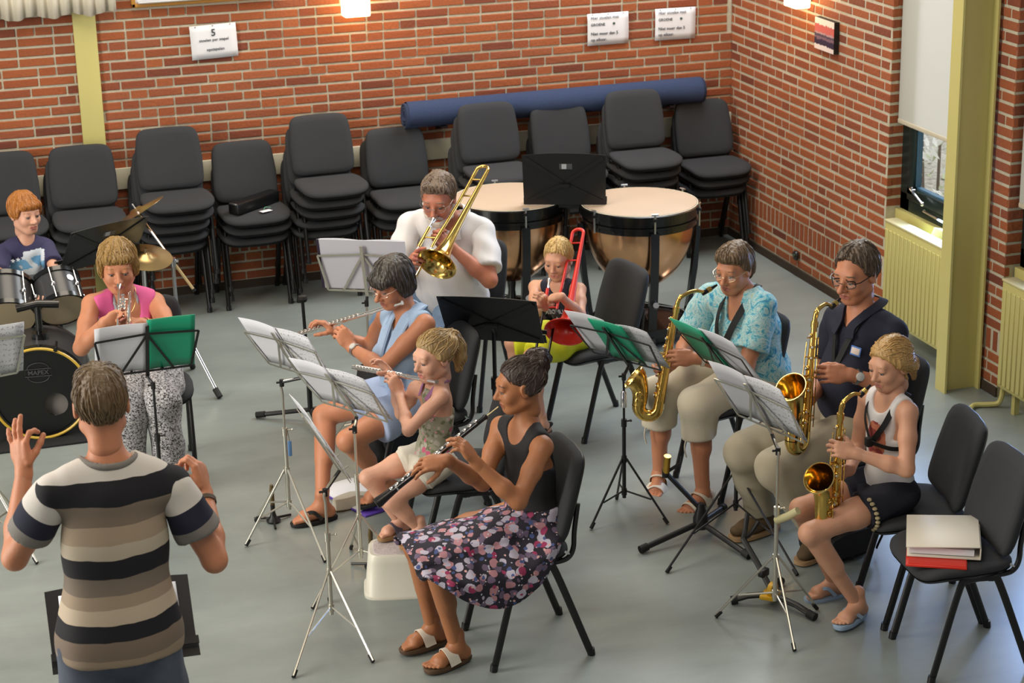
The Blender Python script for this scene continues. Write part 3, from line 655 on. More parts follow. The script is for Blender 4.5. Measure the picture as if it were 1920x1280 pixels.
MB().slab([D @ V(q) for q in ((-.235, -.12, -.011), (-.222, -.12, -.011), (-.222, .17, -.011), (-.235, .17, -.011))], D.to_3x3() @ V((0, 0, .005))).build('dark_edge', mat('dark_purple_cover', srgb(40, 30, 52), .5), bk, smooth=False, world=True)
for s in (-1, 1):
    m = MB(); m.grid(lambda u, v: D @ V((s*.22*u, -.118+.285*v, -.014-.014*math.sin(u*2.6))), 10, 5); o = m.build('page', PAPER2, bk, world=True, angle=80); o.modifiers.new('thick', 'SOLIDIFY').thickness = .003
c = [(-5.58, -3.62, 1.0), (-5.12, -3.50, 1.0), (-5.11, -3.42, .75), (-5.57, -3.53, .75)]
t, D = wire_stand('silver wire stand cut by the left edge of the photo', c, (-5.33, -3.68, 0), [(-5.187, -3.953, 0), (-5.60, -3.78, 0), (-5.2, -3.42, 0)], NICK, .30)
page('sheet_music', D, -.22, .235, -.125, .15, -.006, MUSIC, 'white sheets on the stand cut by the left edge')
# desk stands
c = [(-3.2, -3.774, 1.0), (-2.809, -4.05, 1.0), (-2.697, -3.904, .75), (-3.122, -3.665, .75)]
desk_stand('black desk stand before the boy with the red trombone', c, (-2.93, -3.80, 0), brand=False)
c = [(-2.091, -1.70, 1.11), (-1.626, -1.90, 1.11), (-1.61, -1.87, .85), (-2.07, -1.67, .85)]
desk_stand('black desk stand between the two kettledrums', c, (-1.80, -1.66, 0), rot=.9)
c = [(-4.736, -1.963, 1.0), (-4.269, -1.741, 1.0), (-4.313, -1.588, .75), (-4.79, -1.79, .75)]
desk_stand('black desk stand before the red haired drummer', c, (-4.50, -1.66, 0), rot=.5)
# conductor's desk: reading side faces the camera
c = [(-4.827, -6.215, .865), (-5.331, -6.185, .865), (-5.323, -6.42, .71), (-4.80, -6.45, .71)]
t, D = desk_stand('wide black desk stand in front of the conductor', c, (-5.07, -6.24, 0), brand=False, rot=.5)
page('sheet_music', D, -.2, .0, -.135, .13, -.004, PAPER, 'white score on the right side of the conductor desk', bow=.003); page('sheet_music', D, .0, .2, -.135, .13, -.004, PAPER, 'white score on the left side of the conductor desk', bow=.003)
# ---------------------------------------------------------------- kettledrums and drum kit
COPPER = mat('copper', srgb(226, 172, 128), .2, 1, var=.06, vscale=5); SKIN_D = mat('drum_head', srgb(190, 168, 146), .5, var=.05, vscale=4)
GLOSS = mat('black_lacquer', srgb(16, 16, 17), .22, coat=.3); DGREY = mat('drum_wrap', srgb(58, 58, 60), .3)
def ring(m, c, ax, R, r, n=48, k=8):
    x, y, d = _frame(ax); c = V(c); m.tube([c+(x*math.cos(t)+y*math.sin(t))*R for t in [2*math.pi*i/n for i in range(n)]], r, k, closed=True); return m
def kettledrum(x, y, R, label, rot):
    t = thing('kettledrum', label, 'kettledrum', (x, y, 0), rot, 'copper kettledrums')
    prof = [(.0, .30)]+[(R*.93*math.sin(a), .70-.40*math.cos(a)) for a in [math.pi/2*i/16 for i in range(1, 17)]]+[(R*.93, .73)]
    MB().lathe(prof, 56, capends=False).build('bowl', COPPER, t, angle=80)
    MB().lathe([(R*.95, .70), (R*.99, .70), (R*.99, .725), (R*1.02, .73), (R*1.02, .745), (R*.99, .75), (R*.99, .765), (R*1.04, .77), (R*1.04, .815), (R*.985, .822)], 56, capends=False).build('rim', GLOSS, t, angle=30)
    MB().lathe([(0, .8225), (R*.96, .8225), (R*1.0, .818)], 56, capends=False).build('head', SKIN_D, t)
    ring(MB(), (0, 0, .816), (0, 0, 1), R*.995, .006, 56, 6).build('hoop', mat('hoop_cream', srgb(224, 214, 190), .5), t)
    for i in range(6):
        a = i*math.pi/3+.12; c, s = math.cos(a), math.sin(a)
        m = MB(); m.tube([(R*1.055*c, R*1.055*s, .70), (R*1.055*c, R*1.055*s, .83)], .006, 8); m.tube([(R*1.055*c-.02*s, R*1.055*s+.02*c, .832), (R*1.055*c+.02*s, R*1.055*s-.02*c, .832)], .006, 8); m.build('tension_rod', METAL, t)
        MB().rbox((R*1.045*c, R*1.045*s, .80), (.03, .03, .02), .004).build('lug', GLOSS, t)
    for i in range(4):
        a = i*math.pi/2+.12; c, s = math.cos(a), math.sin(a); Rz = Matrix.Rotation(a, 3, 'Z')
        m = MB(); m.loft([[Rz @ V((r0+dx*wd, dy*.025, z)) for dx, dy in ((-1, -1), (1, -1), (1, 1), (-1, 1))] for r0, z, wd in ((R*1.04, .72, .012), (R*1.03, .60, .014), (R*.98, .40, .016), (R*.9, .2, .014), (R*.86, .12, .014))]); m.build('strut', GLOSS, t, angle=30)
        m = MB(); m.tube([(R*.84*c, R*.84*s, .13), (R*.1*c, R*.1*s, .19)], .003, 6); m.build('pull_rod', METAL, t)
        if i % 2 == 0:
            m = MB(); m.tube([(R*.9*c-.012*s, R*.9*s+.012*c, .035), (R*.9*c+.012*s, R*.9*s-.012*c, .035)], .035, 14); m.build('caster', RUB, t)
    MB().lathe([(0, .03), (R*.82, .03), (R*.86, .06), (R*.84, .11), (R*.5, .15), (R*.2, .17), (0, .17)], 40).build('base', GLOSS, t, angle=30)
    MB().lathe([(.03, .17), (.022, .24), (.03, .30)], 16).build('spider_post', GLOSS, t)
    MB().rbox((0, R*.95, .07), (.14, .26, .02), .006, Matrix.Rotation(.2, 3, 'X')).build('pedal', METAL, t)
    MB().cyl((R*.98, .05, .27), (R*1.06, .05, .29), .018).build('tuning_gauge', METAL, t)
    return t
kettledrum(-1.405, -1.85, .345, 'right copper kettledrum with pale head near the side wall', math.radians(-104))
kettledrum(-2.075, -1.44, .34, 'left copper kettledrum with pale head behind the trombone man', math.radians(-100))
# drum kit pieces
t = thing('bass_drum', 'black bass drum with a yellow rimmed front head and a round port', 'drum', (-4.985, -2.35, 0))
ax = V((.12, 1, .0)).normalized(); c0 = V((0, 0, .262)); Rb = .252
MB().lathe([(Rb, .02), (Rb*1.0, .385)], 64, c0, ax, capends=False).build('shell', DGREY, t)
MB().lathe([(Rb*.92, -.004), (Rb*1.03, -.004), (Rb*1.03, .034), (Rb*.92, .034)], 64, c0, ax, capends=False).build('front_hoop', GLOSS, t, angle=30)
ring(MB(), c0+ax*-.006, ax, Rb*.985, .0075, 64, 8).build('yellow_rim', mat('yellow_rim', srgb(206, 170, 64), .3), t)
MB().lathe([(Rb*.95, .37), (Rb*1.03, .37), (Rb*1.03, .405), (Rb*.95, .405)], 64, c0, ax, capends=False).build('back_hoop', METAL, t, angle=30)
xx, yy, dd = _frame(ax); hc = c0+xx*(.075 if xx.x > 0 else -.075)-V((0, 0, .07)); m = MB(); N_ = 72
# front head with a round port
vs = []; fs = []
for i in range(N_):
    a = 2*math.pi*i/N_; e = V((math.cos(a), 0, math.sin(a))); e = V((e.x*ax.y, -e.x*ax.x, e.z)); vs += [c0+e*Rb*.95+ax*.006, hc+e*.062+ax*.006]
for i in range(N_): j = (i+1) % N_; fs.append((2*i, 2*j, 2*j+1, 2*i+1))
m.add(vs, fs); fh = m.build('front_head', mat('black_head', srgb(13, 13, 14), .35), t, smooth=False)
MB().lathe([(0, .05), (.075, .05)], 40, hc, ax, capends=False).build('port_shadow', mat('port_grey', srgb(120, 116, 110), .8), t)
Ml = Matrix.Translation(c0-ax*.003+V((0, 0, .115))) @ Matrix.Rotation(-math.atan2(ax.x, ax.y), 4, 'Z') @ Matrix.Rotation(math.pi/2, 4, 'X')
LOGO = mat('logo_grey', srgb(66, 66, 70), .5)
vs, fs = text_mesh('MAPEX', .034, Ml, .0004, .0006); MB().add(vs, fs).build('logo_lettering', LOGO, t, smooth=False)
m = MB(); bd = [(-.068, .02), (.068, .02), (.068, -.02), (-.068, -.02)]
m.tube([Ml @ V((x, y, 0)) for x, y in bd], .0016, 4, closed=True); m.build('logo_frame', LOGO, t)
for sg in (1, -1):
    MB().tube([Ml @ V((.055*math.cos(a), sg*(.022+.032*math.sin(a)), 0)) for a in lerpl(0, math.pi, 14)], .0016, 4).build('logo_arc', LOGO, t)
for i in range(8):
    a = i*math.pi/4+.39; e = V((math.cos(a)*ax.y, -math.cos(a)*ax.x, math.sin(a)))
    if e.z < -.8: continue
    m = MB(); m.tube([c0+e*Rb*1.0+ax*-.012, c0+e*Rb*1.06+ax*-.012, c0+e*Rb*1.06+ax*.09], .007, 6); m.tube([c0+e*Rb*1.02+ax*-.02, c0+e*Rb*1.02+ax*.02], .012, 6); m.build('claw', GLOSS, t)
for s in (-1, 1):
    MB().tube([c0+V((s*Rb*.9, .05, -.12)), V((s*.36, -.12, .012))], .009, 8).build('spur', GLOSS, t)
m = MB(); m.tube([c0+ax*.17+V((.02, 0, Rb-.01)), c0+ax*.17+V((.02, 0, Rb+.03))], .045, 20); m.tube([c0+ax*.17+V((.02, 0, Rb)), c0+ax*.17+V((.02, 0, .44))], .018, 12); m.build('tom_post', GLOSS, t)
m = MB(); m.tube([c0+ax*.17+V((-.09, 0, .425)), c0+ax*.17+V((.02, 0, .44)), c0+ax*.17+V((.13, 0, .425))], .022, 12); m.build('tom_holder', GLOSS, t)
def tom(p, axd, R, dp, label, name='tom_drum', badge=None):
    """p bottom head centre, axd from the bottom to the top head"""
    t = thing(name, label, 'drum', p, 0, 'black tom drums'); a = V(axd).normalized(); z = V((0, 0, 0))
    MB().lathe([(R, .01), (R, dp-.01)], 44, z, a, capends=False).build('shell', DGREY, t)
    for q, nm in ((.012, 'lower_hoop'), (dp-.012, 'upper_hoop')): MB().lathe([(R*.99, q-.014), (R*1.06, q-.014), (R*1.06, q+.014), (R*.99, q+.014)], 44, z, a, capends=False).build(nm, GLOSS, t, angle=30)
    MB().lathe([(0, 0), (R, 0)], 44, z, a, capends=False).build('lower_head', mat('clear_head', srgb(168, 152, 124), .35), t)
    MB().lathe([(0, dp), (R, dp)], 44, z, a, capends=False).build('upper_head', mat('clear_head', srgb(168, 152, 124), .35), t)
    x, y, d = _frame(a)
    for i in range(6):
        q = 2*math.pi*i/6+.2; e = x*math.cos(q)+y*math.sin(q)
        m = MB(); m.ell(e*R*1.04+a*dp*.42, (.014, .014, .022), 10, 6); m.tube([e*R*1.07, e*R*1.07+a*dp], .0035, 6); m.build('lug', CHROME, t)
    if badge:
        e = V(badge).normalized(); e = (e-a*e.dot(a)).normalized(); MB().lathe([(0, .004), (.02, .004), (.02, 0)], 20, e*R+a*dp*.62, e, capends=False).build('badge', mat('badge_silver', (.6, .6, .6, 1), .3, .9), t)
    return t
tom((-4.80, -2.03, .605), (-.08, .80, .60), .127, .20, 'black tom drum with round silver badge beside the pink top', badge=(.5, -1, .2))
tom((-5.10, -2.03, .585), (.05, .80, .60), .152, .22, 'larger black tom drum at the left edge of the photo', badge=(-.6, -1, 0))
t = thing('snare_drum', 'black snare drum between the toms in front of the drummer', 'drum', (-4.95, -1.72, 0))
MB().lathe([(.17, .58), (.17, .70)], 44, capends=True).build('shell', GLOSS, t, angle=30); ring(ring(MB(), (0, 0, .705), (0, 0, 1), .175, .008), (0, 0, .578), (0, 0, 1), .175, .008).build('hoop', CHROME, t)
MB().tube([(0, 0, .2), (0, 0, .58)], .013).build('post', CHROME, t)
for q in range(3): MB().tube([(0, 0, .3), (.24*math.cos(q*2.1), .24*math.sin(q*2.1), .01)], .008).build('tripod_leg', CHROME, t)
BRASS_C = mat('cymbal_bronze', srgb(176, 150, 104), .28, 1)
def cymbal(name, label, hub, c, n, R, base, feet, boom=None):
    t = thing(name, label, 'cymbal', (base[0], base[1], 0)); n = V(n).normalized(); c = V(c)
    MB().lathe([(0, .022), (.03, .02), (.045, .008), (R*.6, .003), (R, -.006), (R, -.008), (R*.6, .001), (.045, .006), (0, .018)], 48, c, n, capends=False).build('plate', BRASS_C, t, world=True)
    MB().tube([c-n*.01, c+n*.05], .006, 8).build('wing_nut', CHROME, t, world=True)
    h = V(hub); b = V((base[0], base[1], 0))
    MB().tube([b+V((0, 0, .12)), h], .011, 10).build('pole', CHROME, t, world=True)
    m = MB(); m.tube([h-V((0, 0, .03)), h+V((0, 0, .02))], .018, 10); m.tube([h-V((.03, 0, 0)), h+V((.03, 0, 0))], .008, 8); m.build('clamp', CHROME, t, world=True)
    MB().tube([c-n*.01, h], .008, 8).build('boom_arm', CHROME, t, world=True)
    if boom:
        e = V(boom); MB().tube([h, h+(e-h)*.92], .008, 8).build('boom_tail', mat('wood_stick', srgb(196, 172, 124), .5), t, world=True); MB().tube([h+(e-h)*.92, e], .010, 8).build('boom_cap', RUB, t, world=True)
    for f in feet:
        f = V(f); MB().tube([b+V((0, 0, .42)), f+V((0, 0, .02))], .0095, 8, flat=.5).build('tripod_leg', CHROME, t, world=True); MB().tube([b+V((0, 0, .42))+(f-b-V((0, 0, .42)))*.88, f+V((0, 0, .012))], .017, 10).build('rubber_foot', RUB, t, world=True)
    return t
cymbal('crash_cymbal', 'tilted bronze crash cymbal on a chrome boom stand behind the black desk', (-4.155, -1.75, .73), (-4.30, -1.50, .97), (-.45, .2, .85), .17, (-4.15, -1.75), [(-3.995, -2.067, 0), (-4.05, -1.5, 0), (-4.42, -1.72, 0)], (-4.045, -1.75, .545))
cymbal('ride_cymbal', 'bronze cymbal behind the head of the trumpet woman', (-4.30, -1.60, .70), (-4.31, -1.80, .79), (.1, -.25, .95), .15, (-4.30, -1.52), [(-4.1, -1.35, 0), (-4.55, -1.40, 0), (-4.3, -1.28, 0)])
tag(MB().rbox((-5.0, -1.93, .006), (.9, 1.1, .012), .004).build('drum_mat', mat('mat_black', srgb(26, 26, 27), .95)), 'thin black mat under the drum kit', 'mat')
t = thing('drum_stool', 'black round drum stool under the red haired drummer', 'stool', (-4.95, -1.33, 0))
MB().lathe([(0, .40), (.15, .40), (.165, .42), (.165, .45), (.15, .47), (0, .475)], 32).build('seat', SHELL, t); MB().tube([(0, 0, .12), (0, 0, .4)], .016).build('post', CHROME, t)
for q in range(3): MB().tube([(0, 0, .25), (.2*math.cos(q*2.1), .2*math.sin(q*2.1), .012)], .01).build('leg', CHROME, t)
# ---------------------------------------------------------------- small things on the floor and chairs
YEL = mat('yellow_plastic', srgb(212, 164, 24), .4)
t = thing('instrument_stand', 'black saxophone stand with yellow hub beside the flip flops', 'instrument stand', (-2.245, -5.50, 0))
O = V((-2.245, -5.50, 0)); m_ = lambda *p: [V(q)-O for q in p]
for a, b in (((-2.397, -5.44, .018), (-2.27, -5.49, .045)), ((-2.137, -5.708, .018), (-2.22, -5.54, .045)), ((-2.12, -5.34, .018), (-2.22, -5.47, .045))):
    MB().tube(m_(b, (V(a)+V(b))/2+V((0, 0, .008)), a), .016, 10, flat=.8).build('leg', SBLK, t); MB().tube(m_(V(a)+(V(b)-V(a))*.18, V(a)-(V(b)-V(a))*.03), .019, 10).build('rubber_foot', RUB, t)
MB().rbox((0, 0, .045), (.09, .07, .02), .006, Matrix.Rotation(.8, 3, 'Z')).build('hub', YEL, t); MB().lathe([(0, 0), (.034, 0), (.034, .02), (0, .02)], 24, (.0, .0, .072), (.6, -.8, 0)).build('locking_wheel', YEL, t)
MB().tube(m_((-2.24, -5.49, .07), (-2.26, -5.40, .15), (-2.285, -5.30, .23)), .013, 8).build('post', SBLK, t)
MB().rbox(V((-2.25, -5.44, .125))-O, (.05, .03, .035), .006, Matrix.Rotation(.5, 3, 'Z')).build('clamp', SBLK, t)
for e in ((-2.245, -5.255, .325), (-2.20, -5.27, .285)):
    MB().tube(cat_curve(m_((-2.285, -5.30, .23), (V((-2.285, -5.30, .23))+V(e))/2+V((.0, .0, -.015)), e)), .011, 8).build('cradle_arm', SBLK, t)
t = thing('instrument_stand', 'black tripod instrument stand with a gilded rest before the white sandal', 'instrument stand', (-2.245, -4.745, 0)); O = V((-2.245, -4.745, 0))
for a in ((-2.575, -4.818, .02), (-2.14, -5.057, .02), (-2.02, -4.50, .02)):
    MB().tube(m_((-2.245, -4.745, .075), a), .014, 10).build('leg', SBLK, t); MB().tube(m_(V(a)+(V((-2.245, -4.745, .075))-V(a))*.12, a), .019, 10).build('rubber_foot', RUB, t)
MB().lathe([(.036, .05), (.036, .10), (.02, .15), (.016, .17)], 18).build('hub', SBLK, t)
tip = V((-2.385, -4.68, .375)); el = V((-2.385, -4.66, .31))
MB().tube(m_((-2.245, -4.745, .14), el), .012, 8).build('post', SBLK, t); MB().tube(m_(el, el+V((.06, -.03, .05)), el+V((.07, -.02, .08))), .008, 8).build('cradle_arm', SBLK, t)
BRASS = mat('brass', srgb(214, 168, 74), .17, 1)
MB().tube(m_(el, el+V((.0, -.02, .09))), .017, 12).build('gilded_rest', BRASS, t); MB().tube(m_(el+V((0, 0, -.02)), el+V((0, 0, .02))), .018, 10).build('joint', SBLK, t)
def peg(p, label):
    t = thing('peg_stand', label, 'instrument peg', p); MB().lathe([(.03, .0), (.035, .01), (.016, .03), (.011, .05), (.011, .09)], 16).build('base', SBLK, t); MB().lathe([(.0105, .09), (.0105, .155), (.012, .16), (.008, .19), (0, .195)], 14).build('peg', mat('peg_brown', srgb(88, 70, 34), .4), t)
    for q in range(3): MB().tube([(0, 0, .02), (.10*math.cos(q*2.1+.4), .10*math.sin(q*2.1+.4), .008)], .006, 6).build('leg', SBLK, t)
peg((-4.07, -3.86, 0), 'small flute peg stand beside the black flip flop'); peg((-3.76, -4.53, 0), 'small flute peg stand beside the white step stool')
t = thing('trombone_stand', 'black trombone stand with round rubber top behind the flute woman', 'instrument stand', (-3.60, -2.60, 0))
MB().tube([(0, 0, .06), (0, 0, .34)], .014, 10).build('lower_tube', SBLK, t); MB().tube([(0, 0, .30), (-.01, 0, .68)], .009, 8).build('upper_tube', SBLK, t); MB().tube([(0, 0, .29), (0, 0, .37)], .02, 10).build('clutch', SBLK, t)
MB().lathe([(0, .672), (.022, .68), (.028, .695), (.022, .71), (0, .714)], 16, (-.01, 0, 0)).build('rubber_top', RUB, t)
for q in (2.6, 4.7, .5): MB().tube([(0, 0, .07), (.3*math.cos(q), .3*math.sin(q), .02)], .013, 8).build('leg', SBLK, t); MB().tube([(.26*math.cos(q), .26*math.sin(q), .027), (.31*math.cos(q), .31*math.sin(q), .019)], .018, 8).build('rubber_foot', RUB, t)
# soft bags
def bag(name, label, loc, rz, sz, col, extras=()):
    t = thing(name, label, 'bag', loc, rz); M_ = mat(name+'_cloth'+str(loc[0]), col, .8, var=.2, vscale=9, bump=.5, bscale=22)
    m = MB(); rings = []
    for k in range(9):
        z = k/8; s = 1-.12*abs(z*2-1)**3-.10*z; ring_ = []
        for i in range(32):
            x, y = sq(2*math.pi*i/32, .5); ring_.append((x*sz[0]/2*s+.01*math.sin(9*z+i), y*sz[1]/2*s+.008*math.cos(7*z+i*.7), z*sz[2]))
        rings.append(ring_)
    m.loft(rings); m.build('body', M_, t, angle=80)
    m = MB(); m.loft([[(q[0]*.72, -sz[1]*.5-.03*f, sz[2]*(.12+.45*(q[1]/sz[1]+.5))) for q in rings[2]] for f in (0, .8, 1)]); m.build('front_pocket', M_, t, angle=60)
    MB().tube(cat_curve([(-.05, 0, sz[2]*.97), (-.04, 0, sz[2]+.05), (.04, 0, sz[2]+.05), (.05, 0, sz[2]*.97)]), .008, 6).build('carry_loop', M_, t)
    MB().tube(cat_curve([(sz[0]*.3, -sz[1]*.42, sz[2]*.9), (sz[0]*.5, -sz[1]*.62, sz[2]*.55), (sz[0]*.42, -sz[1]*.55, .03)]), .011, 6, flat=.4).build('strap', M_, t)
    return t
bag('backpack', 'black backpack on the floor under the saxophone girl chair', (-1.74, -5.12, 0), .2, (.34, .20, .26), srgb(17, 17, 19))
bag('backpack', 'dark blue sports bag standing beside the saxophone man legs', (-1.64, -4.45, 0), -.2, (.30, .24, .34), srgb(18, 19, 24))
t = bag('instrument_case', 'open black case with a blue lining behind the flute woman', (-3.30, -3.22, 0), .3, (.42, .24, .50), srgb(15, 15, 17))
MB().rbox((.02, -.17, .30), (.30, .06, .18), .01, Matrix.Rotation(.5, 3, 'X')).build('blue_lining', mat('blue_cloth', srgb(34, 60, 150), .7), t)
MB().tube([(-.12, -.2, .33), (.16, -.2, .42)], .010, 8).build('gold_piping', mat('gold_trim', srgb(170, 130, 50), .4, .5), t)
# black case with tag on the low stack
t = thing('flute_case', 'long black instrument case lying on the low chair stack', 'case', (-3.42, -.36, .622), math.radians(38))
MB().rbox((0, 0, .04), (.40, .085, .075), .012).build('case_body', mat('case_black', srgb(16, 16, 17), .35), t); MB().rbox((-.195, 0, .07), (.02, .06, .01), .003).build('clasp', METAL, t)
t = thing('price_tag', 'white paper tag with green string beside the black case', 'tag', (-3.37, -.47, .624), .4); MB().rbox((0, 0, .002), (.075, .042, .002), .0008).build('card', PAPER, t); MB().tube(cat_curve([(.0, .02, .004), (.03, .05, .012), (.06, .03, .006)]), .0018, 5).build('string', mat('green_string', srgb(90, 160, 120), .6), t)
# ring binders
t = thing('ring_binder', 'white ring binder lying on the empty chair', 'binder', (-1.80, -6.15, .492), math.radians(-29))
WB = mat('binder_white', srgb(214, 206, 190), .45); RED = mat('binder_red', srgb(206, 44, 24), .4)
MB().rbox((0, 0, .004), (.285, .32, .005), .002).build('bottom_cover', WB, t); MB().rbox((-.004, .0, .048), (.285, .32, .005), .002, Matrix.Rotation(-.05, 3, 'Y')).build('top_cover', WB, t); MB().rbox((.141, 0, .026), (.005, .32, .042), .002).build('spine', WB, t)
MB().box((-.008, 0, .024), (.25, .29, .026)).build('paper_block', PAPER, t, smooth=False)
for y in (-.04, .04): MB().tube([V((.115+.02*math.cos(a), y, .026+.02*math.sin(a))) for a in lerpl(0, 6.28, 14)], .002, 5).build('ring', CHROME, t)
t = thing('folder', 'flat red folder under the white ring binder', 'folder', (-1.86, -6.205, .481), math.radians(-30)); MB().rbox((0, 0, .005), (.235, .31, .009), .003).build('cover', RED, t); MB().box((.003, 0, .0105), (.22, .29, .002)).build('inner_sheet', RED, t, smooth=False)
# step stool
STO = mat('stool_plastic', srgb(222, 218, 202), .4)
t = thing('step_stool', 'white plastic step stool under the flute girl feet', 'stool', (-3.69, -4.78, 0), math.radians(-14)); rings = []
for z, s in ((0, 1.0), (.012, 1.0), (.018, .95), (.16, .86), (.19, .84), (.20, .80)):
    rings.append([(sq(2*math.pi*i/40, .4)[0]*.165*s, sq(2*math.pi*i/40, .4)[1]*.12*s, z) for i in range(40)])
MB().loft(rings).build('body', STO, t, angle=50); MB().loft([[(q[0]*.9, q[1]*.88, .2005) for q in rings[-1]], [(q[0]*.88, q[1]*.86, .203) for q in rings[-1]]]).build('tread', mat('tread', srgb(196, 186, 184), .7, var=.3, vscale=150), t)
# papers and purple book on the floor
t = thing('music_book', 'purple covered open book lying on the floor under the flute woman', 'book', (-3.60, -3.72, 0), .35)
MB().rbox((0, 0, .006), (.26, .44, .01), .003).build('cover', mat('purple', srgb(92, 62, 168), .45), t); 
m = MB(); m.grid(lambda u, v: (-.125+.25*u, -.16+.36*v, .013+.012*math.sin(u*3.1)), 8, 6); o = m.build('page', PAPER, t, angle=80); o.modifiers.new('thick', 'SOLIDIFY').thickness = .003
t = thing('white_shoe', 'white low shoe lying on the floor beside the purple book', 'shoe', (-3.66, -3.80, 0), -1.2)
m = MB(); m.loft([[(x*.5, -.12+.24*(k/8), 0) for x in (0,)*1] for k in range(2)] if False else [[(c_*(.03+.012*math.sin(k/8*3.1))*s_, -.115+.23*k/8, .008+(h_*(.055 if k < 5 else .055-.008*(k-4)))) for c_, h_ in ((-1, 0), (1, 0), (1, .5), (.75, 1), (-.75, 1), (-1, .5))] for k, s_ in zip(range(9), (.55, .9, 1, 1, 1, 1.1, 1.2, 1.1, .6))]); m.build('upper', mat('shoe_white', srgb(204, 198, 178), .6), t, angle=60)
m = MB(); m.loft([[(x*s_*.042, -.118+.236*k/8, z) for x, z in ((-1, 0), (1, 0), (1, .009), (-1, .009))] for k, s_ in zip(range(9), (.5, .8, .85, .8, .85, 1, 1.1, 1, .5))]); m.build('sole', mat('shoe_sole', srgb(84, 66, 50), .7), t, angle=60)
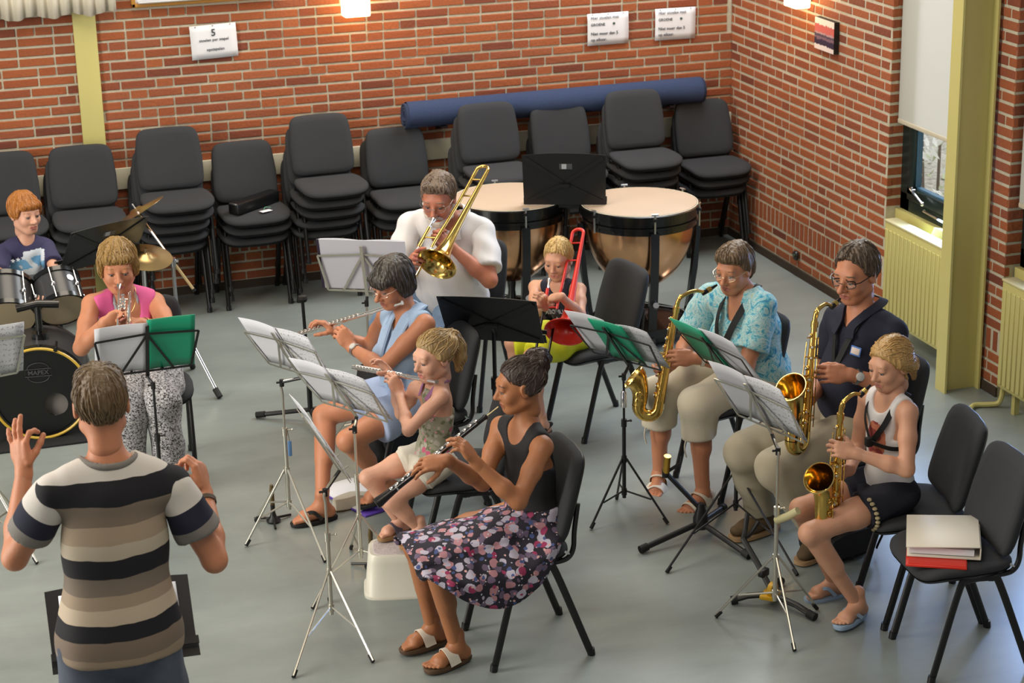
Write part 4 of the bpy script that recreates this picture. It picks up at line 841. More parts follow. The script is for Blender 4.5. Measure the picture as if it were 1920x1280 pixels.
# ---------------------------------------------------------------- bodies: smooth distance fields turned into one surface
A = lambda *q: np.array(q, dtype=np.float64)
def nrm(v): v = np.asarray(v, float); return v/max(np.linalg.norm(v), 1e-9)
class SDF:
    def __init__(s, lo, hi, h):
        s.h = h; s.lo = np.floor(np.asarray(lo)/h)*h-2*h; s.n = np.ceil((np.asarray(hi)-s.lo)/h).astype(int)+4
        s.d = np.full(s.n, .3, np.float32); s.ax = [(s.lo[i]+np.arange(s.n[i])*h) for i in range(3)]
    def sub(s, lo, hi):
        a = np.clip(np.floor((np.asarray(lo)-s.lo)/s.h).astype(int), 0, s.n); b = np.clip(np.ceil((np.asarray(hi)-s.lo)/s.h).astype(int)+1, 0, s.n)
        sl = tuple(slice(a[i], b[i]) for i in range(3))
        return sl, s.ax[0][sl[0]][:, None, None], s.ax[1][sl[1]][None, :, None], s.ax[2][sl[2]][None, None, :]
    def _un(s, sl, d, k):
        o = s.d[sl]
        if o.size == 0: return
        hh = np.maximum(k-np.abs(o-d), 0)/k if k > 0 else 0
        s.d[sl] = np.minimum(o, d)-hh*hh*k*.25
    def _sb(s, sl, d, k):
        o = s.d[sl]
        if o.size == 0: return
        hh = np.maximum(k-np.abs(o+d), 0)/k
        s.d[sl] = np.maximum(o, -d)+hh*hh*k*.25
    def cap(s, a, b, ra, rb=None, k=.02, sq=None, sub=False):
        """round cone; sq=(direction, factor) flattens it along a direction"""
        rb = ra if rb is None else rb; a = np.asarray(a, float); b = np.asarray(b, float); R = max(ra, rb)+k+2*s.h
        sl, X, Y, Z = s.sub(np.minimum(a, b)-R, np.maximum(a, b)+R); px, py, pz = X-a[0], Y-a[1], Z-a[2]; ba = b-a; f = 1
        if sq is not None:
            n, fc = nrm(sq[0]), sq[1]; g = 1/fc-1; q = px*n[0]+py*n[1]+pz*n[2]
            px, py, pz = px+g*q*n[0], py+g*q*n[1], pz+g*q*n[2]; ba = ba+n*(ba@n)*g; f = (1+fc)/2
        L = max(ba@ba, 1e-9); t = np.clip((px*ba[0]+py*ba[1]+pz*ba[2])/L, 0, 1)
        d = (np.sqrt((px-t*ba[0])**2+(py-t*ba[1])**2+(pz-t*ba[2])**2)-(ra+(rb-ra)*t))*f
        (s._sb if sub else s._un)(sl, d.astype(np.float32), k); return s
    def ell(s, c, r, F=None, k=.02, sub=False):
        c = np.asarray(c, float); r = np.asarray(r, float)*np.ones(3); F = np.eye(3) if F is None else np.asarray(F); R = r.max()+k+2*s.h
        sl, X, Y, Z = s.sub(c-R, c+R); p = (X-c[0], Y-c[1], Z-c[2]); k0 = 0; k1 = 0
        for i in range(3):
            q = p[0]*F[i][0]+p[1]*F[i][1]+p[2]*F[i][2]; k0 = k0+(q/r[i])**2; k1 = k1+(q/r[i]**2)**2
        k0 = np.sqrt(k0); d = k0*(k0-1)/np.maximum(np.sqrt(k1), 1e-6)
        (s._sb if sub else s._un)(sl, d.astype(np.float32), k); return s
    def cut(s, fn, k=.006):          # keep where fn < 0
        X, Y, Z = s.ax[0][:, None, None], s.ax[1][None, :, None], s.ax[2][None, None, :]
        f = np.broadcast_to(fn(X, Y, Z), s.d.shape).astype(np.float32); hh = np.maximum(k-np.abs(s.d-f), 0)/k; s.d = np.maximum(s.d, f)+hh*hh*k*.25; return s
    def plane(s, p, n, k=.006):      # keep the side n points away from
        n = nrm(n); c = float(np.asarray(p)@n); return s.cut(lambda X, Y, Z: X*n[0]+Y*n[1]+Z*n[2]-c, k)
    def mesh(s):
        d = s.d; ins = d < 0; n = np.array(d.shape)
        c = np.zeros(n-1, np.int8)
        for i in (0, 1):
            for j in (0, 1):
                for k in (0, 1): c += ins[i:n[0]-1+i, j:n[1]-1+j, k:n[2]-1+k]
        m = (c > 0) & (c < 8); I = np.argwhere(m); idx = np.full(m.shape, -1, np.int64); idx[m] = np.arange(len(I))
        acc = np.zeros((len(I), 3)); cnt = np.zeros(len(I)); C = {}
        for i in (0, 1):
            for j in (0, 1):
                for k in (0, 1): C[i, j, k] = d[I[:, 0]+i, I[:, 1]+j, I[:, 2]+k]
        for a in C:
            for ax in range(3):
                if a[ax] == 0:
                    b = list(a); b[ax] = 1; v0, v1 = C[a], C[tuple(b)]; x = (v0 < 0) != (v1 < 0); t = np.where(x, v0/np.where(x, v0-v1, 1), 0)
                    p = np.tile(np.array(a, float), (len(I), 1)); p[:, ax] = t; acc[x] += p[x]; cnt[x] += 1
        vs = s.lo+(I+acc/cnt[:, None])*s.h; F = []
        for ax in range(3):
            u, v = (ax+1) % 3, (ax+2) % 3; sl0 = [slice(None)]*3; sl1 = [slice(None)]*3; sl0[ax] = slice(0, n[ax]-1); sl1[ax] = slice(1, n[ax])
            x = ins[tuple(sl0)] != ins[tuple(sl1)]; E = np.argwhere(x); E = E[(E[:, u] > 0) & (E[:, v] > 0) & (E[:, u] < n[u]-1) & (E[:, v] < n[v]-1)]
            fl = ins[tuple(sl0)][E[:, 0], E[:, 1], E[:, 2]]; q = []
            for du, dv in ((-1, -1), (0, -1), (0, 0), (-1, 0)):
                P = E.copy(); P[:, u] += du; P[:, v] += dv; q.append(idx[P[:, 0], P[:, 1], P[:, 2]])
            q = np.stack(q, 1); q[~fl] = q[~fl][:, ::-1]; F.append(q)
        return vs, np.concatenate(F)
def wob(P, amp, freq, seed=0, axis=None):
    r = np.random.default_rng(seed); o = np.zeros(len(P))
    for i in range(6):
        k = r.normal(size=3)
        if axis is not None: k = k*np.asarray(axis)
        o += np.sin(P@(k*freq)+r.random()*6.28)
    return o*amp/2.4
def vnormals(vs, fs):
    n = np.cross(vs[fs[:, 2]]-vs[fs[:, 0]], vs[fs[:, 3]]-vs[fs[:, 1]]); N = np.zeros_like(vs)
    for i in range(4): np.add.at(N, fs[:, i], n)
    return N/np.maximum(np.linalg.norm(N, axis=1), 1e-12)[:, None]
def np_obj(name, pieces, mats, parent, matfn=None, crease=None):
    vs = []; fs = []; o = 0
    for v, f in pieces: vs.append(v); fs.append(f+o); o += len(v)
    vs = np.concatenate(vs); fs = np.concatenate(fs)
    if crease:
        amp, fr, sd, axs = crease; vs = vs+vnormals(vs, fs)*wob(vs, amp, fr, sd, axs)[:, None]
    W = vs
    if parent is not None: Mi = np.array(wmat(parent).inverted()); vs = vs@Mi[:3, :3].T+Mi[:3, 3]
    me = bpy.data.meshes.new(name); me.vertices.add(len(vs)); me.vertices.foreach_set('co', vs.astype(np.float32).ravel())
    me.loops.add(len(fs)*4); me.loops.foreach_set('vertex_index', fs.astype(np.int32).ravel()); me.polygons.add(len(fs))
    me.polygons.foreach_set('loop_start', np.arange(0, len(fs)*4, 4, dtype=np.int32)); me.polygons.foreach_set('loop_total', np.full(len(fs), 4, np.int32))
    for m in (mats if isinstance(mats, (list, tuple)) else [mats]): me.materials.append(m)
    if matfn is not None: me.polygons.foreach_set('material_index', matfn(W[fs].mean(1)).astype(np.int32))
    me.polygons.foreach_set('use_smooth', np.ones(len(fs), bool)); me.update(calc_edges=True); me.validate()
    return put(name, me, parent)
def skin_mat(name, col):
    m = mat(name, col, .5, var=.06, vscale=14, bump=.08, bscale=160); b = m.node_tree.nodes['Principled BSDF']
    b.inputs['Subsurface Weight'].default_value = .12; b.inputs['Subsurface Radius'].default_value = (.02, .008, .004); b.inputs['Subsurface Scale'].default_value = .4; return m
def hair_mat(name, col, var=.35):
    if name in MATS: return MATS[name]
    m, nt, b = nodes(name); N = nt.nodes; L = nt.links; tc = N.new('ShaderNodeTexCoord'); mp = N.new('ShaderNodeMapping'); mp.inputs['Scale'].default_value = (7, 7, 1.2); L.new(tc.outputs['Object'], mp.inputs[0])
    n = N.new('ShaderNodeTexNoise'); n.inputs['Scale'].default_value = 26; n.inputs['Detail'].default_value = 4; L.new(mp.outputs[0], n.inputs['Vector']); ge = N.new('ShaderNodeNewGeometry')
    ad = N.new('ShaderNodeMath'); ad.operation = 'ADD'; L.new(n.outputs['Fac'], ad.inputs[0]); L.new(ge.outputs['Random Per Island'], ad.inputs[1])
    r = N.new('ShaderNodeMapRange'); r.inputs['From Min'].default_value = .3; r.inputs['From Max'].default_value = 1.5; r.inputs['To Min'].default_value = 1-var*1.1; r.inputs['To Max'].default_value = 1+var*1.3; L.new(ad.outputs[0], r.inputs['Value'])
    vm = N.new('ShaderNodeVectorMath'); vm.operation = 'SCALE'; vm.inputs[0].default_value = col[:3]; L.new(r.outputs[0], vm.inputs['Scale']); L.new(vm.outputs[0], b.inputs['Base Color']); b.inputs['Roughness'].default_value = .42
    bp = N.new('ShaderNodeBump'); bp.inputs['Strength'].default_value = .5; bp.inputs['Distance'].default_value = .004; L.new(n.outputs['Fac'], bp.inputs['Height']); L.new(bp.outputs[0], b.inputs['Normal']); MATS[name] = m; return m

def lens_mat():
    m, nt, b = nodes('lens'); N = nt.nodes; L = nt.links; t = N.new('ShaderNodeBsdfTransparent'); t.inputs[0].default_value = (.9, .92, .95, 1); g = N.new('ShaderNodeBsdfGlossy'); g.inputs['Roughness'].default_value = .15
    mx = N.new('ShaderNodeMixShader'); mx.inputs[0].default_value = .04; L.new(t.outputs[0], mx.inputs[1]); L.new(g.outputs[0], mx.inputs[2]); L.new(mx.outputs[0], N['Material Output'].inputs[0]); return m
LENS = lens_mat()
from mathutils import kdtree
class Person:
    def __init__(s, name, label, J, face, sz=1., g=1., hs=1., hup=(0, 0, 1), group=None, skin=None, base=None, lips=(170, 96, 84)):
        s.J = {k: A(*v) for k, v in J.items()}; J = s.J; s.sz, s.g, s.hs = sz, g, hs
        s.lat = nrm(J['sL']-J['sR']); s.up = nrm(J['nk']-J['hip']); s.fr = nrm(np.cross(s.lat, s.up)); s.lat = nrm(np.cross(s.up, s.fr))
        fy = nrm(face); fz = nrm(A(*hup)-fy*(A(*hup)@fy)); fx = np.cross(fz, fy)*-1   # x = person's left
        fx = np.cross(fz, fy); fx = -nrm(np.cross(fy, fz)); s.HF = np.stack([fx, fy, fz])
        s.T = np.linalg.norm(J['nk']-J['hip']); b = base if base is not None else (J['hip'][0], J['hip'][1], 0)
        s.t = thing('person', label, 'person', b, 0, group); s.skin = skin; s.pieces = []; s.lipcol = lips
        s.hipw = .088*sz*(.9+.1*g)
        s.hL = J['hip']+s.lat*s.hipw; s.hR = J['hip']-s.lat*s.hipw
    def H(s, x, y, z): return s.J['hd']+s.hs*(s.HF[0]*x+s.HF[1]*y+s.HF[2]*z)
    def box(s, keys, pad):
        P = np.array([s.J[k] if isinstance(k, str) else k for k in keys]); return P.min(0)-pad, P.max(0)+pad
    # ---- primitives shared by skin and clothes; o = offset outwards
    def torso(s, S, o=0, bust=0, belly=0, shoulders=True, wide=1.):
        J, sz, g, u, f, l = s.J, s.sz, s.g, s.up, s.fr, s.lat; T = s.T; h = J['hip']; K = .05*sz
        S.ell(h+u*.02, A(.168*g*wide, .118*g, .115)*sz+o, [l, f, u], K)
        S.cap(h+u*.05*sz, h+u*T*.55, .140*g*sz*wide+o, .132*g*sz*wide+o, K, (f, .74))
        S.cap(h+u*T*.55, J['nk']-u*.12*sz, .138*(.5+.5*g)*sz+o, .138*(.5+.5*g)*sz+o, K, (f, .68))
        if belly: S.ell(h+u*T*.32+f*.05*sz, A(.145*g, .10+belly, .17)*sz+o, [l, f, u], .06)
        if bust:
            for q in (-1, 1): S.ell(J['nk']-u*.205*sz+f*(.085*sz)+l*q*.075*sz, A(.066, .045+bust, .062)*sz+o, [l, f, u], .035)
        if shoulders:
            for k in ('sL', 'sR'):
                S.cap(J['nk']-u*.085*sz, J[k], .066*sz+o, .048*sz*(.7+.3*g)+o, .04*sz)
                S.cap(J['nk']+u*.0*sz, J['nk']*.35+J[k]*.65+u*.012*sz, .044*sz+o, .034*sz+o, .04*sz)
        return s
    def neck(s, S, o=0):
        S.cap(s.J['nk']-s.up*.05*s.sz, s.H(0, -.02, -.05), .056*s.sz*(.8+.2*s.g)+o, .050*s.hs*(.8+.2*s.g)+o, .03); return s
    def arm(s, S, q, o=0, upto=None, fore=True):
        J, sz = s.J, s.sz; g = .65+.35*s.g; a, b, c = J['s'+q], J['e'+q], J['w'+q]
        S.cap(a, a+(b-a)*.45, .048*sz*g+o, .046*sz*g+o, .02); S.cap(a+(b-a)*.45, b, .046*sz*g+o, .038*sz*g+o, .02)
        if fore:
            S.cap(b, b+(c-b)*.35, .038*sz*g+o, .040*sz*g+o, .02); S.cap(b+(c-b)*.35, c, .040*sz*g+o, .0255*sz+o, .02)
        return s
    def leg(s, S, q, o=0, shin=True, flare=0):
        J, sz, g = s.J, s.sz, .55+.45*s.g; a = s.hL if q == 'L' else s.hR; b, c = J['k'+q], J['a'+q]
        S.cap(a, a+(b-a)*.5, .088*sz*g+o, .078*sz*g+o, .03); S.cap(a+(b-a)*.5, b, .078*sz*g+o, .055*sz*g+o, .03)
        if shin:
            d = nrm(c-b); back = nrm(np.cross(np.cross(d, nrm(b-a)), d)) if abs(d@nrm(b-a)) < .98 else s.fr; back = -back if back@(b-a) > 0 else back
            S.cap(b, c, .050*sz*g+o, .034*sz+o+flare, .03); S.cap(b+(c-b)*.18+back*.016*sz, b+(c-b)*.48+back*.014*sz, .046*sz*g+o, .042*sz*g+o, .03)
        return s
    # ---- skin
    def body(s, legs='LR', shin='LR', arms='LR', bust=0, belly=0, h=.0085):
        J = s.J; keys = [k for k in J if k != 'hd']
        lo, hi = s.box(keys, .2*s.sz); S = SDF(lo, hi, h); s.torso(S, 0, bust, belly); s.neck(S)
        for q in arms: s.arm(S, q)
        for q in legs: s.leg(S, q, 0, q in shin)
        s.pieces.append(S.mesh()); return s
    def foot(s, q, fd, h=.0045, toes=True, up=(0, 0, 1)):
        J, sz = s.J, s.sz; a = J['a'+q]; f = nrm(fd); u = nrm(A(*up)-f*(A(*up)@f)); l = np.cross(u, f); sd = 1 if q == 'L' else -1
        S = SDF(a-.24*sz, a+.24*sz, h); z = -.048*sz
        S.cap(a+u*.06*sz, a, .035*sz, .034*sz, .02); S.cap(a, a-f*.035*sz+u*z*.75, .032*sz, .030*sz, .02); S.cap(a-f*.03*sz+u*z*.78, a+f*.09*sz+u*z*.86, .030*sz, .026*sz, .02)
        S.cap(a+f*.01*sz+u*(-.005), a+f*.10*sz+u*z*.72, .032*sz, .022*sz, .03); S.cap(a+f*.10*sz+u*z*.9+l*.022*sz, a+f*.10*sz+u*z*.9-l*.022*sz, .020*sz, .020*sz, .02)
        for i, (x, y, L, r) in enumerate(((-.030, .115, .042, .0115), (-.011, .12, .038, .0085), (.005, .117, .034, .008), (.019, .11, .030, .0075), (.032, .10, .025, .007))):
            p = a+f*y*sz+u*(z*1.0)+l*x*sd*sz; S.cap(p, p+f*L*sz-u*.002, r*sz, r*sz*.92, .005)
        s.pieces.append(S.mesh()); s.__dict__.setdefault('feet', {})[q] = (a, f, u, l, sd); return s
    def hand(s, q, f, n, curl=(35, 45, 25), spread=5, thumb=(.6, .7, .35), hsz=None, per=None, h=.0036, tcurl=20):
        sc = hsz or s.sz; W = s.J['w'+q]; f = nrm(f); n = nrm(n-f*(np.asarray(n, float)@f)); t = np.cross(f, n) if q == 'R' else np.cross(n, f)
        S = SDF(W-.22*sc, W+.22*sc, h); el = nrm(W-s.J['e'+q])
        S.cap(W-el*.07*s.sz, W, .0285*s.sz, .0255*sc, .02); S.cap(W, W+f*.03*sc, .0255*sc, .026*sc, .02, (n, .75))
        S.ell(W+f*.055*sc, A(.050, .041, .0165)*sc, [f, t, n], .012); S.cap(W+f*.025*sc+t*.012*sc+n*.006*sc, W+f*.05*sc+t*.03*sc+n*.008*sc, .018*sc, .013*sc, .012)
        tips = []
        for i, (kf, kt, L) in enumerate(((.094, .030, .072), (.098, .010, .080), (.092, -.010, .074), (.081, -.029, .058))):
            c = per[i] if per else curl; p = W+f*kf*sc+t*kt*sc; sp = math.radians(spread*(1.5-i)); ff = nrm(f*math.cos(sp)+t*math.sin(sp)); ang = 0; r = (.0096, .0098, .0092, .0082)[i]*sc
            S.cap(W+f*.05*sc+t*kt*.9*sc, p, .012*sc, r*1.12, .01)
            for sgm, (fr_, cc) in enumerate(zip((.46, .30, .24), c)):
                ang += math.radians(cc); d = ff*math.cos(ang)+n*math.sin(ang); e = p+d*L*fr_*sc; S.cap(p, e, r, r*.92, .004); p = e; r *= .92
            tips.append(p)
        p = W+f*.032*sc+t*.030*sc; d = nrm(f*thumb[0]+t*thumb[1]+n*thumb[2]); r = .0125*sc
        for i, L in enumerate((.038, .032, .026)):
            e = p+d*L*sc; S.cap(p, e, r, r*.9, .006); p = e; r *= .88; a = math.radians(tcurl); d = nrm(d*math.cos(a)+(f*.6+n*.6-t*.5)*math.sin(a))
        s.pieces.append(S.mesh()); return tips
    def head(s, child=False, nose=1., jaw=1., h=.0042, beardy=0, mouth=0):
        S = SDF(s.H(0, 0, 0)-.175*s.hs, s.H(0, 0, 0)+.175*s.hs, h*max(s.hs, .85)); F = s.HF; q = s.hs; E = lambda c, r, k=.02, sub=False: S.ell(s.H(*c), A(*r)*q, F, k*q, sub); Cp = lambda a, b, ra, rb, k=.015, sub=False: S.cap(s.H(*a), s.H(*b), ra*q, rb*q, k*q, None, sub)
        E((0, -.018, .030), (.076, .096, .088)); E((0, .024, -.030), (.060*jaw, .066, .078), .03)
        Cp((0, .062, -.094), (0, .058, -.088), .022*jaw, .026*jaw, .03)
        for x in (-1, 1):
            Cp((x*.052*jaw, -.005, -.062), (x*.022, .05, -.092), .018, .018, .03); E((x*.036, .058, -.030), (.026, .024, .026), .025)
            E((x*.0315, .094, .004), (.017, .014, .0115), .014, True)
            E((x*.0315, .0760, .0052), (.0168, .0148, .0112), .005)
        Cp((-.034, .073, .027), (.034, .073, .027), .014, .014, .02)
        nz = .028*nose if not child else .021
        Cp((0, .082, .010), (0, .086+nz*.9, -.028), .0085, .0105, .016); E((0, .087+nz, -.033), (.0115, .010, .0095), .01)
        for x in (-1, 1): E((x*.011, .080+nz*.6, -.036), (.0085, .011, .008), .008)
        Cp((-.019, .083, -.0625), (.019, .083, -.0625), .0065, .0065, .008); Cp((0, .0885, -.0615), (0, .088, -.0625), .0065, .0065, .01); Cp((-.015, .083, -.0735), (.015, .083, -.0735), .0072, .0072, .008)
        Cp((-.021, .0895, -.068), (.021, .0895, -.068), .0022, .0022, .004, True)
        for x in (-1, 1):
            E((x*.079, -.008, -.004), (.0085, .020, .032), .01); E((x*.087, -.004, -.002), (.006, .010, .019), .006, True)
        Cp((0, -.025, -.04), (0, -.03, -.12), .052, .050, .03)
        s.pieces.append(S.mesh()); s.headdone = True
        return s
    def finish(s, iris=(70, 50, 34)):
        c = s.H(0, .084, -.068); F = s.HF; q = s.hs
        def mf(P):
            d = (P-c)@F.T/q; return ((np.abs(d[:, 0]) < .023-.2*np.abs(d[:, 1])*0) & (np.abs(d[:, 2]) < .0125-.35*np.abs(d[:, 0])*.9) & (d[:, 1] > -.001))
        s.bodyo = np_obj('body', s.pieces, [s.skin, mat(s.skin.name+'_lips', srgb(*s.lipcol), .4)], s.t, mf)
        for x in (-1, 1):
            e = MB(); R = Matrix(F.T.tolist()); e.ell(V(s.H(x*.0315, .0775, .0005)), .0128*q, 16, 10); e.mi = 1; p = s.H(x*.0315, .0775, .0005)+F[1]*.0098*q-F[2]*.004*q; e.ell(V(p), (.0058*q, .0036*q, .0058*q), 12, 8, R)
            e.build('eye', [mat('eye_white', srgb(150, 138, 130), .3), mat('iris%d' % iris[0], srgb(*[q*.55 for q in iris]), .2)], s.t, world=True)
            b = MB(); b.tube([V(s.H(x*(.0315+dx), .0905-abs(dx)*.25, .0035-.10*abs(dx))) for dx in lerpl(-.0145, .0145, 7)], .0016*q, 5, flat=.6); b.build('eyelash', mat('lash', srgb(44, 30, 24), .7), s.t, world=True)
        return s
    def brows(s, M, th=.0035, z=.026):
        for x in (-1, 1):
            b = MB(); b.tube([V(s.H(x*(.033+dx), .0895-abs(dx+.004)*.30-max(0, dx)*.3, z+.002-2.2*dx*dx*10*.3)) for dx in lerpl(-.018, .021, 8)], th*s.hs, 6, flat=.7); b.build('eyebrow', M, s.t, world=True)
    def hair(s, M, line, r=(.086, .108, .098), c=(0, -.020, .032), extra=None, rough=.0018, rf=170, ear=True, k=.02, h=.0045, pad=.20, tie=None, nst=330, slen=.014, mess=.25):
        S = SDF(s.H(0, 0, 0)-pad*s.hs, s.H(0, 0, 0)+pad*s.hs, h*max(s.hs, .85)); F, q = s.HF, s.hs; S.ell(s.H(*c), A(*r)*q, F, .01)
        ys = [p[0]*q for p in line]; zs = [p[1]*q for p in line]; hd = s.J['hd']
        def fld(X, Y, Z):
            x, y, z = X-hd[0], Y-hd[1], Z-hd[2]; ly = x*F[1][0]+y*F[1][1]+z*F[1][2]; lz = x*F[2][0]+y*F[2][1]+z*F[2][2]; lx = x*F[0][0]+y*F[0][1]+z*F[0][2]
            yy = ly+np.abs(lx)*-.25; return np.interp(yy, ys, zs)-lz
        S.cut(fld, .02*q)
        if extra: extra(S)
        v, f = S.mesh(); N = vnormals(v, f); L = (v-hd)@F.T; v = v+N*(wob(L, rough*q, rf, 3, (1, 1, .25))+wob(L, rough*.7*q, rf*2.1, 5, (1, 1, .2)))[:, None]
        s.strands(v, N, M, tie, nst, slen, mess)
        return np_obj('hair', [(v, f)], M, s.t)
    def strands(s, v, N, M, tie, n, slen, mess):
        F, q = s.HF, s.hs; kd = kdtree.KDTree(len(v)); [kd.insert(p, i) for i, p in enumerate(v)]; kd.balance(); r = np.random.default_rng(5); b = MB(); cr = s.H(0, -.045, .15)
        T = None if tie is None else s.H(*tie)
        for k in range(n):
            i = int(r.integers(len(v))); p = v[i]+N[i]*.001; pts = []; off = nrm(r.normal(size=3))*mess
            for j in range(7):
                pts.append(V(p)); nn = N[i]
                d = nrm(p-cr)+F[2]*-.25 if T is None or (p-T)@F[1] < 0 else nrm(T-p)
                d = d+off; d = nrm(d-nn*(d@nn)); p2 = p+d*slen*q; co, i2, ds = kd.find(p2)
                if ds > .02: break
                i = i2; p = np.array(co)+N[i]*(.0012+.0012*math.sin(j*.6))*q
            if len(pts) >= 3: L_ = len(pts); b.tube(pts, [.0021*q*(1-.75*abs(2*j/(L_-1)-1)**2) for j in range(L_)], 4, cap=False)
        if b.v: o = b.build('hair_strands', M, s.t, world=True); o['kind'] = 'stuff'
    def cloth(s, name, pieces, M, crease=(.0025, 38, 1, None), matfn=None):
        return np_obj(name, pieces, M, s.t, matfn, crease)
    def spectacles(s, M, dark=False, w=.034, hgt=.017, lens=True):
        P = s.H; o = MB()
        for x in (-1, 1):
            o.tube([V(P(x*.034+w*.72*sx, .104-.02*abs(sx), -.002+hgt*sz_)) for sx, sz_ in [sq(2*math.pi*i/20, .6) for i in range(20)]], (.0022 if dark else .0011)*s.hs, 6, closed=True)
            o.tube([V(P(x*.058, .094, .002)), V(P(x*.075, .07, .004)), V(P(x*.082, .0, .006)), V(P(x*.08, -.02, -.006))], (.0022 if dark else .0012)*s.hs, 6)
        o.tube([V(P(-.011, .107, .0)), V(P(0, .11, .003)), V(P(.011, .107, 0))], .0016*s.hs, 6)
        g = o.build('spectacles', M, s.t, world=True)
        if lens:
            for x in (-1, 1):
                m = MB(); pts = [V(P(x*.034+w*.70*sx, .1035-.02*abs(sx), -.002+hgt*.97*sz_)) for sx, sz_ in [sq(2*math.pi*i/20, .6) for i in range(20)]]; m.add([q for q in pts], [tuple(range(20))]); l = m.build('lens', LENS, g, world=True, smooth=False)
        return g
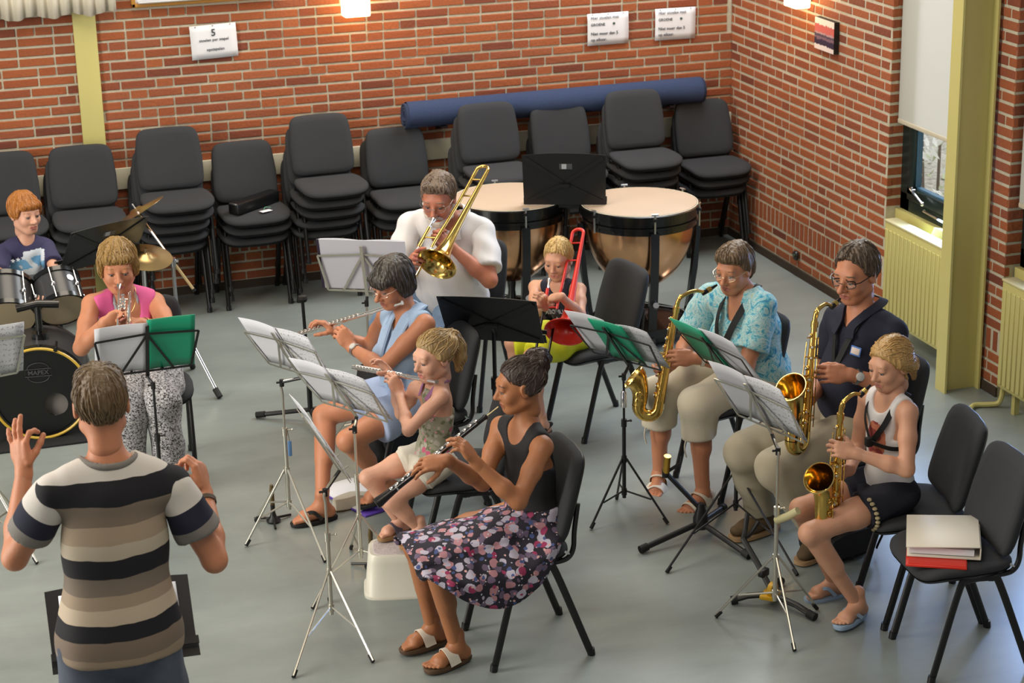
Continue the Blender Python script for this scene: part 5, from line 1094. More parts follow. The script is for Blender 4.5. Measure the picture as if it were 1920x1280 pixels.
JJ = {
'oboe': {'hip': (-3.295, -5.470, 0.545), 'nk': (-3.320, -5.470, 0.954), 'hd': (-3.352, -5.470, 1.136), 'sL': (-3.303, -5.610, 0.916), 'sR': (-3.383, -5.330, 0.913), 'eL': (-3.455, -5.756, 0.763), 'wL': (-3.601, -5.687, 0.920), 'eR': (-3.514, -5.477, 0.743), 'wR': (-3.674, -5.529, 0.884), 'kL': (-3.754, -5.560, 0.466), 'kR': (-3.779, -5.380, 0.466), 'aL': (-3.666, -5.560, 0.080), 'aR': (-3.715, -5.380, 0.086)},
'saxgirl': {'hip': (-1.808, -5.700, 0.550), 'nk': (-1.809, -5.700, 0.949), 'hd': (-1.825, -5.700, 1.105), 'sL': (-1.803, -5.830, 0.937), 'sR': (-1.853, -5.580, 0.921), 'eL': (-1.849, -5.920, 0.725), 'wL': (-2.026, -5.820, 0.783), 'eR': (-1.870, -5.530, 0.680), 'wR': (-1.990, -5.700, 0.660), 'kL': (-2.217, -5.800, 0.451), 'kR': (-2.211, -5.620, 0.492), 'aL': (-1.974, -5.780, 0.084), 'aR': (-1.949, -5.520, 0.065)},
'saxman': {'hip': (-1.558, -4.950, 0.570), 'nk': (-1.557, -4.950, 1.066), 'hd': (-1.600, -4.950, 1.260), 'sL': (-1.491, -5.120, 1.024), 'sR': (-1.595, -4.770, 0.991), 'eL': (-1.534, -5.200, 0.791), 'wL': (-1.720, -5.160, 0.867), 'eR': (-1.660, -4.800, 0.740), 'wR': (-1.840, -5.020, 0.720), 'kL': (-2.029, -5.080, 0.438), 'kR': (-2.081, -4.850, 0.442), 'aL': (-1.800, -5.100, 0.090), 'aR': (-1.950, -4.800, 0.090)},
'saxwoman': {'hip': (-1.746, -4.200, 0.570), 'nk': (-1.787, -4.200, 0.967), 'hd': (-1.851, -4.200, 1.104), 'sL': (-1.766, -4.360, 0.950), 'sR': (-1.906, -4.040, 0.926), 'eL': (-1.879, -4.414, 0.675), 'wL': (-2.100, -4.336, 0.726), 'eR': (-1.990, -3.980, 0.690), 'wR': (-2.130, -4.200, 0.680), 'kL': (-2.100, -4.360, 0.500), 'kR': (-2.191, -4.100, 0.475), 'aL': (-2.077, -4.380, 0.050), 'aR': (-2.179, -4.080, 0.047)},
'boytrb': {'hip': (-2.308, -3.220, 0.535), 'nk': (-2.380, -3.220, 0.808), 'hd': (-2.395, -3.220, 0.945), 'sL': (-2.320, -3.330, 0.804), 'sR': (-2.486, -3.120, 0.778), 'eL': (-2.387, -3.528, 0.736), 'wL': (-2.511, -3.593, 0.865), 'eR': (-2.557, -3.316, 0.708), 'wR': (-2.560, -3.489, 0.787), 'kL': (-2.600, -3.370, 0.490), 'kR': (-2.620, -3.120, 0.490), 'aL': (-2.550, -3.380, 0.120), 'aR': (-2.570, -3.110, 0.120)},
'mantrb': {'hip': (-2.784, -2.550, 0.560), 'nk': (-2.768, -2.550, 1.026), 'hd': (-2.847, -2.600, 1.166), 'sL': (-2.621, -2.650, 0.976), 'sR': (-2.972, -2.500, 1.010), 'eL': (-2.653, -2.856, 0.760), 'wL': (-2.824, -2.756, 0.931), 'eR': (-2.978, -2.277, 0.809), 'wR': (-3.072, -2.823, 0.895), 'kR': (-3.170, -2.600, 0.480), 'kL': (-2.980, -2.930, 0.480), 'aR': (-3.140, -2.660, 0.090), 'aL': (-2.950, -2.980, 0.090)},
'flutew': {'hip': (-3.360, -3.850, 0.550), 'nk': (-3.360, -3.850, 0.948), 'hd': (-3.439, -3.850, 1.115), 'sL': (-3.327, -4.000, 0.942), 'sR': (-3.429, -3.680, 0.900), 'eL': (-3.543, -4.012, 0.758), 'wL': (-3.623, -3.753, 0.786), 'eR': (-3.487, -3.512, 0.684), 'wR': (-3.651, -3.592, 0.809), 'kR': (-3.757, -3.661, 0.428), 'kL': (-3.739, -4.074, 0.446), 'aR': (-3.845, -3.926, 0.075), 'aL': (-3.531, -3.917, 0.142)},
'fluteg': {'hip': (-3.508, -4.720, 0.565), 'nk': (-3.473, -4.720, 0.901), 'hd': (-3.493, -4.720, 1.035), 'sL': (-3.491, -4.830, 0.891), 'sR': (-3.547, -4.620, 0.862), 'eL': (-3.646, -4.841, 0.760), 'wL': (-3.611, -4.584, 0.833), 'eR': (-3.588, -4.499, 0.708), 'wR': (-3.610, -4.449, 0.868), 'kR': (-3.790, -4.660, 0.493), 'kL': (-3.726, -4.800, 0.425), 'aR': (-3.659, -4.680, 0.271), 'aL': (-3.605, -4.820, 0.284)},
'trpt': {'hip': (-4.502, -3.000, 0.550), 'nk': (-4.587, -3.000, 0.946), 'hd': (-4.607, -3.050, 1.107), 'sL': (-4.439, -3.020, 0.896), 'sR': (-4.745, -3.020, 0.921), 'eL': (-4.407, -3.279, 0.827), 'wL': (-4.565, -3.424, 0.923), 'eR': (-4.836, -3.242, 0.776), 'wR': (-4.729, -3.379, 0.934), 'kL': (-4.493, -3.396, 0.510), 'kR': (-4.645, -3.372, 0.489), 'aL': (-4.463, -3.336, 0.100), 'aR': (-4.665, -3.312, 0.079)},
'drum': {'hip': (-4.949, -1.520, 0.550), 'nk': (-4.920, -1.540, 0.874), 'hd': (-4.916, -1.570, 1.042), 'sL': (-4.817, -1.570, 0.834), 'sR': (-5.047, -1.550, 0.829), 'eL': (-4.802, -1.793, 0.746), 'wL': (-4.860, -1.980, 0.706), 'eR': (-5.120, -1.748, 0.715), 'wR': (-5.070, -1.941, 0.733), 'kL': (-4.858, -1.865, 0.505), 'kR': (-5.096, -1.848, 0.529), 'aL': (-4.858, -1.845, 0.125), 'aR': (-5.096, -1.828, 0.149)},
'cond': {'hip': (-5.110, -6.620, 0.867), 'nk': (-5.093, -6.600, 1.471), 'hd': (-5.098, -6.560, 1.666), 'sL': (-5.274, -6.600, 1.407), 'sR': (-4.901, -6.600, 1.373), 'eL': (-5.408, -6.499, 1.158), 'wL': (-5.344, -6.362, 1.394), 'eR': (-4.783, -6.616, 1.098), 'wR': (-4.763, -6.373, 1.236), 'kL': (-5.220, -6.620, 0.467), 'aL': (-5.240, -6.640, 0.080), 'kR': (-5.000, -6.620, 0.467), 'aR': (-4.980, -6.640, 0.080)},
}
JJ['mantrb']['eR'] = (-3.12, -2.60, .785)
JJ['saxgirl']['kR'] = (-2.165, -5.605, .475)
# ---------------------------------------------------------------- cloth patterns
def pattern(name, base, spots, rough=.85):
    """spots: (colour, voronoi scale, radius, randomness seed offset)"""
    m, nt, b = nodes(name); N = nt.nodes; L = nt.links; tc = N.new('ShaderNodeTexCoord'); cur = None
    rgb = N.new('ShaderNodeRGB'); rgb.outputs[0].default_value = base; cur = rgb.outputs[0]
    for i, (col, sc, rad, off) in enumerate(spots):
        mp = N.new('ShaderNodeMapping'); mp.inputs['Location'].default_value = (off, off*1.7, off*.6); L.new(tc.outputs['Object'], mp.inputs[0])
        nz = N.new('ShaderNodeTexNoise'); nz.inputs['Scale'].default_value = sc*1.3; L.new(mp.outputs[0], nz.inputs['Vector'])
        va = N.new('ShaderNodeVectorMath'); va.operation = 'MULTIPLY_ADD'; L.new(nz.outputs['Color'], va.inputs[0]); va.inputs[1].default_value = (.5/sc,)*3; L.new(mp.outputs[0], va.inputs[2])
        v = N.new('ShaderNodeTexVoronoi'); v.inputs['Scale'].default_value = sc; L.new(va.outputs[0], v.inputs['Vector'])
        c = N.new('ShaderNodeMath'); c.operation = 'LESS_THAN'; c.inputs[1].default_value = rad; L.new(v.outputs['Distance'], c.inputs[0])
        mx = N.new('ShaderNodeMix'); mx.data_type = 'RGBA'; L.new(c.outputs[0], mx.inputs[0]); L.new(cur, mx.inputs[6]); mx.inputs[7].default_value = col; cur = mx.outputs[2]
    L.new(cur, b.inputs['Base Color']); b.inputs['Roughness'].default_value = rough; return m
def bands(name, stops, rough=.85, warp=.0):
    """horizontal bands by height: (z from, colour)"""
    m, nt, b = nodes(name); N = nt.nodes; L = nt.links; tc = N.new('ShaderNodeTexCoord'); sp = N.new('ShaderNodeSeparateXYZ'); L.new(tc.outputs['Object'], sp.inputs[0])
    z0, z1 = stops[0][0], stops[-1][0]+.1; nz = N.new('ShaderNodeTexNoise'); nz.inputs['Scale'].default_value = 9; L.new(tc.outputs['Object'], nz.inputs['Vector'])
    ma = N.new('ShaderNodeMath'); ma.operation = 'MULTIPLY_ADD'; ma.inputs[1].default_value = warp; L.new(nz.outputs['Fac'], ma.inputs[0]); L.new(sp.outputs['Z'], ma.inputs[2])
    mr = N.new('ShaderNodeMapRange'); mr.inputs['From Min'].default_value = z0; mr.inputs['From Max'].default_value = z1; L.new(ma.outputs[0], mr.inputs['Value'])
    cr = N.new('ShaderNodeValToRGB'); cr.color_ramp.interpolation = 'CONSTANT'; e = cr.color_ramp.elements; e[0].position = 0; e[0].color = srgb(*stops[0][1])
    e[1].position = (stops[1][0]-z0)/(z1-z0); e[1].color = srgb(*stops[1][1])
    for z, c in stops[2:]: q = e.new((z-z0)/(z1-z0)); q.color = srgb(*c)
    L.new(mr.outputs[0], cr.inputs[0]); L.new(cr.outputs[0], b.inputs['Base Color']); b.inputs['Roughness'].default_value = rough; return m
def marble(name, stops, scale=16, dist=2.2, rough=.85):
    m, nt, b = nodes(name); N = nt.nodes; L = nt.links; tc = N.new('ShaderNodeTexCoord'); n = N.new('ShaderNodeTexNoise'); n.inputs['Scale'].default_value = scale; n.inputs['Detail'].default_value = 6; n.inputs['Roughness'].default_value = .7; n.inputs['Distortion'].default_value = dist
    L.new(tc.outputs['Object'], n.inputs['Vector']); cr = N.new('ShaderNodeValToRGB'); e = cr.color_ramp.elements; e[0].position = stops[0][0]; e[0].color = srgb(*stops[0][1]); e[1].position = stops[1][0]; e[1].color = srgb(*stops[1][1])
    for p, c in stops[2:]: q = e.new(p); q.color = srgb(*c)
    L.new(n.outputs['Fac'], cr.inputs[0]); L.new(cr.outputs[0], b.inputs['Base Color']); b.inputs['Roughness'].default_value = rough; return m
def axis_bands(name, axis, org, stops, rough=.85):
    m, nt, b = nodes(name); N = nt.nodes; L = nt.links; tc = N.new('ShaderNodeTexCoord'); su = N.new('ShaderNodeVectorMath'); su.operation = 'SUBTRACT'; su.inputs[1].default_value = tuple(org); L.new(tc.outputs['Object'], su.inputs[0])
    dp = N.new('ShaderNodeVectorMath'); dp.operation = 'DOT_PRODUCT'; dp.inputs[1].default_value = tuple(axis); L.new(su.outputs[0], dp.inputs[0]); cr = N.new('ShaderNodeValToRGB'); cr.color_ramp.interpolation = 'CONSTANT'; e = cr.color_ramp.elements
    e[0].position = 0; e[0].color = srgb(*stops[0][1]); e[1].position = stops[1][0]; e[1].color = srgb(*stops[1][1])
    for p, c in stops[2:]: q = e.new(p); q.color = srgb(*c)
    L.new(dp.outputs['Value'], cr.inputs[0]); L.new(cr.outputs[0], b.inputs['Base Color']); b.inputs['Roughness'].default_value = rough; return m
# ---------------------------------------------------------------- garment helpers
def top_piece(P, off=.008, hem=.02, neckc=None, strap=None, bust=0, belly=0, h=.0075, wide=1., loose=0, tc=.05):
    J = P.J; S = SDF(*P.box(['hip', 'nk', 'sL', 'sR'], .24*P.sz), h); P.torso(S, off+loose, bust, belly, wide=wide); S.plane(J['hip']+P.up*hem, -P.up)
    if strap:
        for k in ('sL', 'sR'):
            nn = nrm(J[k]-J['nk']); c1 = float((J['nk']+(J[k]-J['nk'])*strap)@nn); u = P.up; c2 = float((J['nk']-u*.165*P.sz)@u)
            S.cut(lambda X, Y, Z: np.minimum(X*nn[0]+Y*nn[1]+Z*nn[2]-c1, (X*u[0]+Y*u[1]+Z*u[2]-c2)*.7), .012)
    S.plane(J['nk']+P.up*tc*P.sz, P.up)
    for (c, r) in (neckc or [((0, .02, .03), (.085, .10, .08))]):
        S.ell(J['nk']+P.lat*c[0]*P.sz+P.fr*c[1]*P.sz+P.up*c[2]*P.sz, A(*r)*P.sz, [P.lat, P.fr, P.up], .006, True)
    return S.mesh()
def sleeve(P, q, frac, off=.012, h=.0075, flare=.008):
    J = P.J; a, b = J['s'+q], J['e'+q]; g = .65+.35*P.g; e = a+(b-a)*frac; S = SDF(np.minimum(a, e)-.12, np.maximum(a, e)+.12, h)
    S.cap(a+(b-a)*.04, a+(b-a)*(frac+.15), .047*P.sz*g+off, .046*P.sz*g+off+flare, .02); S.plane(e, b-a); return S.mesh()
def legs_piece(P, upto, off=.012, top=.09, h=.0085, flare=0, k=None, shin=False, which='LR'):
    """shorts, skirts and trousers: upto = fraction of thigh (0..1) or of shin (1..2)"""
    J = P.J; out = []; S = SDF(*P.box(['hip', P.hL, P.hR], .25*P.sz), h); sz, g = P.sz, P.g
    S.ell(J['hip']+P.up*.02, A(.168*g, .118*g, .115)*sz+off, [P.lat, P.fr, P.up], .04)
    for q in which:
        a = P.hL if q == 'L' else P.hR; b = J['k'+q]; S.cap(a, a+(b-a)*.28, .088*sz*(.55+.45*g)+off, .085*sz*(.55+.45*g)+off, .04)
    S.plane(J['hip']+P.up*top*sz, P.up); out.append(S.mesh())
    for q in which:
        a = P.hL if q == 'L' else P.hR; b, c = J['k'+q], J['a'+q]; S = SDF(*P.box([a, b, c], .17*sz), h); gg = .55+.45*g
        S.cap(a, a+(b-a)*.5, .088*sz*gg+off, .079*sz*gg+off+flare*.5, .03); S.cap(a+(b-a)*.5, b, .079*sz*gg+off+flare*.5, .058*sz*gg+off+flare, .03)
        if upto > 1:
            S.cap(b, c, .056*sz*gg+off+flare, .044*sz+off+flare, .03); S.plane(b+(c-b)*(upto-1), c-b)
        else: S.plane(a+(b-a)*upto, b-a)
        out.append(S.mesh())
    return out
def sole_pts(P, q, w=.047, L0=-.075, L1=.168, dz=0):
    a, f, u, l, sd = P.feet[q]; sz = P.sz; out = []
    for i in range(36):
        t = 2*math.pi*i/36; x, y = sq(t, .75); yy = (L0+L1)/2+x*(L1-L0)/2; wv = w*(.66+.34*min(1, max(0, (yy-L0)/(L1-L0)*1.5)))
        out.append(V(a+f*yy*sz+l*(y*wv-.004*sd)*sz+u*(-.0585*sz+dz)))
    return out
def sandal(P, q, Ms, Mt, style='thong', th=.018, name='sandal'):
    a, f, u, l, sd = P.feet[q]; sz = P.sz; up = V(u); m = MB(); ring_ = sole_pts(P, q)
    m.loft([[p-up*th for p in ring_], [p-up*th*.3 for p in sole_pts(P, q, .05, -.078, .172)], [p for p in ring_]]); base_o = m.build(name, Ms, P.t, world=True, angle=50)
    pt = lambda y, x, z: V(a+f*y*sz+l*x*sd*sz+u*z*sz)
    def band(pts, w): 
        c = cat_curve([pt(*p) for p in pts], 6); b = MB(); rings = []
        for i, p in enumerate(c):
            d = (c[min(i+1, len(c)-1)]-c[max(i-1, 0)]).normalized(); n = (p-V(a+f*p.dot(V(f))*0)).normalized(); cen = V(a)+V(f)*((p-V(a)).dot(V(f)))-up*.03; n = (p-cen).normalized(); s = d.cross(n).normalized()
            rings.append([p+s*w-n*.0015, p+s*w+n*.002, p-s*w+n*.002, p-s*w-n*.0015])
        b.loft(rings); b.build('strap', Mt, base_o, world=True, angle=50)
    if style == 'thong':
        band([(.112, -.021, -.044), (.098, -.021, -.022), (.06, -.032, -.012), (.02, -.048, -.052)], .009*sz); band([(.098, -.021, -.022), (.07, .018, -.013), (.025, .046, -.052)], .009*sz)
    elif style == 'wide':
        band([(.112, -.021, -.044), (.10, -.019, -.02), (.075, -.01, -.006), (.05, .0, .004)], .013*sz); band([(.035, -.049, -.055), (.045, -.034, -.010), (.055, .0, .010), (.05, .034, -.012), (.04, .049, -.055)], .026*sz)
    else:
        band([(.085, -.052, -.056), (.095, -.034, -.022), (.10, .0, -.012), (.095, .036, -.026), (.085, .052, -.056)], .030*sz); band([(.0, -.046, -.052), (.025, -.036, .004), (.04, .0, .020), (.025, .036, .002), (.0, .046, -.052)], .022*sz); band([(.0, -.042, -.04), (-.06, -.022, -.01), (-.068, 0, -.005), (-.06, .022, -.01), (.0, .042, -.04)], .010*sz)
def shoe(P, q, fd, M, Ms):
    P.feet = getattr(P, 'feet', {}); f = nrm(fd); u = A(0, 0, 1); l = np.cross(u, f); a = P.J['a'+q]; P.feet[q] = (a, f, u, l, 1 if q == 'L' else -1); sz = P.sz
    S = SDF(a-.26*sz, a+.26*sz, .006); z = -.045*sz
    S.cap(a+u*.03, a+u*.0, .045*sz, .045*sz, .02); S.cap(a-f*.03*sz+u*z*.6, a+f*.09*sz+u*z*.8, .046*sz, .040*sz, .03, (u, .85)); S.cap(a+f*.08*sz+u*z*.85, a+f*.145*sz+u*z*.95, .043*sz, .034*sz, .03, (u, .72)); S.plane(a-u*.062*sz, -u)
    sh = P.cloth('shoe', [S.mesh()], M, None)
    m = MB(); r_ = sole_pts(P, q, .052, -.085, .188, -.004); m.loft([[p-V(u)*.018 for p in r_], r_]); m.build('shoe_sole', Ms, sh, world=True, angle=50)
def strap_band(P, pts, w, M, name='strap', th=.003):
    c = cat_curve([V(p) for p in pts], 7); rings = []; cen = V(P.J['hip'])+V(P.up)*P.T*.7
    for i, p in enumerate(c):
        d = (c[min(i+1, len(c)-1)]-c[max(i-1, 0)]).normalized(); n = (p-cen); n = (n-d*n.dot(d)).normalized(); s = d.cross(n).normalized(); rings.append([p+s*w, p+s*w+n*th, p-s*w+n*th, p-s*w])
    m = MB(); m.loft(rings); return m.build(name, M, P.t, world=True, angle=50)
def collar(P, M):
    n = lambda a, b, c: P.J['nk']+(P.lat*a+P.fr*b+P.up*c)*P.sz
    for x in (-1, 1): strap_band(P, [n(0, -.083, .058), n(x*.055, -.066, .062), n(x*.080, -.01, .052), n(x*.070, .055, .020), n(x*.040, .100, -.030), n(x*.046, .122, -.075)], .021, M, 'collar_flap', .006)
def watch(P, q, Mb, Mf, name='wrist_watch'):
    w, e = P.J['w'+q], P.J['e'+q]; d = nrm(e-w); p = w+d*.035; x, y, _ = _frame(V(d)); r = .031*P.sz
    P.wo = MB().lathe([(r, -.008), (r+.003, -.008), (r+.003, .008), (r, .008)], 20, V(p), V(d), capends=False).build(name, Mb, P.t, world=True, angle=30)
    return p, d, r
def watch_face(P, q, toward, Mf, R=.016):
    w, e = P.J['w'+q], P.J['e'+q]; d = nrm(e-w); p = w+d*.035; n = nrm(np.asarray(toward, float)-d*(np.asarray(toward, float)@d)); MB().lathe([(R, 0), (R, .006), (R*.85, .008), (0, .008)], 20, V(p+n*.031*P.sz), V(n)).build('watch_face', Mf, P.wo, world=True)
SK_FAIR = skin_mat('skin_fair', srgb(206, 152, 122)); SK_TAN = skin_mat('skin_tan', srgb(192, 128, 94)); SK_BROWN = skin_mat('skin_brown', srgb(166, 108, 70)); SK_PALE = skin_mat('skin_pale', srgb(212, 160, 134)); SK_RED = skin_mat('skin_ruddy', srgb(196, 124, 96))
NAVY = mat('navy_cloth', srgb(26, 27, 44), .85, var=.1, vscale=30); BLACKC = mat('black_cloth', srgb(24, 22, 24), .8, var=.1, vscale=30); STRAP = mat('black_strap', srgb(14, 14, 15), .7)
WSAND = mat('white_leather', srgb(222, 214, 198), .5); BSOLE = mat('brown_sole', srgb(86, 64, 44), .8)
CUP = 'the players'
# ================================================================ the people
def oboe_girl():
    P = Person('oboe', 'person in a black sleeveless top and flowered skirt playing an oboe, hair in a bun', JJ['oboe'], (-1, .05, -.14), .92, .80, .93, group=CUP, skin=SK_BROWN, lips=(140, 76, 62))
    P.body(bust=.0); P.head(child=True, nose=1.1); P.foot('L', (-.95, -.32, 0)); P.foot('R', (-.97, -.18, 0))
    ob = nrm(A(-3.960, -5.50, .729)-A(-3.436, -5.46, 1.053))
    P.hand('L', (-.52, .22, .82), (-.72, .55, -.35), per=[(30, 48, 22), (24, 40, 20), (26, 42, 22), (30, 45, 25)], spread=9, thumb=(.7, .35, .65))
    P.hand('R', (-.93, .0, -.05), (-.2, .55, -.8), per=[(5, 35, 25), (10, 38, 25), (18, 42, 25), (25, 45, 25)], spread=8, thumb=(.6, .4, .7))
    P.finish((40, 26, 18))
    HM = hair_mat('dark_brown_hair', srgb(58, 42, 34))
    def ex(S):
        S.ell(P.H(0, -.105, .095), A(.047, .047, .044)*P.hs, P.HF, .012)
        for i in range(26):
            v = nrm(rng.normal(size=3)); S.ell(P.H(0, -.105, .095)+v*.042, .013, None, .006)
        S.cap(P.H(0, -.09, .07), P.H(0, -.1, .09), .035, .04, .03)
        for x in (-1, 1): S.cap(P.H(x*.07, -.03, -.01), P.H(x*.05, -.085, .03), .022, .03, .03)
    P.hair(HM, [(-.14, -.075), (-.07, -.062), (-.035, -.02), (-.01, .012), (.02, .03), (.05, .06), (.075, .078), (.12, .085)], r=(.081, .103, .094), extra=ex, rough=.0012, rf=240, tie=(0, -.10, .09)); P.brows(HM, .0028)
    P.cloth('top', [top_piece(P, .007, .045, [((0, .06, .03), (.070, .085, .092))], .86)], BLACKC, (.002, 40, 2, None))
    SKT = pattern('flower_skirt', srgb(34, 30, 42), [(srgb(104, 88, 112), 24, .36, 1.3), (srgb(176, 126, 134), 19, .33, .4), (srgb(178, 172, 188), 18, .36, 2.2), (srgb(150, 50, 88), 14, .22, 3.1), (srgb(70, 84, 132), 22, .22, 5.2), (srgb(206, 160, 156), 32, .17, 7.7), (srgb(198, 196, 206), 40, .14, 9.1)])
    J = P.J; S = SDF(*P.box(['hip', P.hL, P.hR], .26), .0085); S.ell(J['hip']+P.up*.02, A(.150, .115, .13), [P.lat, P.fr, P.up], .03); S.plane(J['hip']+P.up*.085, P.up); hipp = S.mesh(); P.cloth('skirt_waist', [hipp], SKT, (.002, 60, 3, (1, 1, .2)))
    m = MB(); xh, xk = -3.19, -3.835
    def sk(u, v):
        x = xh+(xk-xh)*v; w = math.sin(math.pi*min(1, v*1.0)); zt = .655-.115*v**.8; far, near = -5.335+.02*v, -5.615-.03*v
        drop = .015+.19*math.sin(math.pi*v**.9)**1.3; a = (u-.5)*2; yc = (far+near)/2; hw = abs(far-near)/2
        if abs(a) < .55: q = a/.55; y = yc-hw*math.sin(q*math.pi/2); z = zt-.06*(1-math.cos(q*math.pi/2))-.012*(1-abs(q))*0
        else:
            q = (abs(a)-.55)/.45; sg = -1 if a > 0 else 1; z = zt-.06-q*drop*(1.1 if a > 0 else .6); y = yc+sg*(hw+(.105*min(1, q*2.2)*min(1, v*5)*min(1, (1-v)*4+.25) if a > 0 else .03*q*w))
        fold_ = .010*math.sin(v*46+a*2)*max(0, abs(a)-.3)+.006*math.sin(v*23+a*7)
        if v > .97: z -= .012
        return (x-.04*max(0, abs(a)-.5)*0-.02*(1-a*a)*v, y+fold_*(1 if a < 0 else -1), z+fold_*.5)
    m.grid(sk, 64, 60); o = m.build('skirt', SKT, P.t, world=True, angle=80); o.modifiers.new('thick', 'SOLIDIFY').thickness = .003
    for q in 'LR': sandal(P, q, BSOLE, WSAND, 'wide')
    return P
def sax_girl():
    P = Person('saxgirl', 'person in a white tank top and navy shorts playing a saxophone, blond ponytail', JJ['saxgirl'], (-.93, -.30, -.22), .86, .80, .91, group=CUP, skin=SK_FAIR, lips=(190, 120, 108))
    P.body(); P.head(child=True); P.foot('L', (-.88, -.47, 0)); P.foot('R', (-.96, -.05, 0))
    P.hand('L', (-.9, .35, .25), (.1, .85, -.4), curl=(30, 50, 30), spread=6); P.hand('R', (-.8, -.4, .1), (-.4, .8, .3), curl=(35, 50, 30))
    P.finish((90, 104, 120)); HM = hair_mat('blond_hair', srgb(188, 150, 92))
    def ex(S):
        S.cap(P.H(0, -.10, -.01), P.H(.01, -.125, -.05), .026, .024, .02); S.cap(P.H(.01, -.125, -.05), P.H(.015, -.12, -.12), .024, .010, .02)
        for x in (-1, 1): S.cap(P.H(x*.072, .0, .03), P.H(x*.06, -.08, -.03), .022, .025, .03); S.cap(P.H(x*.078, -.01, -.01), P.H(x*.07, -.03, -.075), .008, .004, .01)
    P.hair(HM, [(-.14, -.085), (-.06, -.07), (-.03, -.02), (-.005, .005), (.02, .025), (.05, .055), (.075, .074), (.12, .08)], extra=ex, tie=(0, -.11, -.01)); P.brows(hair_mat('blond_brow', srgb(160, 124, 84)), .0024)
    WT = mat('white_cotton', srgb(222, 218, 216), .85)
    J = P.J; fr, lt, up = P.fr, P.lat, P.up; c0 = J['hip']+up*.24+fr*.12
    def mf(Q):
        d = Q-J['hip']; a, b, c = d@lt, d@fr, d@up; r = np.sqrt((a/.058)**2+((c-.235)/.085)**2); nz = wob(Q, 1, 60, 4); m = np.where((b > .03) & (r < 1), 1, 0); return np.where((m == 1) & (nz > .15), 2, m)
    P.cloth('tank_top', [top_piece(P, .008, .0, [((0, .05, .04), (.07, .085, .10))], .78, h=.005)], [WT, mat('orange_print', srgb(206, 122, 92), .8), mat('red_print', srgb(150, 62, 56), .8)], (.002, 40, 5, None), mf)
    P.cloth('shorts', legs_piece(P, .42, .014, .04, flare=.008), mat('navy_denim', srgb(28, 30, 42), .9, var=.2, vscale=60), (.003, 40, 6, None))
    for k in range(9):
        e = P.hL+(J['kL']-P.hL)*.405; m = MB(); a = -1.0+k*.24; n = nrm(P.lat*math.cos(a)+np.cross(nrm(J['kL']-P.hL), P.lat)*math.sin(a)); m.ell(V(e+n*.090), (.011, .011, .008), 8, 6); m.build('lace_trim', mat('lace', srgb(196, 180, 140), .9, var=.3, vscale=200, bump=.8, bscale=300), P.t, world=True)
    FB = mat('blue_foam', srgb(150, 172, 196), .7)
    for q in 'LR': sandal(P, q, FB, FB, 'thong', .02, 'flip_flop')
    N = J['nk']; g = lambda a, b, c: N+lt*a+fr*b+up*c; hook = g(.0, .17, -.16)
    strap_band(P, [g(.0, -.07, .0), g(.055, -.04, .03), g(.075, .05, -.01), g(.06, .085, -.08), g(.01, .10, -.16)], .012, STRAP, 'harness_strap'); strap_band(P, [g(.0, -.07, .0), g(-.055, -.04, .03), g(-.075, .05, -.01), g(-.06, .085, -.08), g(-.01, .10, -.16)], .012, STRAP, 'harness_strap')
    strap_band(P, [g(.128, .0, -.175), g(.10, .075, -.17), g(.03, .103, -.165), g(0, .108, -.16)], .011, STRAP, 'harness_strap'); MB().rbox(V(g(0, .112, -.165)), (.03, .03, .04), .006).build('harness_buckle', STRAP, P.t, world=True)
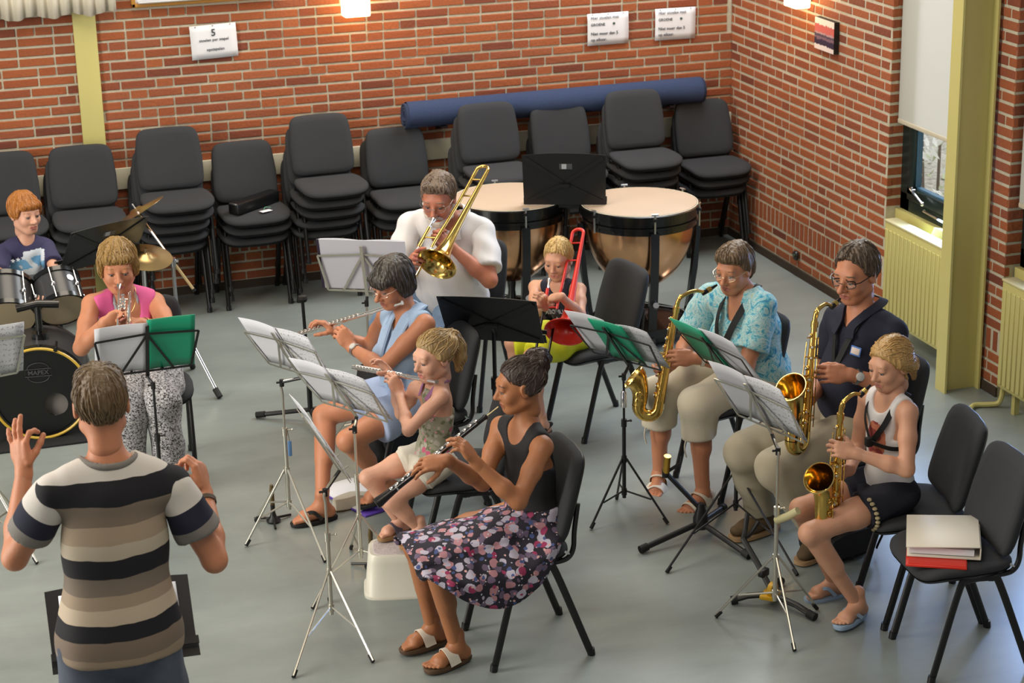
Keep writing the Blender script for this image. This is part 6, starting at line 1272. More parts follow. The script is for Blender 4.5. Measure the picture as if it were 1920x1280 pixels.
def sax_man():
    P = Person('saxman', 'person in a navy polo shirt and beige trousers playing a saxophone, black glasses', JJ['saxman'], (-.86, -.46, -.20), 1.04, 1.12, 1.08, group=CUP, skin=SK_TAN, lips=(164, 96, 82))
    P.body(belly=.02); P.head(nose=1.1, jaw=1.06)
    P.hand('L', (-.97, .1, .12), (-.05, .9, -.35), per=[(30, 45, 25), (28, 42, 25), (25, 40, 22), (22, 36, 20)], spread=4, thumb=(.6, .3, .7)); P.hand('R', (-.6, -.6, -.1), (-.5, .7, .2), curl=(35, 50, 30)); P.finish((60, 44, 34))
    HM = hair_mat('grey_brown_hair', srgb(80, 66, 52), .4)
    P.hair(HM, [(-.14, -.085), (-.06, -.07), (-.03, -.025), (-.008, .0), (.015, .035), (.035, .07), (.06, .088), (.12, .098)], r=(.085, .108, .101), rough=.0026, rf=120); P.brows(HM, .004); P.spectacles(mat('black_frame', srgb(18, 18, 20), .3), True)
    NP = mat('navy_polo', srgb(24, 26, 44), .85, var=.08, vscale=30)
    J = P.J; pcs = [top_piece(P, .012, -.03, [((0, .06, .035), (.045, .09, .085)), ((0, .0, .06), (.062, .07, .05))], None, belly=.03, tc=.075)]+[sleeve(P, q, .72, .012) for q in 'LR']; P.cloth('polo_shirt', pcs, NP, (.0035, 30, 7, None))
    collar(P, NP)
    P.cloth('trousers', legs_piece(P, 1.93, .014, .05, flare=.012), mat('beige_chino', srgb(164, 154, 132), .85, var=.06, vscale=12), (.005, 26, 8, None))
    for q, d in (('L', (-.8, -.5, 0)), ('R', (-.95, -.2, 0))): shoe(P, q, d, mat('brown_suede', srgb(92, 74, 50), .85), mat('tan_sole', srgb(170, 138, 100), .8))
    n = lambda a, b, c: J['nk']+P.lat*a+P.fr*b+P.up*c
    Rb = Matrix((P.lat, P.up, P.fr)).transposed(); b = MB(); b.rbox((0, 0, 0), (.062, .042, .004), .0015); o = b.build('name_badge', mat('badge_blue', srgb(74, 118, 190), .4), P.t); b2 = MB(); b2.rbox((0, 0, .002), (.05, .029, .003), .001); o2 = b2.build('badge_card', mat('badge_card', srgb(214, 196, 186), .5), o)
    M4 = P.t.matrix_basis.inverted() @ Matrix.Translation(V(n(.095, .128, -.125))) @ Rb.to_4x4() @ Matrix.Rotation(-.25, 4, 'X'); o.matrix_basis = M4
    strap_band(P, [n(0, -.08, .03), n(.06, -.03, .05), n(.062, .06, .01), n(.045, .12, -.08), n(.01, .16, -.2), n(0, .2, -.26)], .013, STRAP, 'neck_strap'); strap_band(P, [n(0, -.08, .03), n(-.06, -.03, .05), n(-.062, .06, .01), n(-.045, .12, -.08), n(-.01, .16, -.2)], .013, STRAP, 'neck_strap')
    watch(P, 'L', METAL, None); watch_face(P, 'L', (-.3, -.8, .4), mat('watch_dial', srgb(196, 196, 190), .3), .019)
def sax_woman():
    P = Person('saxwoman', 'person in a turquoise patterned blouse and cream capri trousers playing a saxophone', JJ['saxwoman'], (-.80, -.55, -.20), .97, 1.16, .98, group=CUP, skin=SK_TAN, lips=(176, 104, 92))
    P.body(bust=.035, belly=.02); P.head(nose=.95, jaw=1.08); P.foot('L', (-.85, -.5, 0)); P.foot('R', (-.55, -.83, 0))
    P.hand('L', (-.97, .12, .12), (-.05, .9, -.4), curl=(32, 48, 28), spread=4, thumb=(.6, .3, .7)); P.hand('R', (-.85, -.4, -.2), (-.4, .7, .3), curl=(35, 50, 30)); P.finish((70, 80, 90))
    HM = hair_mat('ash_brown_hair', srgb(104, 84, 62), .4)
    def ex(S): S.ell(P.H(0, .035, .085), A(.062, .045, .03)*P.hs, P.HF, .03); S.ell(P.H(0, -.07, -.03), A(.066, .05, .06)*P.hs, P.HF, .03)
    P.hair(HM, [(-.14, -.10), (-.06, -.09), (-.032, -.03), (-.008, .0), (.02, .04), (.045, .062), (.075, .076), (.12, .08)], r=(.087, .110, .100), extra=ex, rough=.0022, rf=130); P.brows(HM, .0028); P.spectacles(mat('thin_gold', (.75, .62, .4, 1), .3, 1), False)
    BL_ = marble('turquoise_blouse', [(.30, (30, 96, 150)), (.40, (66, 150, 180)), (.47, (120, 190, 200)), (.53, (200, 214, 206)), (.58, (92, 170, 190)), (.64, (206, 206, 190)), (.70, (150, 178, 96)), (.74, (90, 180, 196))])
    J = P.J; P.cloth('blouse', [top_piece(P, .016, -.09, [((0, .07, .0), (.045, .09, .12)), ((0, .0, .05), (.065, .07, .06))], None, bust=.04, belly=.04, wide=1.06)]+[sleeve(P, q, .70, .022, flare=.016) for q in 'LR'], BL_, (.005, 26, 9, None))
    P.cloth('capri_trousers', legs_piece(P, 1.36, .016, .04, flare=.016), mat('cream_twill', srgb(204, 194, 172), .85, var=.04, vscale=12), (.004, 30, 10, None))
    for q in 'LR':
        e = J['k'+q]+(J['a'+q]-J['k'+q])*.36; m = MB(); m.tube(cat_curve([V(e+A(-.075, -.02, .02)), V(e+A(-.09, -.03, -.03)), V(e+A(-.08, -.03, -.08))]), .004, 6); m.build('tie_cord', mat('cream_cord', srgb(206, 198, 180), .8), P.t, world=True)
        sandal(P, q, mat('dark_sole', srgb(40, 34, 30), .7), WSAND, 'strappy')
    n = lambda a, b, c: J['nk']+P.lat*a+P.fr*b+P.up*c
    strap_band(P, [n(0, -.08, .01), n(.06, -.03, .045), n(.07, .07, .0), n(.05, .16, -.10), n(.01, .21, -.22), n(0, .24, -.27)], .016, STRAP, 'neck_strap'); strap_band(P, [n(0, -.08, .01), n(-.06, -.03, .045), n(-.07, .07, .0), n(-.05, .16, -.10), n(-.01, .21, -.22)], .016, STRAP, 'neck_strap')
    watch(P, 'L', mat('white_band', srgb(216, 208, 190), .3), None, 'bracelet')
def boy():
    P = Person('boytrb', 'person in a navy vest and yellow shorts playing a red trombone, short blond hair', JJ['boytrb'], (-.62, -.76, -.20), .74, .80, .87, group=CUP, skin=SK_FAIR, lips=(196, 122, 110))
    P.body(); P.head(child=True); P.foot('L', (-1, -.1, 0)); P.foot('R', (-1, .1, 0))
    P.hand('L', (-.55, .75, -.25), (.2, .3, -.9), curl=(50, 60, 35), thumb=(.6, .3, .7)); P.hand('R', (-.3, -.4, .8), (-.6, .8, .2), curl=(45, 55, 35)); P.finish((80, 96, 110))
    HM = hair_mat('short_blond', srgb(196, 164, 106), .3)
    P.hair(HM, [(-.14, -.07), (-.06, -.06), (-.03, -.015), (-.005, .01), (.02, .04), (.045, .064), (.075, .078), (.12, .084)], r=(.081, .102, .096), rough=.003, rf=190); P.brows(hair_mat('blond_brow', srgb(160, 124, 84)), .0024)
    P.cloth('vest', [top_piece(P, .009, -.02, [((0, .05, .03), (.062, .09, .075))], .70)], NAVY, (.0025, 40, 11, None))
    J = P.J; n = lambda a, b, c: J['nk']+P.lat*a+P.fr*b+P.up*c; Rb = Matrix((P.lat, P.up, P.fr)).transposed().to_4x4()
    for k, (tx, sz_) in enumerate((('UNDER', .034), ('A', .05))):
        vs, fs = text_mesh(tx, sz_, Matrix.Translation(V(n(0, .118-.006*k, -.10-.05*k))) @ Matrix((-P.lat, P.up, P.fr)).transposed().to_4x4(), .002)
        MB().add(vs, fs).build('shirt_lettering', mat('shirt_white', srgb(196, 196, 200), .8), P.t, smooth=False, world=True)
    P.cloth('shorts', legs_piece(P, .97, .018, .05, flare=.014), mat('neon_yellow', srgb(214, 216, 34), .7, var=.04, vscale=10), (.005, 34, 12, None))
    for q in 'LR': sandal(P, q, BSOLE, STRAP, 'strappy')
def man():
    P = Person('mantrb', 'person in a white short sleeved shirt playing a brass trombone, grey beard and glasses', JJ['mantrb'], (-.52, -.80, -.32), 1.04, 1.10, 1.08, group=CUP, skin=SK_RED, lips=(176, 104, 92))
    P.body(belly=.05); P.head(nose=1.1, jaw=1.08)
    P.hand('L', (-.55, .35, .5), (-.5, -.1, .85), per=[(55, 65, 35)]*4, thumb=(.6, .5, .5)); P.hand('R', (-.1, -.5, .2), (.6, .4, -.4), curl=(45, 55, 30)); P.finish((80, 90, 100))
    HM = hair_mat('grey_hair', srgb(122, 104, 88), .4); WH = hair_mat('white_beard', srgb(206, 196, 184), .2)
    def ex(S): S.cap(P.H(-.04, .055, .092), P.H(.04, .055, .092), .022, .022, .02)
    P.hair(HM, [(-.14, -.085), (-.06, -.07), (-.03, -.02), (-.008, .002), (.018, .045), (.045, .072), (.07, .086), (.12, .092)], r=(.084, .108, .098), extra=ex, rough=.003, rf=150); P.brows(HM, .004); P.spectacles(mat('thin_steel', (.6, .6, .6, 1), .3, 1), False)
    S = SDF(P.H(0, 0, -.06)-.13, P.H(0, 0, -.06)+.13, .0045)
    for x in (-1, 1): S.cap(P.H(x*.074, .005, -.03), P.H(x*.056, .03, -.075), .010, .016, .02); S.cap(P.H(x*.056, .03, -.075), P.H(x*.02, .072, -.098), .018, .020, .02); S.cap(P.H(x*.004, .096, -.052), P.H(x*.032, .084, -.066), .0085, .0065, .01)
    S.ell(P.H(0, .07, -.102), A(.032, .026, .024), P.HF, .02); v, f = S.mesh(); v = v+vnormals(v, f)*wob(v, .0022, 200, 3)[:, None]; np_obj('beard', [(v, f)], WH, P.t)
    WS = mat('white_shirt', srgb(226, 224, 224), .8); J = P.J
    P.cloth('shirt', [top_piece(P, .016, -.06, [((0, .06, .035), (.042, .09, .075)), ((0, .0, .06), (.062, .07, .05))], None, belly=.06, tc=.07)]+[sleeve(P, q, .78, .018, flare=.014) for q in 'LR'], WS, (.005, 26, 13, None))
    collar(P, WS)
    P.cloth('jeans', legs_piece(P, 1.93, .014, .05, flare=.010), mat('pale_denim', srgb(112, 136, 164), .9, var=.1, vscale=20), (.004, 28, 14, None))
    for q, d in (('L', (-.3, -.9, 0)), ('R', (-.5, -.8, 0))): shoe(P, q, d, mat('dark_leather', srgb(30, 26, 24), .5), RUB)
def flute_woman():
    P = Person('flutew', 'person in a pale blue sleeveless blouse and scarf playing a flute, dark bobbed hair', JJ['flutew'], (-.84, -.42, -.30), .95, .95, .98, group=CUP, skin=SK_TAN, lips=(170, 92, 84))
    P.body(bust=.02); P.head(nose=1.05); P.foot('R', (-.97, -.12, 0)); P.foot('L', (-.7, .1, -.25))
    P.hand('L', (-.45, .35, .75), (-.2, .9, -.1), curl=(48, 45, 25), spread=3, thumb=(.7, .35, .6)); P.hand('R', (-.70, .25, .65), (.0, -.15, -.95), curl=(30, 40, 25), spread=3, thumb=(.6, .3, .75)); P.finish((60, 44, 34))
    HM = hair_mat('dark_grey_hair', srgb(62, 56, 50), .5)
    def ex(S):
        S.cap(P.H(-.045, .072, .052), P.H(.045, .072, .052), .024, .024, .02); S.cap(P.H(-.03, .088, .034), P.H(.03, .088, .034), .010, .010, .015); S.ell(P.H(0, -.05, -.045), A(.078, .062, .055)*P.hs, P.HF, .03)
        for x in (-1, 1): S.ell(P.H(x*.07, -.008, -.015), A(.018, .034, .052)*P.hs, P.HF, .02)
    P.hair(HM, [(-.14, -.11), (-.06, -.10), (-.03, -.06), (.0, -.03), (.02, .0), (.045, .03), (.08, .038), (.12, .04)], r=(.091, .113, .104), extra=ex, rough=.002, rf=130); P.spectacles(mat('thin_rose', (.6, .45, .4, 1), .3, 1), False)
    PB = mat('pale_blue_linen', srgb(160, 184, 212), .8, var=.05, vscale=12); J = P.J; n = lambda a, b, c: J['nk']+P.lat*a+P.fr*b+P.up*c
    P.cloth('blouse', [top_piece(P, .012, -.05, [((0, .07, .02), (.05, .08, .09))], .92, bust=.03, wide=1.04)], PB, (.004, 30, 15, (1, 1, .4)))
    P.cloth('skirt', legs_piece(P, .62, .020, .05, flare=.006), mat('pale_blue_skirt', srgb(166, 182, 214), .8), (.003, 28, 16, None))
    SCF = mat('scarf_blue', srgb(168, 192, 222), .8, var=.1, vscale=40, stretch=(6, 6, 1))
    for k, (a, b0) in enumerate(((.055, 0), (-.055, 1), (.035, 2), (-.03, 3), (.075, 4))):
        m = MB(); m.tube(cat_curve([V(n(a*.3, -.075, .025)), V(n(a*1.1, -.03, .055)), V(n(a*1.15, .06, .01)), V(n(a*1.0, .125, -.10)), V(n(a*.8, .155, -.20)), V(n(a*.75+.005*k, .135, -.33))], 7), [.012]*8+[.016]*10+[.019]*18, 8, flat=.6); m.build('scarf_fold', SCF, P.t, world=True)
    sandal(P, 'R', STRAP, STRAP, 'thong', .02, 'flip_flop'); sandal(P, 'L', STRAP, STRAP, 'thong', .02, 'flip_flop')
    watch(P, 'L', METAL, None); watch_face(P, 'L', (-.2, -.8, .5), mat('watch_dial', srgb(196, 196, 190), .3), .016)
def flute_girl():
    P = Person('fluteg', 'person in a flowered halter top playing a flute with feet on a stool', JJ['fluteg'], (-.90, -.36, -.12), .70, .80, .90, group=CUP, skin=SK_PALE, lips=(198, 122, 112))
    P.body(); P.head(child=True, nose=.8); P.foot('L', (-.85, -.5, -.0), up=(0, 0, 1)); P.foot('R', (-.9, -.3, 0))
    P.hand('L', (-.35, .2, .9), (-.3, .9, .0), curl=(45, 45, 25), spread=4, hsz=.78, thumb=(.7, .35, .6)); P.hand('R', (-.5, .1, .75), (.0, -.3, -.9), curl=(15, 30, 20), hsz=.78, thumb=(.6, .3, .75)); P.finish((86, 98, 110))
    HM = hair_mat('honey_hair', srgb(176, 146, 96), .35)
    def ex(S):
        S.cap(P.H(0, -.10, .075), P.H(0, -.135, .06), .022, .026, .02); pts = [P.H(0, -.13, .06), P.H(.0, -.155, .0), P.H(.005, -.15, -.06), P.H(.01, -.135, -.115)]
        for a, b, ra, rb in zip(pts, pts[1:], (.026, .030, .026), (.030, .026, .012)): S.cap(a, b, ra, rb, .02)
        for x in (-1, 1): S.cap(P.H(x*.072, .0, .02), P.H(x*.05, -.085, .05), .02, .025, .03)
    P.hair(HM, [(-.14, -.07), (-.06, -.055), (-.035, -.01), (-.01, .012), (.02, .03), (.05, .055), (.075, .072), (.12, .078)], r=(.083, .104, .097), extra=ex, pad=.22, tie=(0, -.115, .075)); P.brows(hair_mat('blond_brow', srgb(160, 124, 84)), .0024)
    MB().lathe([(.020, -.008), (.026, 0), (.020, .008)], 18, V(P.H(0, -.118, .07)), V(P.HF[1]), capends=False).build('hair_tie', mat('white_tie', srgb(226, 220, 220), .7), P.t, world=True)
    FL = pattern('flower_halter', srgb(150, 148, 128), [(srgb(112, 116, 86), 34, .40, 1.1), (srgb(176, 170, 156), 30, .34, 2.7), (srgb(196, 92, 122), 20, .25, 4.2), (srgb(206, 140, 156), 42, .2, 5.2)])
    J = P.J; S = top_piece(P, .008, -.03, [((0, -.11, -.02), (.2, .10, .13)), ((.10, .06, -.02), (.07, .12, .085)), ((-.10, .06, -.02), (.07, .12, .085)), ((0, .05, .03), (.05, .1, .05))], .5)
    P.cloth('halter_top', [S], FL, (.002, 40, 17, None)); n = lambda a, b, c: J['nk']+P.lat*a+P.fr*b+P.up*c
    for x in (-1, 1): strap_band(P, [n(x*.03, .075, -.05), n(x*.045, .04, .01), n(x*.035, -.02, .03), n(0, -.05, .02)], .010, mat('purple_trim', srgb(150, 100, 140), .8), 'halter_strap')
    P.cloth('shorts', legs_piece(P, .38, .014, .03, flare=.006), mat('white_shorts', srgb(206, 200, 184), .85), (.003, 40, 18, None))
    for q in 'LR': sandal(P, q, mat('cork_sole', srgb(150, 116, 78), .85), mat('grey_leather', srgb(98, 98, 112), .6), 'wide')
def trumpet_woman():
    P = Person('trpt', 'person in a pink sleeveless top and black and white trousers playing a trumpet', JJ['trpt'], (-.12, -.98, -.16), .96, 1.0, 1.05, group=CUP, skin=SK_TAN, lips=(186, 110, 100))
    P.body(bust=.035); P.head(jaw=1.05)
    P.hand('R', (.75, -.15, .35), (.3, -.9, -.2), curl=(45, 45, 25), hsz=.95, thumb=(.6, .5, .5)); P.hand('L', (-.8, .0, .1), (-.2, -.4, .8), curl=(50, 55, 30), hsz=.95); P.finish((70, 80, 90))
    HM = hair_mat('light_brown_hair', srgb(150, 118, 66), .35)
    def ex(S):
        S.cap(P.H(-.04, .062, .065), P.H(.04, .062, .065), .022, .022, .02); S.ell(P.H(0, -.05, -.035), A(.078, .058, .055)*P.hs, P.HF, .03)
        for x in (-1, 1): S.ell(P.H(x*.076, .005, .0), A(.016, .036, .048)*P.hs, P.HF, .02)
    P.hair(HM, [(-.14, -.105), (-.06, -.10), (-.03, -.055), (.0, -.02), (.025, .025), (.045, .048), (.08, .056), (.12, .058)], r=(.090, .110, .101), extra=ex, rough=.0022); P.brows(HM, .0028)
    J = P.J; PK = mat('pink_jersey', srgb(214, 92, 148), .8, var=.04, vscale=10); GT = mat('grey_trim', srgb(176, 176, 184), .8); n = lambda a, b, c: J['nk']+P.lat*a+P.fr*b+P.up*c
    P.cloth('top', [top_piece(P, .011, -.06, [((0, .09, -.02), (.062, .10, .13))], .93, bust=.045, wide=1.03)], PK, (.003, 34, 19, None))
    P.cloth('under_top', [top_piece(P, .006, .2, [((0, .09, -.02), (.050, .10, .118))], .5, bust=.04)], GT, None)
    P.cloth('trousers', legs_piece(P, 1.95, .016, .05, flare=.018), pattern('speckled_trousers', srgb(168, 166, 166), [(srgb(60, 58, 60), 95, .40, .3), (srgb(196, 194, 194), 60, .36, 2.1), (srgb(44, 42, 44), 130, .3, 3.3)]), (.005, 28, 20, None))
    for q in 'LR': shoe(P, q, (.05, -1, 0), mat('dark_leather', srgb(30, 26, 24), .5), RUB)
    MB().tube(cat_curve([V(n(.06, -.02, .035)), V(n(.062, .04, .02)), V(n(.04, .085, -.03)), V(n(0, .105, -.065)), V(n(-.04, .085, -.03)), V(n(-.062, .04, .02)), V(n(-.06, -.02, .035))]), .0018, 6).build('necklace', mat('gold_chain', (.8, .6, .25, 1), .25, 1), P.t, world=True)
    watch(P, 'L', mat('gold_chain', (.8, .6, .25, 1), .25, 1), None, 'bracelet')
def drummer():
    P = Person('drum', 'person in a navy printed T shirt behind the drums, red hair', JJ['drum'], (.42, -.90, -.08), .76, .84, .93, group=CUP, skin=SK_PALE, lips=(196, 120, 110))
    P.body(); P.head(child=True, nose=.9); P.hand('L', (-.2, -.9, -.2), (0, .2, -1), curl=(45, 50, 30)); P.hand('R', (.2, -.9, -.2), (0, .2, -1), curl=(45, 50, 30)); P.finish((80, 96, 110))
    HM = hair_mat('red_hair', srgb(176, 112, 50), .25)
    def ex(S):
        S.cap(P.H(-.045, .068, .062), P.H(.045, .068, .062), .021, .021, .02)
        for x in (-1, 1): S.ell(P.H(x*.074, .012, .02), A(.014, .036, .036)*P.hs, P.HF, .02)
    P.hair(HM, [(-.14, -.08), (-.06, -.07), (-.03, -.02), (-.005, .005), (.02, .025), (.045, .042), (.075, .046), (.12, .046)], r=(.087, .107, .101), extra=ex, rough=.0015, rf=160); P.brows(hair_mat('red_brow', srgb(170, 112, 66)), .0024)
    J = P.J; lt, fr, up = P.lat, P.fr, P.up
    def mf(Q):
        d = Q-J['hip']; a, b, c = d@lt, d@fr, d@up; k = c-a*.25-.085; w = wob(Q, 1, 45, 8); inn = (b > .02) & (np.abs(a) < .092) & (k < .205) & (k > .02)
        m = np.where(inn, 1, 0); m = np.where(inn & (k < .165) & (k > .105) & (w > -.3), 2, m); m = np.where(inn & (k < .06) & (np.abs(a) < .04), 2, m); return np.where(inn & (a < -.02) & (k > .165), 0, m)
    P.cloth('t_shirt', [top_piece(P, .012, -.03, [((0, .03, .04), (.062, .085, .06))], None, h=.0046)]+[sleeve(P, q, .62, .014) for q in 'LR'], [mat('indigo_cotton', srgb(52, 50, 84), .85), mat('white_print', srgb(206, 214, 222), .8), mat('blue_print', srgb(110, 166, 206), .8)], (.003, 34, 21, None), mf)
    for k in range(3):
        c = J['hip']+lt*(-.075+.027*k)+fr*.118+up*(.25+.008*k); pts = []
        for i in range(10):
            r = .013 if i % 2 == 0 else .0055; t = math.pi/2+i*math.pi/5; pts.append(V(c+lt*r*math.cos(t)+up*r*math.sin(t)))
        MB().slab(pts, V(fr*.004)).build('star_print', mat('white_print', srgb(206, 214, 222), .8), P.t, world=True, smooth=False)
    P.cloth('shorts', legs_piece(P, .95, .014, .05, flare=.008), mat('purple_shorts', srgb(44, 38, 70), .85), (.004, 30, 22, None))
    for q in 'LR': shoe(P, q, (0, -1, 0), mat('dark_leather', srgb(30, 26, 24), .5), RUB)
def conductor():
    P = Person('cond', 'person in a striped T shirt seen from behind, conducting with both hands raised', JJ['cond'], (.06, 1, -.10), 1.05, 1.0, 1.04, group=None, skin=SK_TAN)
    P.body(h=.007); P.head(jaw=1.0, h=.0036)
    P.hand('L', (-.05, .2, .95), (.75, .6, .0), per=[(25, 60, 35), (-2, 12, 8), (2, 14, 10), (-4, 14, 10)], spread=11, thumb=(.75, .45, .5), h=.0032); P.hand('R', (-.1, .25, .95), (-.8, .55, .1), per=[(35, 65, 40), (42, 70, 40), (48, 75, 45), (55, 75, 45)], thumb=(.8, .4, .5), h=.0032); P.finish()
    HM = hair_mat('short_brown_hair', srgb(104, 84, 58), .3)
    def ex(S): S.ell(P.H(0, .02, .085), A(.066, .07, .036)*P.hs, P.HF, .03)
    P.hair(HM, [(-.14, -.095), (-.075, -.085), (-.045, -.045), (-.02, -.005), (.02, .03), (.045, .062), (.075, .078), (.12, .084)], r=(.0795, .103, .095), extra=ex, rough=.0016, rf=230, h=.0038); P.brows(HM)
    J = P.J
    st = [(.60, (150, 132, 112)), (.875, (122, 106, 92)), (.94, (22, 21, 27)), (.992, (186, 170, 148)), (1.045, (156, 138, 118)), (1.085, (118, 106, 94)), (1.142, (22, 21, 27)), (1.205, (180, 168, 148)), (1.252, (160, 142, 120)), (1.314, (120, 106, 92)), (1.380, (22, 21, 27)), (1.456, (204, 198, 190)), (1.8, (204, 198, 190))]
    SM = bands('striped_jersey', st, warp=.02); NV = mat('sleeve_navy', srgb(26, 28, 48), .85); GH = mat('sleeve_grey', srgb(122, 118, 112), .85); LT_ = mat('sleeve_light', srgb(182, 174, 162), .85)
    S = SDF(*P.box(['hip', 'nk', 'sL', 'sR'], .26), .007); P.torso(S, .014, wide=1.02); hp = J['hip']; S.cap(hp-P.up*.14, hp+P.up*.10, .196, .172, .06, (P.fr, .78)); S.plane(hp-P.up*.035, -P.up); S.plane(J['nk']+P.up*.05, P.up); S.ell(J['nk']+P.fr*.021+P.up*.042, A(.080, .085, .05)*P.sz, [P.lat, P.fr, P.up], .006, True)
    P.cloth('t_shirt', [S.mesh()], SM, (.0045, 24, 23, (1, 1, .35)))
    S = SDF(*P.box(['nk', 'sL', 'sR'], .2), .006); P.torso(S, .017, wide=1.02); S.plane(J['nk']+P.up*.0525, P.up); c_ = J['nk']+P.fr*.02+P.up*.042
    F_ = np.stack([P.lat, P.fr, P.up]); rr_ = A(.080, .085, .05)*P.sz+.017
    S.cut(lambda X, Y, Z: (np.sqrt(sum((((X-c_[0])*F_[i][0]+(Y-c_[1])*F_[i][1]+(Z-c_[2])*F_[i][2])/rr_[i])**2 for i in range(3)))-1)*.06, .004); S.ell(c_, A(.080, .085, .05)*P.sz, F_, .004, True)
    P.cloth('neckband', [S.mesh()], GH, None)
    for q in 'LR':
        a, b = J['s'+q], J['e'+q]; d = nrm(b-a); L_ = np.linalg.norm(b-a); a0 = a-np.array(P.t.location)
        P.cloth('sleeve', [sleeve(P, q, .62, .018, flare=.014)], axis_bands('sleeve_bands_'+q, d, a0, [(0, (204, 198, 190)), (.24*L_, (26, 28, 48)), (.48*L_, (122, 118, 112))]), (.003, 30, 24, None))
    P.cloth('jeans', legs_piece(P, 1.95, .014, .06, flare=.012), mat('grey_denim', srgb(78, 84, 98), .9, var=.15, vscale=18), (.004, 28, 25, None))
    for q in 'LR': shoe(P, q, (0, 1, 0), mat('dark_leather', srgb(30, 26, 24), .5), RUB)
    watch(P, 'R', mat('brown_strap', srgb(70, 56, 40), .6), None); return P
for fn in (oboe_girl, sax_girl, sax_man, sax_woman, boy, man, flute_woman, flute_girl, trumpet_woman, drummer, conductor): fn()
TB1_D, TB1_C, TB1_R = (-.60, -.619, -.508), (-2.563, -2.577, 1.282), (-2.983, -3.010, .927)
TB2_D, TB2_C, TB2_R = (-.418, -.732, -.538), (-2.236, -3.170, 1.054), (-2.512, -3.653, .699)
# ---------------------------------------------------------------- instruments
SILVER = mat('silver_plate', (.82, .80, .76, 1), .16, 1); EBON = mat('ebonite', srgb(14, 13, 13), .25); REDP = mat('red_plastic', srgb(206, 38, 24), .28); GREN = mat('grenadilla', srgb(18, 16, 16), .32)
GOLD = mat('gold_lacquer', srgb(222, 184, 100), .16, 1)
def vec(*q): return V(q)
def saxophone(label, M_, T, B, R, side, s=1.):
    M_, T, B, R = map(V, (M_, T, B, R)); t = thing('saxophone', label, 'saxophone', B-V((0, 0, .05)), 0, 'brass saxophones'); d = (B-T).normalized(); e = R-B; e = (e-d*e.dot(d)).normalized(); sd = d.cross(e)
    if sd.dot(V(side)) < 0: sd = -sd
    rb = .047*s; c = B+e*rb; L = (R-B).dot(-d)
    m = MB(); m.tube([T+(B-T)*k/10 for k in range(11)], [.0125*s+.014*s*k/10 for k in range(11)], 18, cap=False); m.build('body_tube', GOLD, t, world=True)
    bow = [c-e*rb*math.cos(a)+d*rb*math.sin(a) for a in lerpl(0, math.pi, 13)]; m = MB(); m.tube(bow, lerpl(.0265*s, .034*s, 13), 18, cap=False); m.build('bow', GOLD, t, world=True)
    top = [B+e*2*rb-d*(L*k/12)+e*(.035*(k/12)**3*s) for k in range(13)]; tip = top[-1]; bd = (top[-1]-top[-2]).normalized(); bd = (bd+e*.75).normalized()
    top += [tip+bd*.012*s, tip+bd*.02*s]; rr = [.034*s+.010*s*(k/12)+.016*s*(k/12)**6 for k in range(13)]+[.066*s, .0695*s]
    m = MB(); m.tube(top, rr, 28, cap=False); m.build('bell', GOLD, t, world=True); ring(MB(), top[-1], bd, .0695*s, .0028, 40, 6).build('bell_rim', mat('rim_gold', srgb(236, 206, 130), .12, 1), t, world=True)
    nk = cat_curve([M_+(T-M_)*.30, M_+(T-M_)*.62-d*.045*s, T-d*.052*s+(M_-T)*.06, T-d*.018*s, T], 7); m = MB(); m.tube(nk, lerpl(.0075*s, .0125*s, len(nk)), 14, cap=False); m.build('neck', GOLD, t, world=True)
    a = M_; b = M_+(T-M_)*.36; m = MB(); m.tube([a, a+(b-a)*.3, a+(b-a)*.6, b], [.005*s, .0085*s, .0115*s, .0115*s], 14); m.build('mouthpiece', EBON, t, world=True); MB().tube([a+(b-a)*.42, a+(b-a)*.68], .013*s, 14).build('ligature', GOLD, t, world=True)
    MB().tube([T-d*.012, T+d*.014], .0165*s, 14).build('neck_collar', GOLD, t, world=True)
    Lb = (B-T).length
    for k, off in enumerate(((sd*.8+e*.35), (sd*.9-e*.25), (-sd*.6+e*.6))):
        o = off.normalized(); m = MB(); m.tube([T+d*Lb*(.06+.05*k)+o*(.021+.003*k)*s, T+d*Lb*(.94-.04*k)+o*(.036)*s], .0026*s, 6); m.build('key_rod', GOLD, t, world=True)
        for j in range(5): q = .12+.17*j; MB().tube([T+d*Lb*q+o*.012*s, T+d*Lb*q+o*(.026+.010*q)*s], .0028*s, 6).build('rod_post', GOLD, t, world=True)
    for j in range(9):
        q = .10+.095*j; rad = (.0085+.0075*q)*s; o = (e*.85+sd*.5*(1 if j % 3 else -.3)).normalized(); p = T+d*Lb*q+o*(.0135+.015*q)*s
        kc = MB().lathe([(rad*.9, 0), (rad, .002), (rad, .006), (rad*.75, .0085), (0, .0085)], 16, p, o).build('key_cup', GOLD, t, world=True); MB().ell(p+o*.0095, (.005*s,)*3, 8, 6).build('pearl', mat('pearl', srgb(224, 220, 212), .2), kc, world=True)
    for j in range(2):
        q = .35+.28*j; p = top[int(12*q*.8)]+sd*.037*s; MB().lathe([(.019*s, 0), (.020*s, .004), (.014*s, .008), (0, .008)], 16, p, sd).build('bell_key', GOLD, t, world=True); MB().tube([p+sd*.012+d*.02, p+sd*.012-d*.02], .003, 6).build('key_guard', GOLD, t, world=True)
    MB().tube([T+d*Lb*.45+e*.02*s, T+d*Lb*.45+e*(2*rb-.03*s)], .005*s, 8).build('body_brace', GOLD, t, world=True)
    MB().tube(cat_curve([T-d*.03+sd*.012, T-d*.055*s+sd*.016, nk[int(len(nk)*.55)]-d*.02]), .0022, 6).build('octave_key', GOLD, t, world=True); return t
saxophone('brass saxophone of the man in the navy shirt', (-1.712, -5.03, 1.178), (-1.870, -5.10, 1.10), (-1.93, -5.15, .60), (-2.0, -5.185, .845), (-.3, -1, 0))
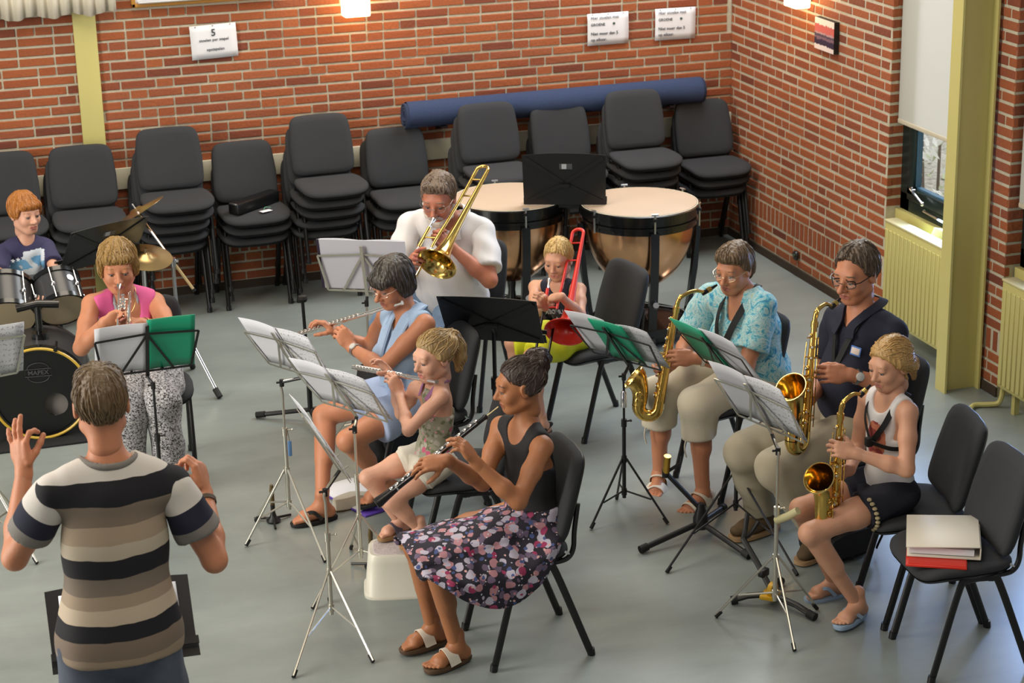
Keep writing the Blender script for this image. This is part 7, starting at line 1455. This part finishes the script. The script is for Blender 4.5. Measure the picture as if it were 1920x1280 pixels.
saxophone('brass saxophone of the girl in the white top', (-1.922, -5.725, 1.034), (-2.065, -5.745, .925), (-2.075, -5.735, .485), (-2.145, -5.785, .685), (-.3, -1, 0), .95)
saxophone('brass saxophone of the woman in the turquoise blouse', (-1.957, -4.245, 1.047), (-2.179, -4.28, .962), (-2.25, -4.235, .46), (-2.325, -4.20, .60), (-.3, -1, 0))
def key_row(t, a, b, u, n, r0, r1, t0, t1, M, rod=True, skip=()):
    a, b, u = V(a), V(b), V(u); d = (b-a).normalized(); w = d.cross(u).normalized()
    for j in range(n):
        if j in skip: continue
        q = t0+(t1-t0)*j/(n-1); p = a+(b-a)*q+u*r0
        MB().lathe([(r1*.9, -.002), (r1, 0), (r1, .003), (r1*.6, .0045), (0, .0045)], 14, p, u).build('key_cup', M, t, world=True)
    if rod:
        for s_ in (1, -1):
            MB().tube([a+(b-a)*t0+u*r0*.75+w*s_*(r0*.9), a+(b-a)*t1+u*r0*.75+w*s_*(r0*.9)], .0021, 6).build('key_rod', M, t, world=True)
        for j in range(6):
            q = t0+(t1-t0)*j/5; MB().tube([a+(b-a)*q+w*r0*.5, a+(b-a)*q+u*r0*.75+w*r0*.95], .002, 5).build('rod_post', M, t, world=True)
def flute(label, a, b, u, r=.0098):
    a, b = V(a), V(b); L = (b-a).length; d = (b-a)/L; u = V(u); u = (u-d*u.dot(d)).normalized(); t = thing('flute', label, 'flute', (a+b)/2, 0, 'silver flutes')
    a = a-d*.03
    MB().tube([a, a+d*(L*.36)], r*.97, 16).build('head_joint', SILVER, t, world=True); MB().tube([a+d*L*.345, a+d*L*.86], r, 16).build('middle_joint', SILVER, t, world=True); MB().tube([a+d*L*.845, b], r*.98, 16).build('foot_joint', SILVER, t, world=True)
    for q in (.35, .85, .995): MB().tube([a+d*L*(q-.012), a+d*L*(q+.012)], r*1.14, 16).build('ring_band', SILVER, t, world=True)
    MB().tube([a-d*.012, a], r*1.05, 16).build('crown', SILVER, t, world=True); MB().ell(a+d*L*.11+u*r*.9, (r*1.6, r*1.6, r*.55), 14, 8, Matrix(_frame(u)).transposed()).build('lip_plate', SILVER, t, world=True)
    key_row(t, a, b, u, 15, r*1.02, .0082, .40, .95, SILVER); return t
flute('silver flute of the woman in pale blue', (-3.438, -3.90, 1.022), (-3.816, -3.420, .773), (-.2, -.5, .8)); flute('silver flute of the girl in the flowered halter top', (-3.522, -4.78, .947), (-3.732, -4.225, .856), (-.3, -.3, .9))
a, b = V((-3.436, -5.462, 1.053)), V((-3.962, -5.50, .728)); d = (b-a).normalized(); L = (b-a).length; t = thing('oboe', 'black oboe with silver keys held by the girl in the flowered skirt', 'oboe', (a+b)/2); u = V((-.5, -.15, .85)); u = (u-d*u.dot(d)).normalized()
MB().tube([a, a+d*.03, a+d*.062], [.0035, .0028, .0042], 8, flat=.5).build('reed', mat('cane', srgb(206, 186, 130), .6), t, world=True)
MB().tube([a+d*.058, a+d*.066, a+d*.075, a+d*.30], [.009, .0125, .0095, .0115], 16).build('upper_joint', GREN, t, world=True); MB().tube([a+d*.30, a+d*.52], [.0125, .0135], 16).build('lower_joint', GREN, t, world=True)
MB().tube([a+d*.52, a+d*(L-.06), a+d*(L-.015), a+d*L], [.0145, .0175, .0225, .0215], 18).build('bell', GREN, t, world=True)
for q in (.30, .52): MB().tube([a+d*(q-.006), a+d*(q+.006)], .0145, 16).build('joint_band', SILVER, t, world=True)
key_row(t, a+d*.08, a+d*.56, u, 16, .0125, .0075, .06, .95, SILVER); key_row(t, a+d*.30, a+d*.56, (u+d.cross(u)*.8).normalized(), 4, .0135, .009, .1, .9, SILVER, False)
# trumpet
a, b = V((-4.622, -3.165, 1.045)), V((-4.70, -3.60, .930)); d = (b-a).normalized(); lf = V((1, 0, 0)); lf = (lf-d*lf.dot(d)).normalized(); u = lf.cross(d); u = -u if u.z < 0 else u
t = thing('trumpet', 'silver trumpet of the woman in the pink top', 'trumpet', (a+b)/2); Pn = lambda x, y, z: a+d*x+lf*y+u*z
MB().lathe([(.013, 0), (.0125, .006), (.007, .02), (.005, .05), (.006, .085)], 16, a, d).build('mouthpiece', SILVER, t, world=True)
MB().tube([Pn(.07, 0, 0), Pn(.40, 0, 0)], .0062, 10).build('lead_pipe', SILVER, t, world=True); MB().tube([Pn(.38, 0, 0)]+[Pn(.40+.035*math.sin(q), 0, -.032+.032*math.cos(q)) for q in lerpl(0, math.pi, 9)]+[Pn(.23, 0, -.064)], .0068, 10).build('tuning_slide', SILVER, t, world=True)
bl = [Pn(.18, .05, -.064), Pn(.10, .05, -.064)]+[Pn(.07-.034*math.sin(q), .05, -.032-.032*math.cos(q)) for q in lerpl(0, math.pi, 9)]+[Pn(.1+.03*k, .05, 0) for k in range(13)]; rr = [.0062]*12+[.0065+.0003*k+.0000 for k in range(12)]
rr = [.0062]*11+[.0065, .007, .0075, .008, .009, .010, .011, .013, .016, .022, .032, .048, .060]
MB().tube(bl, rr[:len(bl)], 18, cap=False).build('bell', SILVER, t, world=True)
for k in range(3):
    MB().tube([Pn(.17+.03*k, .022, -.10), Pn(.17+.03*k, .022, .02)], .0125, 14).build('valve', SILVER, t, world=True); MB().tube([Pn(.17+.03*k, .022, .02), Pn(.17+.03*k, .022, .045)], .004, 8).build('valve_stem', SILVER, t, world=True); MB().tube([Pn(.17+.03*k, .022, .045), Pn(.17+.03*k, .022, .049)], .009, 12).build('finger_button', SILVER, t, world=True)
for x in (.13, .28): MB().tube([Pn(x, 0, 0), Pn(x, .05, 0)], .003, 6).build('brace', SILVER, t, world=True)
# trombones
def trombone(label, mp, d, bellc, rim, body, inner, slide, reach, Rb=.105, s=1., group='trombones'):
    mp, d, bc, rim = V(mp), V(d).normalized(), V(bellc), V(rim); t = thing('trombone', label, 'trombone', mp+d*.4, 0, group); bd = (rim-bc).normalized(); L = (rim-bc).length
    w = bc+bd*(mp-bc).dot(bd)-mp; w = (w-d*w.dot(d)).normalized(); o = w*.078*s
    MB().lathe([(.0145*s, -.002), (.013*s, .008), (.0075*s, .022), (.006*s, .055), (.0075*s, .08)], 16, mp, d).build('mouthpiece', CHROME, t, world=True)
    MB().tube([mp+d*.06, mp+d*.2], .0105*s, 12).build('slide_receiver', body, t, world=True)
    for q, nm in ((V((0, 0, 0)), 'outer_slide'), (o, 'outer_slide')): MB().tube([mp+q+d*.08, mp+q+d*reach*.35], .0062*s, 10).build('inner_slide', inner, t, world=True); MB().tube([mp+q+d*reach*.28, mp+q+d*reach], .0078*s, 10).build(nm, slide, t, world=True)
    MB().tube([mp+d*reach]+[mp+o/2-o/2*math.cos(a)+d*(reach+.039*s*math.sin(a)) for a in lerpl(0, math.pi, 9)]+[mp+o+d*reach], .0085*s, 10).build('slide_bow', slide, t, world=True)
    for x in (.13, reach*.31): MB().tube([mp+d*x, mp+o+d*x], .0055*s, 8).build('slide_brace', body, t, world=True)
    # goose neck up to the tuning crook, then the bell
    g0 = mp+o+d*.16; n2 = (mp+o-bc); n2 = (n2-bd*n2.dot(bd)).normalized(); cw = .034*s; ctr = bc+n2*cw
    MB().tube(cat_curve([g0+d*.04, g0-d*.03, g0*.5+(ctr+n2*cw+bd*L*.36)*.5, ctr+n2*cw+bd*L*.30, ctr+n2*cw+bd*.03], 6), .0085*s, 10).build('goose_neck', body, t, world=True)
    MB().tube([ctr+n2*cw+bd*.05]+[ctr+n2*cw*math.cos(a)-bd*(cw*math.sin(a)) for a in lerpl(0, math.pi, 13)]+[bc+bd*.06], .0098*s, 12).build('tuning_slide', body, t, world=True)
    xs = [.05, .15, .3, .45, .6, .7, .78, .85, .9, .94, .97, .99, 1.0]; rr = [.0105, .0115, .013, .0155, .019, .0235, .029, .037, .047, .060, .076, .093, Rb]
    MB().tube([bc+bd*L*x for x in xs], [r*s if i < 11 else r*(Rb/.105) for i, r in enumerate(rr)], 36, cap=False).build('bell', body, t, world=True); ring(MB(), rim, bd, Rb, .0028, 48, 6).build('bell_rim', body, t, world=True)
    for x in (.10, .28): MB().tube([bc+bd*L*x, bc+bd*L*x+n2*(2*cw if x < .2 else 2.1*cw)], .005*s, 8).build('bell_brace', body, t, world=True)
    return t
BRS = mat('trombone_brass', srgb(220, 186, 104), .15, 1); BRS_S = mat('slide_silver', (.86, .80, .66, 1), .14, 1)
trombone('brass trombone of the man in the white shirt', (-2.905, -2.70, 1.078), TB1_D, TB1_C, TB1_R, BRS, BRS_S, BRS_S, .85, .106)
trombone('red plastic trombone of the boy in the navy vest', (-2.478, -3.322, .872), TB2_D, TB2_C, TB2_R, REDP, EBON, EBON, .60, .104, .88)
SC.cycles.use_denoising = True
